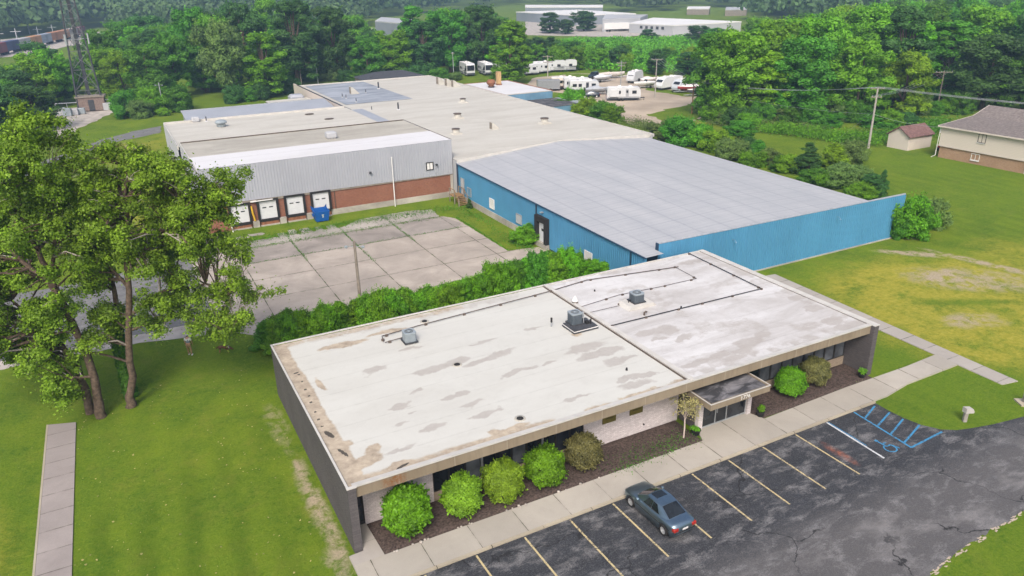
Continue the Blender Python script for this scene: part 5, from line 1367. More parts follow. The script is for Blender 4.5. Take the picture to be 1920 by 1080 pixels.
# --- trees the photo shows one by one: (px, base row, top row, radius, form, colour, label)
BIG = [
 (430, 188, 40, 6.2, 'spread', 'gray', "broad grey green tree with pale trunk at the edge of the back lawn"),
 (955, 158, 36, 6.0, 'tall', 'lite', "tall bright green tree standing alone before the parked motorhomes"),
 (235, 190, 96, 5.0, 'round', 'gold', "yellow green round tree right of the lattice tower"),
 (285, 190, 82, 5.6, 'round', 'mid', "mid green tree behind the lamp post on the back lawn"),
 (330, 185, 60, 5.5, 'round', 'mid', "leafy tree between the yellow green tree and the broad grey green tree"),
 (500, 182, 55, 6.0, 'tall', 'lite', "light green tree crowning the wood left of the open canopy"),
 (380, 168, 5, 6.5, 'round', 'mid', "tall tree rising behind the broad grey green tree"),
 (470, 162, 5, 7.0, 'round', 'dark', "dark tall tree at the heart of the wood behind the back lawn"),
 (560, 160, -8, 7.0, 'tall', 'dark', "dark tall tree directly behind the open canopy"),
 (630, 150, 4, 7.0, 'round', 'dark', "dark tall tree behind the dark roof"),
 (735, 146, 52, 6.5, 'round', 'lite', "lower light green tree behind the gable shed"),
 (690, 150, 62, 5.5, 'round', 'mid', "rounded tree left of the lower light green tree"),
 (795, 140, 36, 6.0, 'tall', 'dark', "dark tree with bare patch right of the gable shed"),
 (845, 135, 12, 7.0, 'round', 'mid', "tall tree above the white motorhomes"),
 (905, 132, 2, 7.0, 'round', 'dark', "tall dark tree left of the bright lone tree"),
 (780, 122, 8, 6.0, 'tall', 'mid', "slim tall tree between the gap and the motorhome trees"),
 (1022, 115, 66, 6.0, 'round', 'dark', "dark tree right of the bright lone tree"),
 (1070, 118, 74, 5.5, 'round', 'mid', "mid green tree behind the parked fifth wheel caravans"),
 (1125, 122, 92, 3.5, 'round', 'lite', "pale green bushy tree left of a dark bush beyond the gravel yard"),
 (1160, 125, 88, 4.0, 'round', 'dark', "dark round bush beyond the gravel yard"),
 (1228, 140, 98, 3.2, 'tall', 'dark', "small dark upright tree behind the parked boats"),
 (1290, 140, 96, 4.0, 'tall', 'dark', "dark narrow tree at the right of the overgrown meadow"),
 (1095, 58, 20, 7.5, 'round', 'dark', "dark round tree in front of the long far warehouse, right of the pair"),
 (1030, 62, 22, 6.0, 'tall', 'dark', "dark upright tree in front of the far warehouse, left of the pair"),
 (1060, 64, 36, 5.0, 'round', 'dark', "small dark tree between two taller ones before the far warehouse"),
 (1310, 80, 46, 6.0, 'round', 'dark', "dark rounded tree below the far pale warehouse"),
 (1340, 82, 52, 5.0, 'round', 'mid', "smaller green tree right of the dark rounded tree below the far warehouse"),
 (1215, 75, 54, 4.5, 'tall', 'dark', "dark tree touching the far warehouse corner"),
 (1335, 215, 58, 6.0, 'round', 'mid', "leafy tree at the left end of the right hand wood"),
 (1375, 225, 50, 6.5, 'round', 'lite', "bright tree second from the left end of the right hand wood"),
 (1430, 225, 92, 5.0, 'tall', 'gold', "slim yellow green tree fronting the right hand wood"),
 (1500, 226, 62, 6.5, 'round', 'mid', "big dark topped tree in the middle of the right hand wood"),
 (1440, 205, 28, 7.0, 'round', 'lite', "tall bright tree behind the slim yellow green one"),
 (1520, 205, 30, 7.0, 'round', 'lite', "tall bright tree behind the big dark topped tree"),
 (1600, 225, 66, 6.0, 'round', 'lite', "light tipped tree left of the utility pole"),
 (1690, 222, 95, 4.8, 'round', 'gold', "yellow green tree right of the utility pole"),
 (1610, 185, 10, 7.0, 'round', 'lite', "tall light tree rising behind the utility pole"),
 (1760, 190, 35, 7.0, 'tall', 'mid', "tall tree with dead snag left of the dark tree above the house"),
 (1840, 205, 62, 8.0, 'round', 'dark', "very dark broad tree above the house roof"),
 (1915, 210, 105, 6.0, 'round', 'mid', "green tree at the right border behind the house roof"),
 (1700, 170, 5, 7.5, 'round', 'mid', "tall tree on the skyline right of the utility pole"),
 (1820, 165, 5, 7.5, 'round', 'lite', "light tree on the skyline above the very dark broad tree"),
 (1900, 165, 10, 7.5, 'round', 'mid', "skyline tree at the upper right border"),
 (25, 215, 128, 6.0, 'round', 'dark', "dark tree at the left border beside the tower compound"),
 (70, 205, 95, 5.0, 'round', 'gold', "yellow topped tree left of the tower"),
 (100, 200, 92, 5.0, 'round', 'lite', "light green tree close to the left leg of the tower"),
 (85, 165, 78, 5.5, 'round', 'dark', "dark flat topped tree below the freight train"),
 (130, 178, 110, 4.5, 'round', 'mid', "green tree directly behind the tower"),
 (200, 170, 50, 6.0, 'round', 'mid', "tall tree just right of the tower"),
 (245, 130, 38, 7.5, 'round', 'mid', "tree against the hazy woods right of the tower"),
 (285, 128, 28, 7.5, 'round', 'dark', "dark tree against the hazy woods above the lamp post"),
 (10, 235, 150, 5.0, 'round', 'mid', "lower tree at the left border in front of the dark one"),
 (70, 245, 160, 5.0, 'round', 'dark', "dark tree with brownish base beside the tower yard"),
]
for t in BIG: plant_px(*t)
# dead snag left of the tower
def snag(px, row, top, label):
    c = at(px, row); h = hgt(c, top); e = empty("dead_tree", c, 0, label, "tree"); rr = random.Random(px); b = MB()
    b.path([(0, 0, -.1), (.2, 0, h*.4), (.1, .2, h*.8), (.2, .1, h)], [.28, .2, .1, .03], 6); b.build("trunk", M['bark_pale'], e)
    b = MB()
    for k in range(26):
        z = h*rr.uniform(.3, .95); a = rr.uniform(0, 6.28); ln = rr.uniform(.8, 2.4)*(1.2-z/h)
        p1 = (math.cos(a)*ln, math.sin(a)*ln, z+ln*.8); b.path([(.1, .1, z), (p1[0]*.5, p1[1]*.5, z+ln*.3), p1], [.07, .05, .015], 4, 0, False)
        b.path([(p1[0]*.5, p1[1]*.5, z+ln*.3), (p1[0]*.5+rr.uniform(-.8, .8), p1[1]*.5+rr.uniform(-.8, .8), z+ln*.9)], [.03, .01], 4, 0, False)
    b.build("branches", M['bark_pale'], e)
snag(62, 208, 112, "bare grey dead tree among the trees left of the tower")
snag(1765, 192, 70, "bare dead tree poking out of the wood above the house")

# --- the woods that fill in behind them: trees nobody could tell apart, one label per wood
SKYL = [(-200, 125), (0, 118), (60, 112), (110, 108), (180, 100), (215, 85), (240, 45), (300, 40), (345, 28), (380, 5), (450, -12), (560, -12), (640, 5), (690, 40), (740, 66), (780, 40), (800, 10), (900, 2), (960, 34), (1000, 72), (1300, 80), (1340, 66), (1380, 54), (1420, 28), (1500, 20), (1600, 2), (1700, -14), (1800, -10), (2100, -20)]
def skyl(px):
    return float(np.interp(px, [a for a, _ in SKYL], [b for _, b in SKYL]))
def inpoly(p, poly):
    r_ = False
    for i in range(len(poly)):
        a, b2 = poly[i], poly[i-1]
        if (a[1] > p[1]) != (b2[1] > p[1]) and p[0] < (b2[0]-a[0])*(p[1]-a[1])/(b2[1]-a[1])+a[0]: r_ = not r_
    return r_
PLANTED = [tuple(at(t[0], t[1])[:2]) for t in BIG]
def wood(poly, n, mind, forms, cols, label, group, hr=(12, 22), rr=(4.5, 7), seed=1, sk=True, cat='tree', floor=3.0):
    rng = random.Random(seed); xs = [p[0] for p in poly]; ys = [p[1] for p in poly]; k = tries = 0
    while k < n and tries < n*60:
        tries += 1
        p = (rng.uniform(min(xs), max(xs)), rng.uniform(min(ys), max(ys)))
        if not inpoly(p, poly): continue
        if any((p[0]-q[0])**2+(p[1]-q[1])**2 < mind*mind for q in PLANTED): continue
        px, row = prj((p[0], p[1], 0))
        if px < -90 or px > 2010: continue
        h = rng.uniform(*hr)
        if sk:
            lim = hgt((p[0], p[1], 0), skyl(px)+rng.uniform(0, 16)); h = min(h, lim)
        if h < floor: continue
        PLANTED.append(p)
        plant(p[0], p[1], h, min(rng.uniform(*rr), h*.5), rng.choice(forms), rng.choice(cols), label, cat=cat, group=group); k += 1
    return k
wood([(-75, 150), (-22, 152), (-24, 185), (12, 187), (18, 178), (46, 184), (64, 196), (95, 196), (112, 210), (120, 300), (20, 300), (-75, 300)], 74, 5.2, ['round', 'round', 'tall'], ['mid', 'dark', 'dark', 'mid', 'lite'],
     "full leaved tree deep in the wood behind the factory", "trees of the wood behind the factory", seed=3)
wood([(112, 80), (122, 68), (146, 62), (200, 48), (300, 20), (380, 80), (300, 210), (205, 195), (165, 128), (128, 108)], 78, 6.0, ['round', 'round', 'tall'], ['mid', 'lite', 'lite', 'gold', 'lite', 'dark'],
     "full leaved tree deep in the right hand wood", "trees of the right hand wood", seed=4)
wood([(-60, 100), (-26, 128), (-24, 150), (-60, 150)], 9, 5.0, ['round'], ['mid', 'dark'], "tree crowded at the left border beyond the cottonwoods", "trees at the left border", (8, 13), (3.5, 5), 6)
# brushy ground beyond the gravel yard: bushes and low trees
wood([(112, 172), (135, 152), (150, 140), (163, 165), (205, 200), (215, 240), (170, 262), (135, 215), (118, 205)], 60, 4.2, ['shrub', 'round', 'shrub', 'round'], ['lite', 'mid', 'dark', 'box', 'lite', 'gold'],
     "bush in the overgrown meadow beyond the gravel yard", "bushes of the overgrown meadow", (2.5, 7), (2.5, 4.5), 8, True, 'bush', 1.5)
wood([(100, 182), (125, 165), (135, 215), (150, 262), (205, 300), (150, 310), (108, 235)], 30, 5, ['round', 'tall'], ['mid', 'dark', 'lite'], "tree in the belt between gravel yard and far warehouses", "trees before the far warehouses", (7, 14), (3.5, 6), 9)
# understory along the front of both woods
UND = [(x, 190-(x-430)*.22+8, 'shrub', 2.6) for x in range(440, 560, 16)] + [(x, 150, 'shrub', 2.6) for x in range(560, 850, 22)] + [(x, 232+6*math.sin(x), 'shrub', 2.4) for x in range(1330, 1700, 24)] + [(x, 214, 'shrub', 2.6) for x in range(1700, 1800, 24)]
for k, (px, row, fm, h) in enumerate(UND):
    c = at(px, row+RN.uniform(-3, 3)); right = px > 1000
    plant(c[0], c[1], h*RN.uniform(.8, 1.7), RN.uniform(2.0, 3.4), fm, RN.choice(['mid', 'dark', 'gray', 'lite'] if right else ['dark', 'mid', 'gray', 'dark']),
          "brush plant at the foot of the right hand wood" if right else "brush plant at the foot of the wood behind the factory", 'bush', "brush along the right hand wood" if right else "brush along the wood behind the factory")

# --- shrubs standing out on the lawns: (px, base row, top row, radius, form, colour, label)
SH = [
 (240, 219, 172, 3.6, 'shrub', 'mid', "green bush at the left of the clump by the lamp post"),
 (285, 214, 166, 3.6, 'shrub', 'lite', "bright bush in the middle of the clump by the lamp post"),
 (262, 221, 190, 2.6, 'shrub', 'gray', "grey green bush at the front of the clump by the lamp post"),
 (330, 208, 164, 4.0, 'shrub', 'mid', "large bush right of the lamp post"),
 (308, 217, 203, 1.3, 'shrub', 'gold', "small yellow green bush at the foot of the lamp post"),
 (1240, 262, 226, 3.0, 'shrub', 'gray', "grey green bush at the back corner of the blue hall roof"),
 (1275, 270, 222, 3.4, 'shrub', 'mid', "spreading bush above the roof edge near the back corner"),
 (1310, 275, 238, 2.6, 'shrub', 'lite', "light bush beside the upright round bush"),
 (1345, 284, 246, 2.4, 'shrub', 'gold', "yellowish bush low beside the roof edge"),
 (1383, 280, 226, 2.9, 'round', 'mid', "upright rounded dark green bush in the row beside the blue hall"),
 (1402, 292, 255, 2.2, 'juniper', 'dark', "dark juniper right of the upright rounded bush"),
 (1420, 300, 262, 2.0, 'juniper', 'mid', "pointed juniper next to the dark juniper"),
 (1368, 300, 262, 2.6, 'shrub', 'gray', "grey green bush hugging the roof edge"),
 (1410, 312, 283, 2.3, 'shrub', 'box', "bright low bush hugging the roof edge"),
 (1440, 306, 280, 2.0, 'shrub', 'gray', "pale bush behind the bright low bush"),
 (1460, 320, 290, 1.6, 'juniper', 'mid', "slim young juniper with feathery tips"),
 (1488, 322, 290, 2.2, 'shrub', 'gold', "yellowish bush left of the tall pointed juniper"),
 (1512, 326, 266, 2.4, 'cone', 'dark', "tall pointed juniper in the row beside the blue hall"),
 (1560, 318, 268, 2.7, 'juniper', 'gold', "broad olive juniper beside the grey bush"),
 (1592, 312, 268, 2.5, 'shrub', 'gray', "round grey green bush near the utility pole"),
 (1535, 342, 318, 2.6, 'shrub', 'mid', "low green bush at the roof edge before the junipers"),
 (1585, 350, 310, 3.0, 'shrub', 'gray', "wide pale bush near the front end of the roof edge"),
 (1560, 350, 325, 2.2, 'shrub', 'lite', "small bright bush in front of the wide pale bush"),
 (1632, 366, 325, 2.6, 'juniper', 'dark', "dark juniper at the front end of the row"),
 (1612, 372, 345, 2.0, 'shrub', 'lite', "bright bush just behind the parapet end"),
 (1655, 352, 318, 0.8, 'juniper', 'dark', "narrow dark sapling at the end of the row"),
 (1708, 446, 376, 2.2, 'shrub', 'box', "bright green bush growing at the corner of the blue front"),
 (1728, 428, 373, 2.2, 'shrub', 'gray', "grey green bush behind the bright corner bush"),
 (1680, 445, 395, 1.3, 'shrub', 'mid', "dark bush pressed against the end of the blue front"),
 (1075, 205, 168, 3.2, 'shrub', 'lite', "light bush beside the lower lean-to"),
 (1100, 220, 186, 3.0, 'shrub', 'gold', "yellowish bush by the factory roof edge"),
 (1130, 225, 190, 3.2, 'shrub', 'mid', "green bush at the corner of the gravel yard"),
 (1150, 228, 196, 2.2, 'shrub', 'box', "bright bush at the corner of the gravel yard"),
 (1060, 210, 186, 2.4, 'shrub', 'mid', "dark bush next to the lower lean-to"),
 (1026, 197, 182, 1.2, 'shrub', 'gold', "small bush sprouting by the lean-to roof"),
 (985, 455, 425, 1.5, 'shrub', 'lite', "light bush beside the dock door of the blue hall"),
 (992, 452, 418, 1.0, 'juniper', 'mid', "dark upright bush touching the dock door shelter"),
 (880, 390, 372, 0.5, 'juniper', 'dark', "small dark bush beside the wooden steps"),
 (1400, 240, 213, 2.6, 'shrub', 'lite', "light bush at the edge of the right lawn below the wood"),
 (1360, 232, 205, 2.2, 'shrub', 'gray', "pale dry bush at the left end of the right lawn"),
]
for t in SH: plant_px(*t, cat='bush')
# tall weeds and grass strip along the right lawn
rng = np.random.default_rng(5)
def weeds(name, pts, width, n, hh, leaf, mat, kind='stuff', seed=1):
    rng = np.random.default_rng(seed); pts = [np.array(p[:2]) for p in pts]; Cs = []
    for i in range(n):
        k = rng.integers(0, len(pts)-1); t = rng.random(); p = pts[k]*(1-t)+pts[k+1]*t + rng.normal(size=2)*width*.5
        h = hh*rng.uniform(.25, 1.0)*(0.6+0.8*vnoise(np.array([p[0]*.35]), np.array([p[1]*.35]), 3)[0]); Cs.append((p[0], p[1], h*rng.random()**.5))
    C = np.array(Cs); N = unit(len(C), rng)+np.array([0, 0, .5]); N /= np.linalg.norm(N, axis=1, keepdims=True)
    T = vnoise(C[:, 0]*.5, C[:, 1]*.5, 9)*.7+rng.random(len(C))*.3
    o = bpy.data.objects.new(name, leaf_mesh(name, C, N, leaf*rng.uniform(.6, 1.3, len(C)), T, M[mat], .35, seed)); COL.objects.link(o); return tag(o, kind=kind)
weeds("tall_weeds", [at(1430, 245), at(1480, 252), at(1560, 262), at(1610, 268), at(1625, 270)], 2.6, 9000, 1.9, .20, 'lf_lite', seed=2)
weeds("tall_weeds", [at(1340, 232), at(1400, 236), at(1440, 242), at(1540, 250)], 3.2, 6000, 1.4, .20, 'lf_gray', seed=3)
weeds("tall_weeds", [at(1630, 262), at(1680, 258), at(1750, 250), at(1762, 230)], 3.5, 5000, 1.6, .22, 'lf_mid', seed=4)
weeds("tall_weeds", [at(1180, 232), at(1230, 245), at(1262, 250)], 3.0, 3500, 1.2, .18, 'lf_gray', seed=5)
weeds("tall_weeds", [at(860, 387), at(900, 412), at(960, 455), at(1000, 470)], 0.9, 900, .35, .09, 'lf_mid', seed=6)
weeds("tall_weeds", [at(450, 455), at(560, 436), at(650, 420), at(760, 405), at(845, 390)], 1.3, 2200, .28, .09, 'lf_mid', seed=7)
for k, (pts_, n_) in enumerate(((((3, 46.05, 0), (27, 46.05, 0)), 500), (((3, 51.1, 0), (26, 51.1, 0)), 1500), (((3, 53.9, 0), (26, 54.8, 0)), 1600), (((8.5, 44, 0), (8.5, 54, 0)), 260), (((14.4, 40, 0), (14.4, 54, 0)), 320), (((20.3, 44, 0), (20.3, 54, 0)), 300), (((27.7, 36, 0), (27.8, 50, 0)), 600))):
    weeds("joint_weeds", pts_, .16 if k not in (1, 2) else .7, n_, .16, .07, 'lf_mid', seed=60+k)
# overgrown meadow: ground cover
def cover(name, poly, n, h, leaf, mat, seed):
    rng = np.random.default_rng(seed); xs = [p[0] for p in poly]; ys = [p[1] for p in poly]; C = []
    while len(C) < n:
        p = (rng.uniform(min(xs), max(xs)), rng.uniform(min(ys), max(ys)))
        if inpoly(p, poly): C.append((p[0], p[1], 0))
    C = np.array(C); C[:, 2] = h*rng.random(n)*(.3+vnoise(C[:, 0]*.12, C[:, 1]*.12, seed)*1.4)
    N = unit(n, rng)*.8+np.array([0, 0, .9]); N /= np.linalg.norm(N, axis=1, keepdims=True)
    T = vnoise(C[:, 0]*.15, C[:, 1]*.15, seed+2)*.7+rng.random(n)*.3
    o = bpy.data.objects.new(name, leaf_mesh(name, C, N, leaf*rng.uniform(.6, 1.3, n), T, M[mat], .6, seed)); COL.objects.link(o); return tag(o, kind='stuff')
cover("meadow_growth", [(122, 165), (152, 132), (165, 160), (215, 195), (235, 235), (175, 270), (135, 220)], 26000, 1.6, .42, 'lf_lite', 4)

# --- hedge of wild shrubs between office and loading yard
HG = [(500, 596), (545, 588), (590, 578), (640, 566), (690, 556), (740, 542), (790, 548), (850, 532), (900, 512), (950, 488), (1000, 476), (1050, 466), (1095, 480), (1130, 494)]
for k in range(30):
    t = k/29; x = 1.0+t*31.5; px = np.interp(x, [0.5, 33], [500, 1140])
    for row_ in (0, 1):
        y = 26.4+.5*math.sin(k*1.3)-row_*2.2 + (1.0 if 18 < x < 30 else 0)
        top = float(np.interp(prj((x, y, 2))[0], [a for a, _ in HG], [b2 for _, b2 in HG]))+RN.uniform(-4, 10)
        h = min(4.2, max(1.4, hgt((x, y, 0), top)))
        plant(x+RN.uniform(-.3, .3), y, h, RN.uniform(1.1, 1.5), RN.choice(['shrub', 'shrub', 'juniper']), RN.choice(['box', 'lite', 'box', 'mid']),
              "leafy wild shrub in the hedge between office roof and loading yard", 'bush', "shrubs of the hedge behind the office")

# --- clipped bushes in the planting beds
def clipped(x, y, r, h, col, label, seed, leaf=.055, n=11000, lump=.095, boxy=2.6):
    rng = np.random.default_rng(seed)
    d = unit(n, rng); d[:, 2] = np.where(d[:, 2] < -.55, -d[:, 2], d[:, 2])
    pw = (np.abs(d)**boxy).sum(1)**(-1/boxy)
    lum = 1+lump*np.sin(d[:, 0]*5+seed)*np.sin(d[:, 1]*6+seed*2)+lump*.8*np.sin(d[:, 2]*9+d[:, 0]*4)
    P = d*(pw*lum*rng.uniform(.86, 1.05, n))[:, None]*np.array([r, r, h/2])+np.array([0, 0, h*.5])
    P[:, 2] = np.maximum(P[:, 2], .05)
    N = d+.7*unit(n, rng)+np.array([0, 0, .25]); N /= np.linalg.norm(N, axis=1, keepdims=True)
    cl = vnoise(P[:, 0]*3.0+seed, P[:, 1]*3.0+P[:, 2]*3.0, seed)
    k = 420; j = rng.integers(0, n, k); m_ = 5; tt = np.tile(np.linspace(1.0, 1.11, m_), k); jj = np.repeat(j, m_)     # shoots that stick out
    ctr = np.array([0, 0, h*.5]); Ps = ctr+(P[jj]-ctr)*tt[:, None]*np.repeat(rng.uniform(.95, 1.05, k), m_)[:, None]+rng.normal(size=(k*m_, 3))*.02; Ps[:, 2] = np.maximum(Ps[:, 2], .05)
    P = np.concatenate([P, Ps]); N = np.concatenate([N, unit(k*m_, rng)]); n = len(P)
    cl = vnoise(P[:, 0]*3.0+seed, P[:, 1]*3.0+P[:, 2]*3.0, seed)
    e = empty("clipped_bush", (x, y, 0.1), 0, label, "bush")
    o = bpy.data.objects.new("foliage", leaf_mesh("foliage", P, N, leaf*rng.uniform(.7, 1.3, n), cl*.6+rng.random(n)*.4, M[MATK.get(col, col)], .7, seed)); COL.objects.link(o); o.parent = e
    b = MB()
    for k in range(7):
        a = k*.9; b.path([(.1*math.cos(a), .1*math.sin(a), -.05), (r*.35*math.cos(a), r*.35*math.sin(a), h*.4), (r*.7*math.cos(a), r*.7*math.sin(a), h*.75)], [.035, .025, .01], 5, 0, False)
    b.build("stem", M['bark'], e)
    return e
clipped(2.95, .15, 1.16, 2.45, 'box', "largest bright clipped bush at the left end of the front bed", 3, .075, 9500, .06, 2.3)
clipped(6.0, .05, .98, 2.05, 'lf_box2', "olive tinged clipped bush second from the left", 4)
clipped(8.5, .15, .98, 2.0, 'lf_box2', "flat topped clipped bush third from the left", 5, boxy=3.2)
clipped(11.15, .15, .98, 2.0, 'box', "bright clipped bush before the windows, fourth from the left", 6, boxy=3.0)
clipped(13.85, .35, .93, 1.95, 'dead', "brownish half dead clipped bush next to the white brick wall", 7, .05, 8000)
clipped(30.35, .35, .95, 1.95, 'box', "round bright bush right of the entrance", 8, .05, 9500, .04, 2.1)
clipped(33.0, .65, .90, 1.80, 'dead', "brown dead bush with a green top right of the round bright bush", 9, .045, 8000)
# ornamental pale tree by the entrance
e = empty("ornamental_tree", (20.8, -.25, .1), 0, "small pale leaved tree with white stem left of the entrance", "tree")
b = MB(); b.path([(0, 0, -.1), (.03, 0, .7), (.0, .02, 1.5), (.05, 0, 2.1)], [.06, .05, .045, .03], 7)
rr = random.Random(2); tips = []
for k in range(16):
    a = rr.uniform(0, 6.28); z = rr.uniform(1.3, 2.0); p = (math.cos(a)*rr.uniform(.4, .95), math.sin(a)*rr.uniform(.4, .95), rr.uniform(1.5, 2.75)); b.path([(0.02, 0, z), (p[0]*.5, p[1]*.5, (z+p[2])/2+.1), p], [.022, .015, .006], 4, 0, False); tips.append(p)
b.build("trunk", plain("white_stem", (.45, .38, .34), .9), e)
rng = np.random.default_rng(4); C = np.array(tips+[(p[0]*.6, p[1]*.6, p[2]+.1) for p in tips]); P, N, S, T = clumps(rng, C, np.full(len(C), .30), 26, .06)
o = bpy.data.objects.new("crown", leaf_mesh("crown", P, N, S, T, M['lf_pale'], .6, 4)); COL.objects.link(o); o.parent = e
# potted plants
def pot(x, y, label, r=.24, tall=.0):
    e = empty("plant_pot", (x, y, .1), 0, label, "plant pot"); b = MB(); b.lathe([(r*.7, 0), (r, .30), (r*1.08, .32), (r*1.08, .36), (r*.92, .36), (r*.85, .30), (.001, .29)], 14); b.build("pot", M['black'], e)
    rng = np.random.default_rng(int(x*10)); C = np.array([(rng.normal()*r*.4, rng.normal()*r*.4, .42+tall*rng.random()) for _ in range(9)]); P, N, S, T = clumps(rng, C, np.full(9, r*.55), 45, .05)
    o = bpy.data.objects.new("plant", leaf_mesh("plant", P, N, S, T, M['lf_lite'], .5, 4)); COL.objects.link(o); o.parent = e
c = at(1306, 818); pot(c[0], c[1]+.1, "black pot with a low green plant left of the entrance apron", .30)
c = at(1428, 785); pot(c[0], c[1]+.15, "black pot with a tall green plant right of the entrance apron", .25, .4)
c = at(1617, 712); pot(c[0], c[1]+.1, "black pot with green plant near the right side wall", .26, .35)
weeds("bed_weeds", [(15.2, -.6), (17, -.5), (19, -.4), (21.2, -.3)], .9, 3600, .24, .06, 'lf_mid', seed=12)
weeds("bed_weeds", [(33.5, -.5), (36.5, -.4)], .7, 300, .14, .05, 'lf_lite', seed=13)

# --- the two big cottonwoods on the left lawn
def cottonwood(base, label, trunks, blobs, n_cl, nl, leaf, seed, ivy=None, gap=10.5, lean=.06):
    """trunks: list of polylines (lateral, depth, height, radius) along the view; blobs: (lat, depth, z, rl, rd, rz, weight)"""
    e = empty("cottonwood_tree", (base[0], base[1], 0), 0, label, "tree", "cottonwoods on the left lawn")
    rh = np.array([math.cos(YAW), -math.sin(YAW), 0]); fh = np.array([math.sin(YAW), math.cos(YAW), 0])
    W = lambda l, d, z: rh*(l+lean*z)+fh*d+np.array([0, 0, z])
    rng = np.random.default_rng(seed); rr = random.Random(seed)
    b = MB(); nodes = []
    for tk in trunks:
        P = [W(*p[:3]) for p in tk]; Rd = [p[3] for p in tk]
        # resample with a little wander
        Q, RQ = [], []
        for i in range(len(P)-1):
            for k in range(4):
                t = k/4; Q.append(P[i]*(1-t)+P[i+1]*t+(rng.normal(size=3)*.05 if k else 0)); RQ.append(Rd[i]*(1-t)+Rd[i+1]*t)
        Q.append(P[-1]); RQ.append(Rd[-1])
        b.path([tuple(q) for q in Q], RQ, 9)
        nodes += [(q, r_) for q, r_ in zip(Q, RQ) if q[2] > 2.2]
    wts = np.array([bl[6]*(bl[3]*bl[4]*bl[5])**.62 for bl in blobs]); wts /= wts.sum()
    C = []; main = trunks[0]; nb = n_cl//6; BT = []
    while len(C) < nb*6:
        bl = blobs[rng.choice(len(blobs), p=wts)]; d = unit(1, rng)[0]*rng.uniform(.3, 1)**.45
        l_, dp, z_ = bl[0]+d[0]*bl[3], bl[1]+d[1]*bl[4], bl[2]+d[2]*bl[5]
        tl = np.interp(z_-.5*max(0, -dp), [q[2] for q in main], [q[0] for q in main])
        if dp < .3 and abs(l_-tl) < 1.0 and 1.5 < z_ < gap and rng.random() < .92: continue
        out = np.array([d[0], d[1], .15]); out /= np.linalg.norm(out)+1e-6
        for k in range(6):
            t = (k-2.5)*.36; C.append(W(l_+out[0]*t+rng.normal()*.30, dp+out[1]*t+rng.normal()*.30, z_-.10*max(0, t)**1.6+rng.normal()*.24))
    C = np.array(C); C[:, 2] = np.maximum(C[:, 2], .9)
    r = rng.uniform(.26, .62, len(C))
    NP = np.array([n_[0] for n_ in nodes])
    for i, c in enumerate(C):
        dd = np.linalg.norm((NP-c)*np.array([1, 1, .8]), axis=1)+np.maximum(0, NP[:, 2]-c[2]+.4)*.8
        j = int(np.argmin(dd)); p, pr = nodes[j]; L_ = np.linalg.norm(c-p)
        r0 = min(pr*.6, .03+.020*L_)
        m1 = p*.6+c*.4+np.array([0, 0, .10*L_])+rng.normal(size=3)*.10; m2 = p*.25+c*.75+np.array([0, 0, .08*L_])+rng.normal(size=3)*.14
        pale = rr.random() < .22
        b.path([tuple(p), tuple(m1), tuple(m2), tuple(c)], [r0, r0*.75, r0*.45, .012], 5, int(pale), False)
        for q in range(2):
            t_ = c+rng.normal(size=3)*r[i]*.7; b.path([tuple(m2), tuple((m2+t_)/2+[0, 0, .1]), tuple(t_)], [r0*.4, r0*.25, .006], 4, int(pale), False)
    b.build("trunk", [M['bark'], M['bark_pale']], e, fixn=False)
    P, N, S, T = clumps(rng, C, r, nl, leaf, .35, .80, .34, .25)
    # small drooping sprays that roughen the outline
    k = len(P)//6; ii = rng.integers(0, len(P), k); P2 = P[ii]+rng.normal(size=(k, 3))*np.array([.25, .25, .36])-np.array([0, 0, .10]); P = np.concatenate([P, P2]); N = np.concatenate([N, N[ii]]); S = np.concatenate([S, S[ii]]); T = np.concatenate([T, T[ii]])
    if ivy is not None:
        n_ = 5200; h = ivy[3]*rng.random(n_); a = rng.random(n_)*6.28; q = W(ivy[0], ivy[1], 0)
        Pi = np.stack([q[0]+ivy[2]*np.cos(a)*rng.uniform(.7, 1.2, n_), q[1]+ivy[2]*np.sin(a)*rng.uniform(.7, 1.2, n_), h], -1); Ni = np.stack([np.cos(a), np.sin(a), .3+0*a], -1)+.5*unit(n_, rng); Ni /= np.linalg.norm(Ni, axis=1, keepdims=True)
        iv = bpy.data.objects.new("ivy", leaf_mesh("ivy", Pi, Ni, .09*rng.uniform(.6, 1.2, n_), rng.random(n_)*.5, M['lf_mid'], .8, seed)); COL.objects.link(iv); iv.parent = e
    o = bpy.data.objects.new("crown", leaf_mesh("crown", P, N, S, T, M['lf_cotton'], .72, seed)); COL.objects.link(o); o.parent = e
    return e
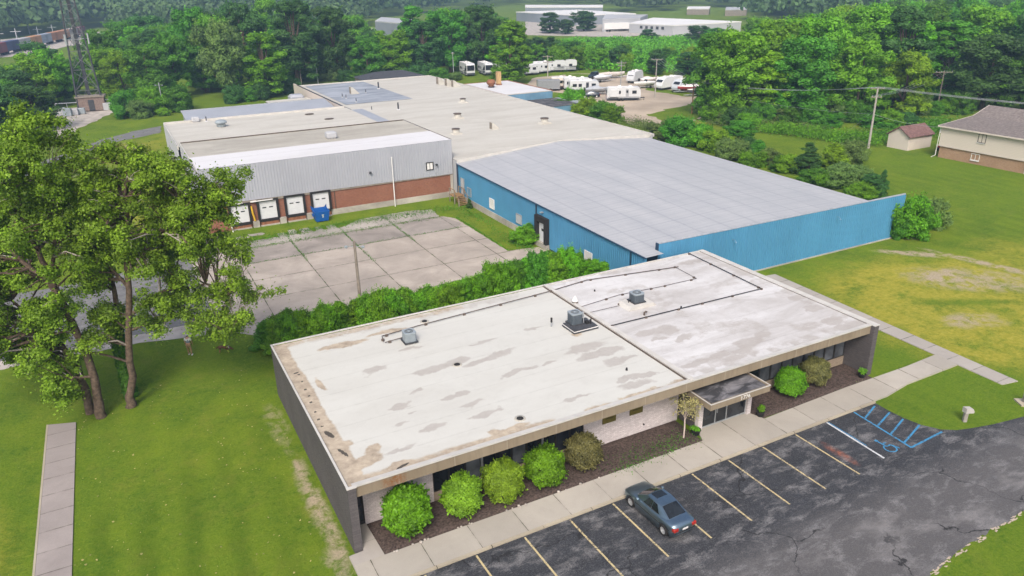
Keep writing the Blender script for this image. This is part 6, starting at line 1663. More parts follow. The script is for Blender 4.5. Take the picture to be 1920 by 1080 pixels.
cottonwood((-9.2, 21.3), "tall cottonwood with one straight trunk, the right one of the pair on the left lawn",
    [[(0, 0, -.1, .34), (.3, 0, 1.2, .25), (1.1, 0, 5.7, .21), (2.1, .1, 11.2, .17), (2.7, 0, 13.8, .13), (3.5, 0, 17.4, .04)],
     [(1.9, 0, 9.6, .14), (3.9, 0, 11.6, .11), (6.2, .2, 14, .07), (8.4, .2, 15.4, .03)],
     [(1.25, .1, 6.7, .14), (3.5, .3, 8.2, .11), (6.5, .4, 8.7, .08), (9.4, .4, 7.9, .03)],
     [(1.7, .1, 8.6, .12), (.6, -.3, 11.0, .09), (-.3, -.2, 13.8, .03)],
     [(1.1, .1, 5.7, .11), (2.8, -.4, 6.4, .08), (5.0, -.5, 6.8, .03)],
     [(-.6, 1.3, -.1, .28), (-.4, 1.3, 3.5, .22), (.1, 1.2, 8, .15), (.5, 1.2, 12, .05)]],
    [(2.4, 0, 13, 3.0, 3.2, 2.6, 1.2), (3.4, 0, 16.5, 2.2, 2.4, 1.5, 1.1), (6.6, 0, 15.4, 2.3, 2.4, 1.7, 1.1), (8.5, 0, 15.0, 1.2, 1.5, 1.2, .7), (7.4, 0, 12.3, 2.1, 2.4, 1.8, 1), (4.8, 0, 12.8, 2.2, 2.4, 2.0, 1), (7.4, .2, 9.4, 2.2, 2.2, 1.6, 1), (9.2, .2, 7.9, 1.2, 1.4, 1.2, .8),
     (4.2, -.3, 10, 2.0, 2.2, 1.4, .9), (5.2, -.4, 7.5, 2.0, 1.8, 1.1, .9), (7.6, .2, 6.4, 1.5, 1.6, 1.2, .8), (3.0, -.6, 6.2, 1.4, 1.2, .8, .6), (.3, 0, 13.4, 1.8, 2.2, 2.2, .9), (.2, -.3, 10.6, 1.5, 1.8, 1.6, .7), (.4, -.7, 6.8, 1.1, 1.2, 1.0, .6), (7.2, .1, 5.0, .9, .9, .8, .55), (-.4, -.9, 5.0, 1.0, .9, 1.0, .7), (-.3, -.2, 8.8, 1.3, 1.4, 1.6, 1.0), (2.9, -.3, 8.6, 1.2, 1.2, 1.2, .8), (-.6, .2, 6.4, 1.2, 1.2, 1.3, .9), (5.9, .1, 10.9, 1.6, 1.7, 1.4, .8)],
    740, 135, .082, 3, ivy=(-.5, 1.3, .44, 6.0), gap=10.8, lean=0)
cottonwood((-11.3, 21.2), "spreading cottonwood with leaning forked trunk, the left one of the pair on the left lawn",
    [[(.5, -.2, -.1, .36), (.55, -.1, 2.0, .27), (.4, 0, 5.2, .24), (-.3, 0, 8.5, .21), (-.8, 0, 11, .16), (-1.3, 0, 14, .10), (-.6, 0, 18.6, .03)],
     [(-.4, 0, 8.8, .18), (-2.2, .2, 11, .14), (-3.8, .2, 13.5, .09), (-5.2, .2, 15, .03)],
     [(-.5, .3, -.1, .30), (-.6, .4, 3.5, .22), (-1.8, .5, 6, .16), (-4.4, .6, 8.8, .05)],
     [(-.6, 0, 9.6, .14), (.5, 0, 13.0, .10), (1.1, 0, 16.4, .03)],
     [(.5, -.2, 3.0, .10), (-.2, -.9, 3.4, .07), (-.8, -1.1, 2.6, .02)]],
    [(.1, 0, 19.0, 1.7, 1.9, 1.2, 1.1), (.4, 0, 17.2, 2.3, 2.6, 1.6, 1.1), (1.2, 0, 15.4, 1.7, 2, 1.6, .8), (-1.2, 0, 13.6, 2.6, 2.8, 2.0, 1), (-3.8, 0, 14.8, 2.4, 2.6, 2.2, 1), (-5.4, 0, 11, 2.6, 2.8, 2.4, 1), (-3.7, 0, 9.8, 2.4, 2.4, 1.8, 1), (1.2, -.2, 10.2, 1.4, 1.6, 1.8, .8), (.4, 0, 12.6, 1.5, 1.8, 1.5, .8),
     (-1.9, -.4, 9.0, 1.7, 1.6, 1.3, .7), (-3.4, -.3, 7.0, 2.2, 2, 1.3, .9), (-4.6, -.3, 5.4, 1.9, 1.8, 1.2, .9), (-2.4, -.6, 5.6, 1.6, 1.4, 1.1, .9), (-1.1, -.9, 5.4, 1.3, 1.1, 1.1, .8), (-.9, -1.1, 3.6, 1.3, 1.0, 1.2, 1), (-.5, -1.2, 1.9, .9, .7, 1.0, .9), (.3, -1.0, 1.6, .6, .6, .8, .6), (-6.5, 0, 7.5, 2.2, 2.2, 2, .9), (-.9, -1.2, 2.8, 1.2, .9, 1.2, 1.0), (-2.9, -.7, 4.0, 1.5, 1.2, 1.0, .9), (.2, -.8, 7.6, 1.1, 1.1, 1.2, .7)],
    790, 135, .082, 8, gap=7.5, lean=0)

# fallen leaves and seed fluff on the left lawn
rng = np.random.default_rng(12); n_ = 260
C = np.stack([rng.uniform(-13, -.6, n_), rng.uniform(-6, 24, n_), np.full(n_, .05)], -1); N = np.tile([0, 0, 1.0], (n_, 1))+.3*unit(n_, rng)
o = bpy.data.objects.new("fallen_leaves", leaf_mesh("fallen_leaves", C, N, .05*rng.uniform(.5, 1.8, n_), rng.random(n_), M['lf_pale'], .7, 5)); COL.objects.link(o); tag(o, kind='stuff')

# ------------------------------------------------------------------ far woods, far buildings, railway
def far_wood(name, poly, n, hr, seed, leaf=2.0, per=46):
    """a wood far off that reads as one mass; POLY bounds the area of ground seen along these sight lines"""
    rng = np.random.default_rng(seed); xs = [p[0] for p in poly]; ys = [p[1] for p in poly]; Cs, Ns, Ss, Ts = [], [], [], []; k = 0
    while k < n:
        q = (rng.uniform(min(xs), max(xs)), rng.uniform(min(ys), max(ys)))
        if not inpoly(q, poly): continue
        k += 1; p = at(*q)
        h = rng.uniform(*hr); rr_ = rng.uniform(5, 8.5); tb = rng.uniform(.1, .9)
        d = unit(per, rng); d[:, 2] = np.abs(d[:, 2])-.15
        P = d*np.array([rr_, rr_, h*.52])*rng.uniform(.8, 1.1, per)[:, None]+np.array([p[0], p[1], h*.48])
        N = d+.6*unit(per, rng); N /= np.linalg.norm(N, axis=1, keepdims=True)
        Cs.append(P); Ns.append(N); Ss.append(leaf*rng.uniform(.6, 1.2, per)); Ts.append(tb+rng.uniform(-.2, .2, per))
    o = bpy.data.objects.new(name, leaf_mesh(name, np.concatenate(Cs), np.concatenate(Ns), np.concatenate(Ss), np.concatenate(Ts), M['lf_far'], .85, seed)); COL.objects.link(o); return tag(o, kind='stuff')
far_wood("far_woodland", [(-150, 84), (0, 74), (110, 60), (185, 52), (240, 50), (420, 46), (700, 34), (960, 10), (1210, 9), (1290, 9), (1420, 9), (2100, -2), (2100, -36), (-150, -36)], 5200, (14, 22), 5, 2.0, 60)
far_wood("far_woodland", [(230, 64), (430, 58), (700, 50), (690, 34), (420, 42), (240, 46)], 260, (13, 19), 6, 1.3, 110)
far_wood("far_woodland", [(1400, 40), (1700, 60), (2100, 60), (2100, -5), (1430, 12)], 420, (13, 20), 7, 1.5, 80)
far_wood("far_woodland", [(1135, 24), (1205, 25), (1280, 19), (1285, 8), (1135, 10)], 60, (11, 16), 8, 1.5, 90)
far_wood("far_woodland", [(1335, 16), (1360, 15), (1405, 14), (1420, 30), (1500, 30), (1500, 8), (1330, 9)], 90, (11, 16), 9, 1.5, 90)
def farshed(name, x0, y0, lx, ly, h, rz_, wallm, roofm, label, cat='warehouse', parts=()):
    e = empty(name, (x0, y0, 0), rz_, label, cat)
    b = MB(); b.box(0, lx, 0, ly, 0, h-.4); b.build("wall", M[wallm], e)
    b = MB(); b.box(-.3, lx+.3, -.3, ly+.3, h-.4, h); b.build("roof", M[roofm], e)
    return e
def far_at(px, row, z=0): c = at(px, row, z); return float(c[0]), float(c[1])
# long warehouse, pale office block, right hand warehouse
def quadshed(name, pts, h, wallm, roofm, label, cat='warehouse'):
    """four roof corners given on the ground plan (x, y)"""
    e = empty(name, (pts[0][0], pts[0][1], 0), 0, label, cat); o_ = (pts[0][0], pts[0][1], 0)
    b = MB(); b.slab(list(pts), 0, h-.5); b.build("wall", M[wallm], e, org=o_)
    cx_, cy_ = sum(p[0] for p in pts)/4, sum(p[1] for p in pts)/4
    b = MB(); b.slab([(cx_+(p[0]-cx_)*1.006, cy_+(p[1]-cy_)*1.006) for p in pts], h-.5, h); b.build("roof", M[roofm], e, org=o_)
    return e, o_
e, o_ = quadshed("warehouse", [far_at(968, 22, 5.5), far_at(1080, 28, 5.5), far_at(1192, 25, 5.5), far_at(1085, 18, 5.5)], 5.5, 'far_wall', 'far_white', "long far warehouse with white roof and dark grey wall")
e, o_ = quadshed("warehouse", [far_at(1180, 43, 4.6), far_at(1262, 47, 4.6), far_at(1390, 40, 4.6), far_at(1225, 33, 4.6)], 4.6, 'far_pale', 'far_white', "wide far warehouse with white roof and pale grey wall on the right")
fa, fb = np.array(far_at(1180, 43, 4.6)), np.array(far_at(1262, 47, 4.6)); fd = (fb-fa)/np.linalg.norm(fb-fa); fn = np.array([fd[1], -fd[0]])
for k in range(5):
    c = fa+fd*(8+3.4*k)+fn*.06; T_ = Matrix.Translation((c[0]-o_[0], c[1]-o_[1], 2.4)) @ Matrix.Rotation(math.atan2(fd[1], fd[0]), 4, 'Z')
    b = MB(); b.box(-.8, .8, -.05, .05, 0, 1.2, T=T_); b.build("window", M['pitch'], e)
e, o_ = quadshed("warehouse", [far_at(1130, 36, 6), far_at(1200, 33, 6), far_at(1215, 27, 6), far_at(1135, 27, 6)], 6, 'far_pale', 'far_pale', "pale grey block joining the two far warehouses")
e = empty("semi_trailer", (*far_at(1133, 60), 0), R(-20), "white semi trailer parked before the pale grey block", "trailer")
b = MB(); b.box(0, 13, 0, 2.6, 1.2, 4.1); b.build("body", M['far_white'], e)
for x in (1.5, 2.8): 
    b = MB(); b.lathe([(.5, -.2), (.5, .2), (.001, .2)], 10, 0, Matrix.Translation((x, .3, .5)) @ Matrix.Rotation(R(90), 4, 'X')); b.build("wheel", M['black'], e)
e, o_ = quadshed("warehouse", [far_at(985, 13, 6), far_at(1130, 13, 6), far_at(1130, 9, 6), far_at(985, 9, 6)], 6, 'far_wall', 'far_white', "most distant flat warehouse on the skyline")
e, o_ = quadshed("warehouse", [far_at(703, 39, 7), far_at(770, 45, 7), far_at(772, 36, 7), far_at(715, 32, 7)], 7, 'far_wall', 'far_pale', "pale row building glimpsed between the tall dark trees")
e, o_ = quadshed("pavilion", [far_at(1288, 16, 4), far_at(1330, 16, 4), far_at(1332, 12, 4), far_at(1290, 12, 4)], 4, 'wood', 'far_white', "small white roofed pavilion beyond the far lawn, the left one", 'pavilion')
e, o_ = quadshed("pavilion", [far_at(1360, 18, 4), far_at(1400, 17, 4), far_at(1402, 13, 4), far_at(1362, 13, 4)], 4, 'wood', 'far_pale', "low pale building beyond the far lawn, right of the pavilion", 'building')
# freight train
cols = [(.42, .40, .40), (.22, .06, .075), (.06, .07, .15), (.42, .41, .42), (.50, .26, .12), (.30, .34, .40), (.42, .19, .09), (.44, .21, .10), (.33, .30, .28), (.16, .05, .06)]
nm = ["whitish", "dark maroon", "dark blue", "pale grey", "light orange", "blue grey", "orange", "deep orange", "dull grey", "faded maroon"]
A, B = np.array(far_at(-30, 112)), np.array(far_at(150, 68.5))
for k in range(10):
    p = A+(B-A)*(k/9.0); d = (B-A)/np.linalg.norm(B-A); rz_ = math.atan2(d[1], d[0])
    e = empty("freight_wagon", (p[0], p[1], 0), rz_, nm[k]+" boxcar in the freight train beyond the trees", "train wagon", "freight train wagons")
    b = MB(); b.bbox(-7.6, 7.6, -1.5, 1.5, 1.2, 5.0, .15); b.build("body", plain("wagon_paint", cols[k], .7), e)
    b = MB(); b.box(-1.4, 1.4, -1.56, -1.51, 1.4, 4.5); b.build("sliding_door", plain("wagon_door", tuple(x*.8 for x in cols[k]), .7), e)
    for x in (-5.8, 5.8):
        b = MB()
        for xx in (-.9, .9): b.lathe([(.45, -.75), (.45, .75)], 10, 0, Matrix.Translation((x+xx, 0, .5)) @ Matrix.Rotation(R(90), 4, 'X'))
        b.box(x-1.4, x+1.4, -.9, .9, .6, 1.0); b.build("bogie", M['black'], e)
def mast(px, row, top, label, arms=True):
    c = at(px, row); h = hgt(c, top); e = empty("power_mast", c, R(-20), label, "mast", "masts along the railway")
    b = MB(); b.tube((0, 0, 0), (0, 0, h), .35, .22, 6); b.build("shaft", M['steel'], e)
    if arms:
        b = MB(); b.box(-2.4, 2.4, -.12, .12, h-1.6, h-1.35); b.build("crossarm", M['steel'], e)
for q in ((56, 64, 18, "tall pale mast behind the freight train, the left tall one", False), (120, 55, 18, "tall pale mast behind the freight train, the right tall one", False), (35, 84, 53, "pale pole in front of the maroon boxcar", True), (100, 64, 46, "pole with crossarm in the middle of the train", True), (125, 58, 40, "pole with crossarm near the right tall mast", True), (72, 66, 50, "short pole with crossarm behind the pale boxcars", True), (3, 90, 57, "pole with crossarm at the left border", True)):
    mast(*q)

# ------------------------------------------------------------------ lattice tower and its compound
M['tower'] = plain('tower_steel', (.17, .18, .19), .6, .2, .2)
tb_ = at(172, 207); TW = empty("lattice_tower", (tb_[0], tb_[1], 0), R(12), "dark steel lattice tower rising out of the picture on the left", "tower")
th = 41.0; TR = 2.9
def tleg(k, z): 
    r_ = TR*(1-.93*min(1, z/44.0))+.1; a = 2*math.pi*k/3+R(200); return (r_*math.cos(a), r_*math.sin(a), z)
for k in range(3):
    b = MB(); b.path([tleg(k, z) for z in np.linspace(0, th, 12)], [.22 - .011*i for i in range(12)], 6); b.build("leg", M['pitch'], TW)
zs = [0, 4.6, 9, 13, 16.6, 19.8, 22.6, 25.2, 27.6, 29.8, 31.8, 33.6, 35.4, 37.2, 39, 40.8]
for k in range(3):
    b = MB()
    for i in range(len(zs)-1):
        p, q = tleg(k, zs[i]), tleg((k+1) % 3, zs[i]); p1, q1 = tleg(k, zs[i+1]), tleg((k+1) % 3, zs[i+1])
        b.tube(p, q1, .05, n=4); b.tube(q, p1, .05, n=4); b.tube(p1, q1, .04, n=4)
    b.build("bracing", M['tower'] , TW)
b = MB(); b.path([(0.3, 0.2, 0), (.3, .2, th)], .28, 5); b.build("cable_run", M['pitch'], TW)
for z in (15.5, 30):
    b = MB()
    for k in range(3):
        a = 2*math.pi*k/3; b.box(-.25, .25, -.12, .12, -1.1, 1.1, T=Matrix.Rotation(a, 4, 'Z') @ Matrix.Translation((0, 2.6 if z < 25 else 2.0, z)))
        b.tube(tleg(k, z), (2.5*math.cos(a+1.57), 2.5*math.sin(a+1.57), z), .05, n=4)
    b.build("antenna", M['steel'], TW)
c = at(172, 210); e = empty("equipment_hut", (c[0]-2.6, c[1]+1.0, 0), R(-8), "brown panelled equipment hut under the tower", "hut")
b = MB(); b.box(0, 5.6, 0, 3.4, .2, 3.1); b.build("wall", plain('hut_panel', (.20, .15, .13), .8, 0, .25), e); b = MB(); b.box(-.2, 5.8, -.2, 3.6, 3.1, 3.35); b.build("roof", M['wood'], e); b = MB(); b.box(2.3, 3.5, -.04, 0, .2, 2.6); b.build("door", M['pitch'], e)
def bench(px, row, L_, h, rz_, label):
    c = at(px, row); e = empty("cable_bridge", (c[0], c[1], 0), rz_, label, "cable bridge"); b = MB(); b.box(0, L_, -.35, .35, h-.12, h); b.build("tray", M['steel'], e)
    n = int(L_/2)
    for k in range(n+1):
        b = MB(); b.box(L_*k/n-.06, L_*k/n+.06, -.06, .06, 0, h-.12); b.build("post", M['steel'], e)
bench(107, 212, 6.8, 2.1, R(-6), "galvanised cable bridge left of the equipment hut"); bench(196, 206, 4.5, 2.3, R(10), "galvanised cable bridge right of the equipment hut")
for k, (px, row, s_, lab) in enumerate(((128, 218, 1.0, "grey equipment cabinet at the left of the tower yard"), (142, 216, .8, "low pale cabinet beside the grey cabinet"), (155, 214, .8, "low cabinet in front of the equipment hut"), (203, 207, 1.0, "pale cabinet right of the equipment hut"), (212, 206, .9, "pale cabinet at the right end of the tower yard"), (117, 217, 1.0, "pale cabinet at the left end of the tower yard"))):
    c = at(px, row); e = empty("equipment_cabinet", (c[0], c[1], 0), R(-10), lab, "cabinet", "cabinets in the tower yard"); b = MB(); b.bbox(-.8*s_, .8*s_, -.6*s_, .6*s_, .15, 1.7*s_, .06); b.build("casing", M['ac'] if k in (0, 2) else M['far_pale'], e); b = MB(); b.box(-.7*s_, .7*s_, -.5*s_, .5*s_, 0, .15); b.build("plinth", M['concrete_wall'], e)

# ------------------------------------------------------------------ poles and wires
def pole(px, row, top, label, arms=((.4, 2.4),), mat='wood', lamp=False, r=.15, rz_=R(-30), name="utility_pole", cat="utility pole", low=None, xy=None, h=None, group=None):
    c = at(px, row) if xy is None else (xy[0], xy[1], 0); h = h or hgt(c, top); e = empty(name, (c[0], c[1], 0), rz_, label, cat, group)
    b = MB(); b.tube((0, 0, -.1), (0, 0, h), r, r*.65, 8); b.build("shaft", M[mat], e)
    for (dz, w_) in arms:
        b = MB(); b.box(-w_/2, w_/2, -.06, .06, h-dz-.07, h-dz+.07); ca = b.build("crossarm", M['wood'], e)
        for k in range(4):
            x = -w_/2+.15+(w_-.3)*k/3; b = MB(); b.lathe([(.05, h-dz+.07), (.06, h-dz+.16), (.03, h-dz+.24), (.001, h-dz+.25)], 6, 0, Matrix.Translation((x, 0, 0))); b.build("insulator", M['ac'], ca)
    return e, h, Vector((c[0], c[1], 0))
pR = pole(1628, 278, 163, "weathered utility pole on the lawn left of the garden shed", ((.25, 2.2), (1.55, 1.7)), 'polewood', r=.21)
p1297 = pole(1297, 213, 150, "dark utility pole at the near side of the gravel yard", ((.3, 2.2),), 'brownwood')
p1228 = pole(1228, 183, 110, "utility pole with wide crossarm among the parked caravans", ((.2, 2.6),), 'polewood')
p1165 = pole(1163, 182, 114, "pale pole with two crossarms near the grey cargo trailer", ((.5, 2.2), (1.1, 1.6)), 'steel', r=.12)
p1029 = pole(1027, 157, 104, "utility pole with two crossarms right of the bright lone tree", ((.3, 2.6), (1.7, 2.6)), 'polewood')
p848 = pole(851, 150, 98, "pale pole at the far corner of the factory roof", ((.3, .9),), 'steel', r=.12)
pole(597, 160, 127, "short pale pole behind the factory, the right one", (), 'steel', r=.12); pole(566, 162, 125, "short pole behind the factory, the left one", (), 'wood', r=.12)
pole(483, 155, 128, "thin pale pole in front of the wood on the left", (), 'wood', r=.12)
pW = pole(0, 0, 0, "utility pole in the edge of the wood behind the garden shed", ((.3, 3.4),), 'wood', xy=tuple(at(1757, 205)[:2]), h=7.6)
pE = pole(0, 0, 0, "utility pole beyond the house", ((.25, 2.2),), 'wood', xy=(112.0, 2.0), h=10.2)
# floodlight poles
def lightpole(px, row, top, label, n=2, mat='wood'):
    c = at(px, row); h = hgt(c, top); e = empty("light_pole", (c[0], c[1], 0), R(-30), label, "light pole")
    b = MB(); b.tube((0, 0, -.1), (0, 0, h), .16, .11, 8); b.build("shaft", M[mat], e)
    b = MB(); b.box(-.75, .75, -.025, .025, h-.53, h-.48); b.build("bracket", M['steel'], e)
    for x in ((-.75, .75) if n == 2 else (.5,)):
        b = MB(); b.bbox(x-.12, x+.12, -.2, .04, h-.60, h-.42, .03); b.build("floodlight", M['ac'], e)
    return e
lightpole(675, 560, 452, "wooden light pole with two floodlights standing behind the hedge"); lightpole(308, 212, 155, "pale light pole with two lamps on the back lawn", 2, 'steel')
def wire(a, b_, sag, label, r=.017, group="overhead wires"):
    a, b_ = Vector(a), Vector(b_); P = []
    for k in range(15):
        t = k/14; p = a.lerp(b_, t); p.z -= sag*4*t*(1-t); P.append(tuple(p))
    mb = MB(); mb.path(P, r, 4, 0, False); return mb.build("overhead_wire", M['steel'], label=label, cat="wire", group=group, fixn=False)
def top(p, x, dz): 
    a = R(-30); return (p[2].x+x*math.cos(a), p[2].y+x*math.sin(a), p[1]-dz+.24)
for x in (-.95, -.3, .3, .95):
    wire(top(p1297, x, .3), top(pR, x, .25), 1.1, "power line from the dark pole by the gravel yard to the pole on the lawn")
    wire(top(pR, x, .25), top(pE, x, .25), .7, "power line from the pole on the lawn over the house roof")
    wire(top(p1228, x*1.2, .2), top(p1297, x, .3), .5, "power line between the two poles at the gravel yard")
for x in (-.7, 0, .7):
    wire(top(pR, x, 1.55), (pW[2].x+x*1.8*math.cos(R(-30)), pW[2].y+x*1.8*math.sin(R(-30)), pW[1]-.06), .8, "power line from the pole on the lawn into the wood edge")
wire((p1297[2].x, p1297[2].y, p1297[1]-1.4), (pR[2].x, pR[2].y, pR[1]-4.2), .9, "low cable from the dark pole by the gravel yard to the pole on the lawn", .014)
wire((pR[2].x, pR[2].y, pR[1]-4.2), (104.0, 40.6, 4.4), .4, "service cable from the pole on the lawn to the house corner", .014)
wire((pR[2].x, pR[2].y, pR[1]-3.6), (pR[2].x-1.0, pR[2].y+6.0, 0), .05, "slanting guy wire of the pole on the lawn", .012)

# ------------------------------------------------------------------ small things by the car park
c = at(1808, 790); e = empty("hooded_bollard", (c[0], c[1], 0), R(-30), "pale hooded bollard on the grass at the curve of the car park", "bollard")
b = MB(); b.bbox(-.12, .12, -.11, .11, 0, .72, .03); b.build("post", plain("bollard_stone", (.30, .275, .255), .8), e)
b = MB(); b.extr([(-.18, .68), (.42, .62), (.44, .74), (.30, .95), (-.18, 1.02)], 'x', -.17, .17, T=Matrix.Rotation(R(-75), 4, 'Z')); b.build("hood", plain("bollard_hood", (.43, .41, .385), .7), e)
c = at(1918, 757); e = empty("sign_post_base", (c[0]+.15, c[1], 0), R(-30), "grey post on a square concrete pad at the right border", "post")
b = MB(); b.box(-.45, .45, -.45, .45, 0, .10); b.build("pad", M['kerb'], e); b = MB(); b.bbox(-.13, .13, -.13, .13, .10, 1.05, .02); b.build("post", plain("post_stone", (.30, .27, .24), .8), e)
# pale edging stones along the bed
rr = random.Random(8)
for k in range(26):
    x = rr.uniform(1.5, 21); y = -1.12+rr.uniform(-.03, .12); s_ = rr.uniform(.05, .10); b = MB(); b.lathe([(.001, .02), (s_, .03), (s_*.8, s_*.9), (.001, s_*1.1)], 6, 0, Matrix.Translation((0, 0, .1)) @ Matrix.Rotation(rr.random(), 4, 'Z'))
    o = b.build("edging_stone", M['gravel_pale'], label="pale stone on the edge of the front planting bed", cat="stone", group="edging stones of the planting bed"); o.location = (x, y, .02)

# ------------------------------------------------------------------ vehicles
def carpaint(name, c, metal=.35, rough=.28):
    g = NT(name); n = g.noise(g.obj(), 4, 3)
    b = g.n("BsdfPrincipled"); g.set(b.inputs["Base Color"], g.mix(g.ramp(n, .3, .7), tuple(x*.93 for x in c), tuple(x*1.07 for x in c)))
    b.inputs["Roughness"].default_value = rough; b.inputs["Metallic"].default_value = metal; b.inputs["Coat Weight"].default_value = .6; b.inputs["Coat Roughness"].default_value = .08
    g.t.links.new(b.outputs[0], g.out.inputs[0]); return g.m
M['autoglass'] = glassmat("car_glass", (0.008, 0.010, 0.012), .04)
M['tail'] = plain("tail_lamp_red", (.30, .022, .016), .35); M['lampglass'] = plain("lamp_glass", (.55, .58, .60), .2)
M['alloy'] = plain("alloy_rim", (.62, .63, .64), .35, .6)
def wheel(e, x, y, r=.315, w=.20, spokes=5, name="wheel"):
    sgn = 1 if y > 0 else -1
    T = Matrix.Translation((x, y, r)) @ Matrix.Rotation(R(-90*sgn), 4, 'X')
    b = MB(); b.lathe([(r*.64, -w/2), (r*.93, -w/2), (r, -w/3), (r, w/3), (r*.93, w/2), (r*.68, w/2), (r*.64, w*.30), (r*.64, -w/2)], 24, 0, T); wo_ = b.build(name, M['black'], e)
    b = MB(); b.lathe([(r*.66, w*.36), (r*.60, w*.44), (r*.56, w*.30), (r*.10, w*.16), (.001, w*.16)], 24, 0, T)
    for k in range(spokes):
        a = 2*math.pi*k/spokes
        b.add([(r*.10*math.cos(a-.5), r*.10*math.sin(a-.5), w*.40), (r*.60*math.cos(a-.17), r*.60*math.sin(a-.17), w*.42), (r*.60*math.cos(a+.17), r*.60*math.sin(a+.17), w*.42), (r*.10*math.cos(a+.5), r*.10*math.sin(a+.5), w*.40)], [(0,1,2,3)], 0, False, T)
    b.lathe([(r*.16, w*.36), (r*.14, w*.46), (.001, w*.46)], 12, 0, T); b.build("rim", M['alloy'], wo_, fixn=False)
    return wo_
def car(name, x, y, rz_, label, cat, paint, prof=None, L_=4.49, hero=False, group=None):
    """nose towards +x; body lofted from cross-sections, glasshouse set into it"""
    e = empty(name, (x, y, .022), rz_, label, cat, group)
    P = prof or dict(sx=[0, .06, .18, .5, 1.0, 1.4, 2.2, 2.9, 3.35, 3.8, 4.15, 4.36, 4.46, 4.49], hw=[.60, .74, .81, .855, .875, .88, .88, .88, .872, .855, .815, .745, .63, .50],
        zb=[.40, .30, .24, .20, .19, .18, .18, .18, .18, .19, .21, .25, .31, .38], zs=[.72, .84, .895, .915, .915, .905, .885, .87, .855, .80, .735, .675, .61, .56], zt=[.74, .90, .965, 1.00, 1.005, .99, .97, .955, .935, .865, .79, .715, .63, .57],
        wheels=(.80, 3.62), wr=.315, rw=.79, roof=dict(rb=(.62, .985), rt=(1.42, 1.315), mt=(1.95, 1.375), ft=(2.50, 1.345), fb=(3.32, .945), wb=.735, wt=.545))
    sx = np.linspace(0, P['sx'][-1], 64); I = lambda k: np.interp(sx, P['sx'], P[k])
    ker = np.array([.25, .5, .25])
    def sm(a):
        b_ = np.convolve(np.pad(a, 1, mode='edge'), ker, 'valid'); b_[0], b_[-1] = a[0], a[-1]; return b_
    hw, zb, zs, zt = (sm(sm(I(k))) for k in ('hw', 'zb', 'zs', 'zt'))
    vs = []; nr = 0
    for i, xx in enumerate(sx):
        h_, b_, s_, t_ = hw[i], zb[i], zs[i], zt[i]; lo = b_
        for wx in P['wheels']:
            d_ = abs(xx-wx); ra = P['wr']+.065
            if d_ < ra: lo = max(lo, P['wr']+math.sqrt(ra*ra-d_*d_))
        lo = min(lo, s_-.10)
        half = [(0, b_), (h_*.80, b_ if lo == b_ else b_+.02), (h_*.97, lo), (h_*1.0, max(lo+.02, min(b_+.30, s_-.19))), (h_*.995, max(lo+.04, s_-.16)), (h_*.965, max(lo+.06, s_-.05)), (h_*.90, max(s_, lo+.08)), (h_*.60, t_-.012), (0, t_)]
        ring_ = half + [(-p[0], p[1]) for p in half[-2:0:-1]]; nr = len(ring_)
        vs += [(xx, p[0], p[1]) for p in ring_]
    fs = []
    for i in range(len(sx)-1):
        for k in range(nr): fs.append((i*nr+k, i*nr+(k+1) % nr, (i+1)*nr+(k+1) % nr, (i+1)*nr+k))
    fs += [tuple(range(nr)), tuple(range((len(sx)-1)*nr, len(sx)*nr))]
    b = MB(); b.add(vs, fs, 0, True); b.build("body", paint, e)
    q = P['roof']; mx = L_/2
    # glasshouse shell in body colour, glass panels a few mm proud of it
    bot = [(q['rb'][0], q['wb']*.90, q['rb'][1]-.02), ((q['rb'][0]+q['rt'][0])/2, q['wb']+.04, q['rb'][1]-.05), (q['mt'][0], q['wb']+.055, q['mt'][1]-.49), (q['ft'][0]+.25, q['wb']+.05, q['fb'][1]-.04), (q['fb'][0], q['wb']*.92, q['fb'][1]-.02)]
    tp = [(q['rt'][0], q['wt'], q['rt'][1]), (q['rt'][0]+.18, q['wt']+.015, q['rt'][1]+.015), (q['mt'][0], q['wt']+.025, q['mt'][1]-.02), (q['ft'][0]-.12, q['wt']+.012, q['ft'][1]-.01), (q['ft'][0], q['wt']-.01, q['ft'][1])]
    # side walls, windscreen, rear slope, roof as one smooth shell
    m_ = MB(); cr = .035
    def V3(p, s_): return (p[0], p[1]*s_, p[2])
    sv = []
    for s_ in (1, -1):
        rows = []
        for t in np.linspace(0, 1, 4):
            rows.append([V3(tuple(np.array(bot[k])*(1-t)+np.array(tp[k])*t+np.array([0, .02*math.sin(math.pi*t), 0])), s_) for k in range(5)])
        n0 = [p for r_ in rows for p in r_]; m_.add(n0, [(r_*5+k, r_*5+k+1, (r_+1)*5+k+1, (r_+1)*5+k) for r_ in range(3) for k in range(4)], 0, True)
    def sheet(a0, a1, b0, b1, bulge, n=7, m=5, inset=0.0, out=0.0, up=(0, 0, 1)):
        """bilinear sheet, a0->a1 lower edge, b0->b1 upper edge, bulged along the outward direction"""
        a0, a1, b0, b1 = map(np.array, (a0, a1, b0, b1)); g_ = []
        for j in range(m):
            t = inset+(1-2*inset)*j/(m-1)
            for i in range(n):
                u_ = inset+(1-2*inset)*i/(n-1); p = (a0*(1-u_)+a1*u_)*(1-t)+(b0*(1-u_)+b1*u_)*t
                g_.append(p+np.array(up)*(out+bulge*math.sin(math.pi*u_)))
        return [tuple(p) for p in g_], [(j*n+i, j*n+i+1, (j+1)*n+i+1, (j+1)*n+i) for j in range(m-1) for i in range(n-1)]
    roofg, rf = [], []
    for k in range(5):
        for i in range(9):
            u_ = -1+2*i/8; zc = tp[k][2]+(.045*(1-u_*u_)); roofg.append((tp[k][0], tp[k][1]*u_, zc))
    rf = [(k*9+i, k*9+i+1, (k+1)*9+i+1, (k+1)*9+i) for k in range(4) for i in range(8)]
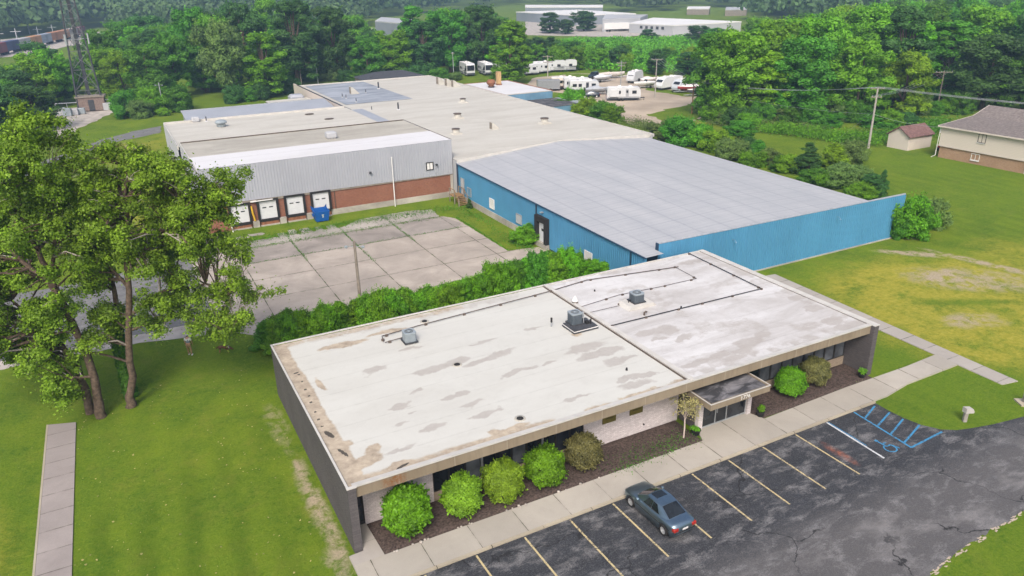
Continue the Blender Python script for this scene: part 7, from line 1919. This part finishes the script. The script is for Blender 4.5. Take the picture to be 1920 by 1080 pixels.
    m_.add(roofg, rf, 0, True)
    fu = np.array([.5, 0, .85]); ru = np.array([-.5, 0, .85])
    g_, f_ = sheet(V3(bot[4], 1), V3(bot[4], -1), V3(tp[4], 1), V3(tp[4], -1), .045, 9, 5, 0, 0, fu); m_.add(g_, f_, 0, True)
    g_, f_ = sheet(V3(bot[0], 1), V3(bot[0], -1), V3(tp[0], 1), V3(tp[0], -1), .045, 9, 5, 0, 0, ru); m_.add(g_, f_, 0, True)
    m_.build("roof", paint, e)
    for nm_, A_, B_, up_ in (("windscreen", bot[4], tp[4], fu), ("rear_window", bot[0], tp[0], ru)):
        g_, f_ = sheet(V3(A_, 1), V3(A_, -1), V3(B_, 1), V3(B_, -1), .045, 9, 5, .055, .008, up_); b = MB(); b.add(g_, f_, 0, True); b.build(nm_, M['autoglass'], e, fixn=False)
    for s_ in (1, -1):
        b = MB()
        for (k0, k1, i0, i1) in ((1, 2, .25, .97), (2, 3, .04, .86)):
            g_ = []
            for t in np.linspace(.10, .90, 4):
                for u_ in np.linspace(i0, i1, 5):
                    pb = np.array(bot[k0])*(1-u_)+np.array(bot[k1])*u_; pt = np.array(tp[k0])*(1-u_)+np.array(tp[k1])*u_
                    if k0 == 1: u2 = u_
                    p = pb*(1-t)+pt*t; g_.append((p[0], (p[1]+.012+.02*math.sin(math.pi*t))*s_, p[2]))
            b.add(g_, [(j*5+i, j*5+i+1, (j+1)*5+i+1, (j+1)*5+i) for j in range(3) for i in range(4)], 0, True)
        tri = [np.array(bot[3])*.98+np.array(tp[3])*.02, None, None]
        b.build("side_window", M['autoglass'], e, fixn=False)
    for wx in P['wheels']:
        for s_ in (1, -1): wheel(e, wx, s_*P['rw'], P['wr'])
    Lx = P['sx'][-1]
    for s_ in (1, -1):
        zt_ = np.interp(.1, sx, zs)
        b = MB(); b.bbox(-.01, .30, .46, .79, zt_-.20, zt_-.035, .03, 0, T=Matrix.Scale(s_, 4, (0, 1, 0))); b.build("tail_lamp", M['tail'], e)
        b = MB(); b.bbox(Lx-.36, Lx-.045, .44, .68, .46, .555, .03, 0, T=Matrix.Scale(s_, 4, (0, 1, 0))); b.build("headlight", M['lampglass'], e)
        b = MB(); b.bbox(q['fb'][0]-.40, q['fb'][0]-.24, .86, 1.0, q['fb'][1]-.03, q['fb'][1]+.09, .03, 0, T=Matrix.Scale(s_, 4, (0, 1, 0))); b.build("mirror", paint, e)
    b = MB(); b.box(-.012, .05, -.19, .19, .60, .70); b.build("number_plate", M['white'], e)
    if hero:
        b = MB(); z0 = tp[2][2]+.048
        g_ = [(1.95+.52*i/4, -.36+.72*j/6, (np.interp(1.95+.52*i/4, [p[0] for p in tp], [p[2] for p in tp]))+.045*(1-((-.36+.72*j/6)/.555)**2)+.006) for i in range(5) for j in range(7)]
        b.add(g_, [(i*7+j, i*7+j+1, (i+1)*7+j+1, (i+1)*7+j) for i in range(4) for j in range(6)], 0, True); b.build("sunroof", M['autoglass'], e, fixn=False)
        for s_ in (1, -1):
            b = MB(); b.path([(.30, s_*.868, .60), (1.2, s_*.885, .60), (2.2, s_*.89, .60), (3.2, s_*.884, .60)], .016, 5); b.build("side_trim", M['black'], e)
            b = MB(); b.box(2.02, 2.18, s_*.893-.012, s_*.893+.012, .76, .79); b.build("door_handle", paint, e)
        b = MB(); b.path([(.02, -.70, .52), (-.012, -.4, .52), (-.012, .4, .52), (.02, .70, .52)], .018, 5); b.build("bumper_trim", M['black'], e)
        b = MB(); b.box(4.44, 4.497, .04, .24, .42, .52); b.box(4.44, 4.497, -.24, -.04, .42, .52); b.build("grille", M['black'], e)
        for s_ in (1, -1): 
            b = MB(); b.path([(q['fb'][0]+.02, s_*.10, q['fb'][1]+.012), (q['fb'][0]-.10, s_*.55, q['fb'][1]+.06)], .012, 4); b.build("wiper", M['black'], e)
    return e
M['carblue'] = carpaint("steel_blue_car_paint", (.225, .300, .355), .92, .30)
# the parked coupe: nose to the kerb, tail to the driving lane
hero_car = car("parked_car", 15.08, -7.25, R(92), "dark steel blue coupe parked alone nose in to the sidewalk", "car", M['carblue'], hero=True)
hero_car.scale = (.94, .94, 1.0)
DARK = carpaint("dark_navy_paint", (.02, .03, .045)); SILV = carpaint("silver_paint", (.42, .44, .46), .5)
suv = dict(sx=[0, .08, .3, 1.0, 2.2, 3.3, 4.2, 4.6, 4.7], hw=[.70, .86, .92, .94, .94, .93, .90, .80, .62], zb=[.45, .34, .28, .26, .25, .25, .27, .33, .45], zs=[.95, 1.08, 1.12, 1.12, 1.10, 1.08, 1.0, .90, .75], zt=[.97, 1.12, 1.16, 1.16, 1.15, 1.13, 1.08, .95, .78], wheels=(.9, 3.75), wr=.37, rw=.83,
    roof=dict(rb=(.15, 1.12), rt=(.45, 1.72), mt=(1.6, 1.78), ft=(2.6, 1.72), fb=(3.35, 1.12), wb=.80, wt=.64))
def spot(px, row): c = at(px, row); return float(c[0]), float(c[1])
x, y = spot(1114, 147); car("parked_car", x+1.8, y+1.4, R(215), "dark navy estate car beside the red and white boat", "car", DARK, suv, 4.7)
x, y = spot(1332, 178); car("parked_car", x-1.5, y, R(-30), "silver car half hidden at the left end of the right hand wood", "car", SILV, None)
x, y = spot(1145, 181); car("parked_car", x-2.6, y+.6, R(150), "dark car squeezed between grey covered boat and front caravan", "car", DARK, None)

def caravan(px, row, L_, rz_, label, kind='travel', Wd=2.45, Hh=2.95, body=(.53, .545, .565), accent=(.30, .31, .33), front=None, name='caravan', cat='caravan', slide=False, seed=0, group=None):
    """origin at the ground under the tail's near corner; long side along +x, the near side faces -y"""
    x, y = spot(px, row); e = empty(name, (x, y, .012), rz_, label, cat, group); rr = random.Random(seed)
    bm_ = plain("caravan_body", body, .45, 0, .05); am = plain("caravan_accent", accent, .5)
    z0 = .62
    if kind == 'nose': pr = [(0, z0), (L_-.1, z0), (L_, z0+.5), (L_-.25, z0+1.3), (L_-1.0, Hh-.15), (L_-1.5, Hh), (.2, Hh), (0, Hh-.2)]
    elif kind == 'fifth': pr = [(0, z0), (L_-2.4, z0), (L_-2.2, z0+.95), (L_-.35, z0+.95), (L_, z0+1.35), (L_-.1, Hh+.25), (L_-.5, Hh+.45), (L_-3.0, Hh+.45), (L_-3.4, Hh+.1), (.2, Hh+.1), (0, Hh-.1)]
    elif kind == 'motor': pr = [(0, z0-.1), (L_-.1, z0-.15), (L_, z0+.4), (L_-.05, Hh-.4), (L_-.35, Hh), (.15, Hh), (0, Hh-.2)]
    elif kind == 'camper': pr = [(0, z0), (L_-.05, z0), (L_, z0+.4), (L_-.15, z0+1.0), (L_-.7, Hh-.1), (L_-1.3, Hh), (.6, Hh-.05), (.15, Hh-.6), (0, z0+.6)]
    else: pr = [(0, z0), (L_-.15, z0), (L_, z0+.4), (L_-.08, Hh-.5), (L_-.4, Hh-.05), (L_-.7, Hh), (.25, Hh), (.05, Hh-.15)]
    b = MB(); b.extr(pr, 'y', 0, Wd); b.build("body", bm_, e)
    b = MB(); top_ = Hh + (.0 if kind != 'fifth' else .1)
    b.box(.35, L_-1.6, .12, Wd-.12, top_, top_+.04); b.build("roof_skin", M['far_white'], e)
    for xx in (L_*.38, L_*.7):
        b = MB(); b.bbox(xx-.4, xx+.4, Wd/2-.35, Wd/2+.35, top_+.04, top_+.34, .08); b.build("roof_air_conditioner", M['white'], e)
    b = MB(); b.box(.1, L_-.25, -.012, -.002, z0, z0+.34); b.build("skirt_stripe", am, e)
    if kind in ('motor', 'fifth'):
        b = MB(); b.add([(L_*.45, -.014, z0+.5), (L_-.4, -.014, z0+.95), (L_-.4, -.014, z0+1.25), (L_*.5, -.014, z0+.8)], [(0,1,2,3)]); b.add([(L_*.62, -.014, z0+.35), (L_-.3, -.014, z0+.45), (L_-.3, -.014, z0+.75), (L_*.66, -.014, z0+.6)], [(0,1,2,3)]); b.build("swoosh", am, e, fixn=False)
    wn = [(L_*.10, 1.0), (L_*.30, .8), (L_*.74, 1.0)] if kind != 'camper' else [(L_*.45, 1.0)]
    for (xx, w_) in wn:
        f = MB(); f.box(xx, xx+w_, -.03, .0, z0+.95, z0+1.65); fo = f.build("window", M['darkframe'], e); p = MB(); p.box(xx+.05, xx+w_-.05, -.036, -.03, z0+1.0, z0+1.6); p.build("pane", M['glass'], fo)
    dx = L_*.55; b = MB(); b.box(dx, dx+.68, -.035, 0, z0+.02, z0+1.95); do_ = b.build("door", am if kind == 'travel' else bm_, e); b = MB(); b.box(dx+.14, dx+.54, -.045, -.035, z0+1.2, z0+1.7); b.build("door_window", M['glass'], do_)
    # rear (x=0) end: window and lamps
    b = MB(); b.box(-.02, 0, Wd*.25, Wd*.75, z0+1.1, z0+1.7); b.build("rear_window", M['glass'], e)
    for yy in (.12, Wd-.3): b = MB(); b.box(-.03, .02, yy, yy+.18, z0+.25, z0+.55); b.build("tail_lamp", M['tail'], e)
    if kind in ('motor',):
        b = MB(); b.add([(L_+.012, .15, z0+.95), (L_+.012, Wd-.15, z0+.95), (L_-.03, Wd-.15, Hh-.45), (L_-.03, .15, Hh-.45)], [(0,1,2,3)]); b.box(L_-1.2, L_-.1, -.02, -.002, z0+1.0, Hh-.5); b.build("windscreen", M['glass'], e, fixn=False)
        b = MB(); b.box(L_-.02, L_+.05, .05, Wd-.05, z0-.1, z0+.35); b.build("bumper", am, e)
    if kind == 'nose' or kind == 'camper':
        b = MB(); b.add([(L_-.235+.012, .3, z0+1.32), (L_-.235+.012, Wd-.3, z0+1.32), (L_-.85+.012, Wd-.3, Hh-.35), (L_-.85+.012, .3, Hh-.35)], [(0,1,2,3)]); b.build("front_window", M['glass'], e, fixn=False)
    if slide:
        b = MB(); b.box(L_*.08, L_*.34, -.45, 0.0, z0+.4, z0+1.9); b.build("slide_out", bm_, e)
    ax = [L_*.36, L_*.36+.85] if kind != 'motor' else [L_*.25, L_*.80]
    if kind == 'camper': ax = [L_*.42]
    for xx in ax:
        for yy in (.14, Wd-.14): b = MB(); b.lathe([(.36, -.13), (.36, .13), (.22, .13), (.20, .10), (.001, .10)], 14, 0, Matrix.Translation((xx, yy, .36)) @ Matrix.Rotation(R(90 if yy < 1 else -90), 4, 'X')); b.build("wheel", M['black'], e)
    if kind not in ('motor',):
        b = MB()
        for yy in (Wd/2-.55, Wd/2+.55): b.path([(L_-.2 if kind != 'fifth' else L_-2.3, yy, z0-.08), (L_+1.1 if kind != 'fifth' else L_-1.3, Wd/2, z0-.08)], .05, 4)
        b.tube((L_+.9 if kind != 'fifth' else L_-1.6, Wd/2, 0), (L_+.9 if kind != 'fifth' else L_-1.6, Wd/2, z0+.1), .05, n=6); b.build("hitch", M['black'], e)
    b = MB(); b.box(.2, L_-.3, .3, Wd-.3, z0-.2, z0); b.build("chassis", M['black'], e)
    return e
RZ = R(-28)
caravan(1138, 190, 7.6, RZ, "white caravan with slide out nearest the weeds in the gravel yard", slide=True, seed=1)
caravan(1068, 176, 7.2, R(-24), "white caravan with black trim behind the grey covered boat", seed=2, accent=(.05, .05, .06))
caravan(1058, 171, 6.6, R(-24), "white caravan standing between the beige caravan and the black trimmed one", seed=3)
caravan(1034, 169, 6.8, R(-24), "beige caravan with dark windows right of the grey cargo trailer", seed=4, body=(.62, .57, .50), accent=(.10, .08, .07))
caravan(862, 138, 8.4, R(-100), "white motorhome with dark swoosh, the left one of the back row", 'motor', seed=5, Hh=3.5, accent=(.06, .065, .08), name='motorhome', cat='motorhome')
caravan(896, 137, 8.0, R(-100), "white motorhome with dark swoosh, second of the back row", 'motor', seed=6, Hh=3.4, accent=(.06, .065, .08), name='motorhome', cat='motorhome')
caravan(922, 135, 7.4, R(-100), "white motorhome partly hidden by the bright lone tree", 'motor', seed=7, Hh=3.5, accent=(.40, .40, .42), name='motorhome', cat='motorhome')
caravan(966, 143, 7.0, R(-15), "white caravan half hidden right of the bright lone tree", 'nose', seed=8)
caravan(990, 140, 7.0, R(-10), "white caravan in front of the fifth wheel caravans of the back row", 'nose', seed=9)
caravan(1000, 137, 9.6, R(-22), "long white fifth wheel caravan of the back row, the left one", 'fifth', seed=10)
caravan(1024, 136, 9.2, R(-22), "long white fifth wheel caravan of the back row, the right one", 'fifth', seed=11)
caravan(1192, 152, 5.2, R(205), "small grey white camper at the back edge of the gravel yard", 'camper', seed=12, body=(.52, .54, .57), Wd=2.2)
caravan(1265, 163, 7.6, R(190), "white caravan with blue grey nose among the boats, the left one", 'nose', seed=13, body=(.66, .68, .70), accent=(.16, .22, .30))
caravan(1292, 168, 6.6, R(190), "grey caravan with rounded nose among the boats, the right one", 'nose', seed=14, body=(.50, .54, .58), accent=(.08, .10, .14))
x, y = spot(1008, 172); e = empty("cargo_trailer", (x, y, .01), R(-24), "grey enclosed cargo trailer at the left end of the front caravan row", "trailer")
b = MB(); b.bbox(0, 5.6, 0, 2.3, .5, 2.7, .05); b.build("body", plain("cargo_grey", (.23, .24, .26), .5), e)
b = MB(); b.box(-.03, 0, .15, 2.15, .6, 2.5); b.build("rear_door", M['steel'], e)
for xx in (2.4, 3.2):
    for yy in (.05, 2.25): b = MB(); b.lathe([(.34, -.1), (.34, .1), (.001, .1)], 12, 0, Matrix.Translation((xx, yy, .34)) @ Matrix.Rotation(R(90), 4, 'X')); b.build("wheel", M['black'], e)
b = MB(); b.path([(5.5, .5, .5), (6.8, 1.15, .5), (5.5, 1.8, .5)], .05, 4); b.build("hitch", M['black'], e)
def boat(px, row, L_, rz_, label, hull, cover, kind='cover', tower=False):
    x, y = spot(px, row); t = empty("boat_trailer", (x, y, .01), rz_, "boat trailer beneath the "+" ".join(label.split()[:9]), "trailer", "boat trailers in the gravel yard")
    b = MB(); b.path([(-.2, -.7, .45), (L_*.75, -.6, .45), (L_+1.0, 0, .45), (L_*.75, .6, .45), (-.2, .7, .45)], .06, 4); b.build("frame", M['steel'], t)
    for yy in (-1.0, 1.0): b = MB(); b.lathe([(.32, -.1), (.32, .1), (.001, .1)], 12, 0, Matrix.Translation((L_*.3, yy, .32)) @ Matrix.Rotation(R(90), 4, 'X')); b.build("wheel", M['black'], t)
    e = empty("boat", (x, y, .50), rz_, label, "boat")
    n = 14; vs = []; W_ = 1.12
    for i in range(n):
        u_ = i/(n-1); xx = L_*u_; w_ = W_*(1-max(0, (u_-.45)/.55)**2.2)*(.92+.08*min(1, u_*6))+.02; sh_ = .95+.25*u_*u_; ke = .05+.55*max(0, (u_-.6)/.4)**2
        vs += [(xx, -w_, sh_), (xx, -w_*.9, sh_*.55+ke*.4), (xx, 0, ke), (xx, w_*.9, sh_*.55+ke*.4), (xx, w_, sh_)]
    fs = [(i*5+k, i*5+k+1, (i+1)*5+k+1, (i+1)*5+k) for i in range(n-1) for k in range(4)]+[(0, 1, 2, 3, 4)]
    b = MB(); b.add(vs, fs, 0, True); b.build("hull", plain("hull_paint", hull, .35), e)
    b = MB(); cv = []
    for i in range(n):
        u_ = i/(n-1); w_ = vs[i*5+4][1]; z_ = vs[i*5][2]; pk = .10+(.55 if kind == 'cover' else .22)*math.exp(-((u_-.38)/.22)**2)
        cv += [(L_*u_, -w_*1.01, z_-.05), (L_*u_, -w_*1.01, z_+.02), (L_*u_, -w_*.45, z_+pk*.75), (L_*u_, 0, z_+pk), (L_*u_, w_*.45, z_+pk*.75), (L_*u_, w_*1.01, z_+.02), (L_*u_, w_*1.01, z_-.05)]
    b.add(cv, [(i*7+k, i*7+k+1, (i+1)*7+k+1, (i+1)*7+k) for i in range(n-1) for k in range(6)], 0, True); b.build("tarpaulin" if kind == 'cover' else "deck", plain("boat_cover", cover, .8), e)
    if kind != 'cover':
        b = MB(); b.add([(L_*.48, -.8, 1.2), (L_*.48, .8, 1.2), (L_*.42, .75, 1.65), (L_*.42, -.75, 1.65)], [(0,1,2,3), (3,2,1,0)]); b.build("windshield", M['glass'], e, fixn=False)
    b = MB(); b.box(-.35, -.02, -.22, .22, .25, 1.25); b.build("outboard_motor", M['black'], e)
boat(1097, 178, 6.2, R(-24), "boat under a grey tarpaulin in front of the caravans", (.35, .37, .40), (.36, .38, .41))
boat(1122, 148, 7.4, R(-18), "large white boat with red cover strip behind the navy estate car", (.75, .74, .72), (.60, .52, .48), 'open')
boat(1112, 155, 5.4, R(-10), "low boat under a silver tarpaulin in front of the large white boat", (.45, .47, .50), (.55, .58, .62))
boat(1199, 160, 6.0, R(0), "boat with pale pink tarpaulin right of the small camper", (.55, .53, .52), (.66, .60, .58))
boat(1228, 164, 6.0, R(172), "open white boat left of the white caravan with blue grey nose", (.72, .72, .70), (.62, .62, .60), 'open')
boat(1312, 172, 6.2, R(172), "red and white boat right of the grey caravan", (.42, .07, .08), (.70, .66, .64))
boat(1330, 178, 6.2, R(175), "boat with cream tarpaulin at the right end of the boat row", (.10, .11, .13), (.66, .64, .58))

# ------------------------------------------------------------------ the person and the dog on the left lawn
def skin(name, verts, edges, radii, mats, parent, sub=1, matf=None):
    me = bpy.data.meshes.new(name); me.from_pydata(verts, edges, []); o = bpy.data.objects.new(name, me); COL.objects.link(o); o.parent = parent
    bm = bmesh.new(); bm.from_mesh(me); lay = bm.verts.layers.skin.verify(); bm.verts.ensure_lookup_table()
    for v, r_ in zip(bm.verts, radii): v[lay].radius = (r_, r_) if not isinstance(r_, tuple) else r_
    bm.verts[0][lay].use_root = True; bm.to_mesh(me); bm.free()
    o.modifiers.new("skin", 'SKIN').use_smooth_shade = True; o.modifiers.new("smooth", 'SUBSURF').levels = sub; o.modifiers["smooth"].render_levels = sub+0
    dg = bpy.context.evaluated_depsgraph_get(); me2 = bpy.data.meshes.new_from_object(o.evaluated_get(dg)); o.modifiers.clear(); o.data = me2
    me2.materials.clear()
    for mm in (mats if isinstance(mats, (list, tuple)) else [mats]): me2.materials.append(mm)
    if matf:
        for p in me2.polygons: p.material_index = matf(p.center)
    for p in me2.polygons: p.use_smooth = True
    return o
SKIN = plain("skin", (.50, .30, .20), .6, 0, .05)
c = at(357, 666); pe = empty("person", (c[0], c[1], 0), R(-20), "person seen from behind in white cap and grey vest standing under the cottonwood", "person")
# local: faces +y, x to the right; slight stoop, left foot ahead
J = [(0, 0, .93), (0, .01, 1.10), (0, .03, 1.28), (0, .06, 1.42), (0, .08, 1.52), (0, .10, 1.60), (0, .10, 1.70),     # 0-6 pelvis..head
     (.10, 0, .90), (.115, .03, .50), (.12, -.02, .09), (.125, .13, .045),                                             # 7-10 right leg
     (-.10, 0, .90), (-.12, .10, .50), (-.12, .10, .09), (-.125, .25, .045),                                           # 11-14 left leg
     (.19, .05, 1.41), (.25, .06, 1.14), (.24, .20, .92), (.235, .25, .84),                                            # 15-18 right arm
     (-.19, .05, 1.41), (-.25, .05, 1.14), (-.23, .20, .92), (-.225, .25, .84)]
E_ = [(0,1),(1,2),(2,3),(3,4),(4,5),(5,6),(0,7),(7,8),(8,9),(9,10),(0,11),(11,12),(12,13),(13,14),(3,15),(15,16),(16,17),(17,18),(3,19),(19,20),(20,21),(21,22)]
rad = [(.16,.12), (.14,.10), (.165,.115), (.13,.09), .055, .085, .078, .088, .062, .042, .038, .088, .062, .042, .038, .062, .046, .034, .036, .062, .046, .034, .036]
skin("body", J, E_, rad, SKIN, pe)
for s_ in (1, -1):      # fingers and thumb
    for k in range(4):
        x0 = s_*.235; y0 = .25+.012*k-.02
        skin("finger", [(x0, y0, .82), (x0-s_*.004, y0+.02, .775-.004*abs(k-1.5)), (x0-s_*.015, y0+.018, .74)], [(0,1),(1,2)], [.010, .009, .007], SKIN, pe, 1)
    skin("thumb", [(s_*.225, .29, .85), (s_*.205, .32, .81), (s_*.20, .325, .785)], [(0,1),(1,2)], [.012, .010, .008], SKIN, pe, 1)
skin("trousers", [(0, 0, .96), (.10, 0, .90), (.115, .03, .50), (.12, -.02, .12), (-.10, 0, .90), (-.12, .10, .50), (-.12, .10, .12)], [(0,1),(1,2),(2,3),(0,4),(4,5),(5,6)], [(.175,.135), .104, .082, .066, .104, .082, .066], plain("khaki", (.33, .22, .11), .9), pe)
skin("shorts_belt", [(0, 0, .90), (0, 0, 1.02)], [(0,1)], [(.185,.145), (.17,.13)], M['black'], pe)
skin("shirt", [(0, .01, 1.08), (0, .03, 1.28), (0, .06, 1.43), (.19, .05, 1.41), (.235, .055, 1.20), (-.19, .05, 1.41), (-.235, .052, 1.20)], [(0,1),(1,2),(2,3),(3,4),(2,5),(5,6)], [(.16,.12), (.18,.13), (.13,.09), .082, .068, .082, .068], M['white'], pe)
skin("vest", [(0, .005, 1.00), (0, .02, 1.20), (0, .045, 1.38), (0, .055, 1.44)], [(0,1),(1,2),(2,3)], [(.175,.14), (.19,.142), (.165,.125), (.12,.10)], plain("grey_vest", (.20, .235, .28), .9), pe)
b = MB(); b.lathe([(.098, 0), (.10, .04), (.085, .085), (.05, .11), (.001, .118)], 14, 0, Matrix.Translation((0, .10, 1.665))); b.extr([(-.07, 1.665), (.07, 1.665), (.05, 1.68), (-.05, 1.68)], 'y', .18, .29); b.build("cap", M['white'], pe)
b = MB(); b.lathe([(.088, 0), (.092, .05), (.09, .09)], 12, 0, Matrix.Translation((0, .085, 1.585))); b.build("hair", M['black'], pe)
b = MB(); b.lathe([(.001, -.012), (.013, 0), (.001, .012)], 6, 0, Matrix.Translation((0, .19, 1.60))); b.build("nose", SKIN, pe)
for s_ in (1, -1):
    b = MB(); b.lathe([(.001, -.008), (.010, 0), (.001, .008)], 6, 0, Matrix.Translation((s_*.032, .182, 1.635))); b.build("eye", M['black'], pe)
    b = MB(); b.lathe([(.001, -.02), (.018, 0), (.001, .02)], 6, 0, Matrix.Translation((s_*.088, .095, 1.615))); b.build("ear", SKIN, pe)
    y0 = .03 if s_ > 0 else .15
    b = MB(); b.bbox(s_*.125-.048, s_*.125+.048, y0-.08, y0+.17, 0, .085, .03); b.build("shoe", M['white'], pe)
c = at(421, 661); dg_ = empty("dog", (c[0], c[1], 0), R(-24), "dark brown dog with lowered head sniffing the lawn", "dog")
coat = plain("brown_coat", (.085, .045, .025), .9, 0, .5, 7); tanm = plain("tan_leg", (.24, .12, .05), .9, 0, .3, 7)
DV = [(0, 0, .50), (-.28, 0, .53), (.24, 0, .48), (.36, 0, .50), (.50, 0, .40), (.60, 0, .30), (.73, 0, .25),
      (-.33, .09, .44), (-.25, .10, .33), (-.38, .10, .20), (-.36, .10, .03), (-.33, -.09, .44), (-.22, -.10, .33), (-.34, -.10, .20), (-.31, -.10, .03),
      (.27, .09, .36), (.28, .10, .20), (.29, .10, .03), (.27, -.09, .36), (.34, -.10, .21), (.32, -.10, .03), (-.42, 0, .52), (-.56, 0, .40), (-.62, 0, .30)]
DE = [(0,1),(0,2),(2,3),(3,4),(4,5),(5,6),(1,7),(7,8),(8,9),(9,10),(1,11),(11,12),(12,13),(13,14),(2,15),(15,16),(16,17),(2,18),(18,19),(19,20),(1,21),(21,22),(22,23)]
DR = [(.125,.135), (.115,.12), (.135,.155), .12, .085, .085, .045, .085, .065, .035, .032, .085, .065, .035, .032, .06, .038, .034, .06, .038, .034, .045, .04, .025]
skin("body", DV, DE, DR, [coat, tanm], dg_, 1, lambda c_: 1 if c_.z < .30 and c_.x < .42 else 0)
for s_ in (1, -1): b = MB(); b.add([(.54, s_*.05, .37), (.60, s_*.09, .37), (.53, s_*.10, .27)], [(0,1,2), (2,1,0)]); b.lathe([(.001, -.03), (.03, 0), (.001, .05)], 6, 0, Matrix.Translation((.555, s_*.075, .33))); b.build("ear", coat, dg_)
b = MB(); b.lathe([(.118, -.02), (.122, 0), (.118, .02)], 12, 0, Matrix.Translation((.40, 0, .47)) @ Matrix.Rotation(R(70), 4, 'Y')); b.build("collar", M['far_pale'], dg_)

# ------------------------------------------------------------------ air
hz = NT("haze_air"); pv = hz.n("VolumePrincipled")
pv.inputs["Color"].default_value = (.46, .68, .92, 1); pv.inputs["Density"].default_value = 0.00052; pv.inputs["Anisotropy"].default_value = 0.2
hz.t.links.new(pv.outputs[0], hz.out.inputs[1])
b = MB(); b.box(-3300, 3300, -3300, 3300, -1.0, 43.5); ho_ = b.build("haze", hz.m, kind="stuff")
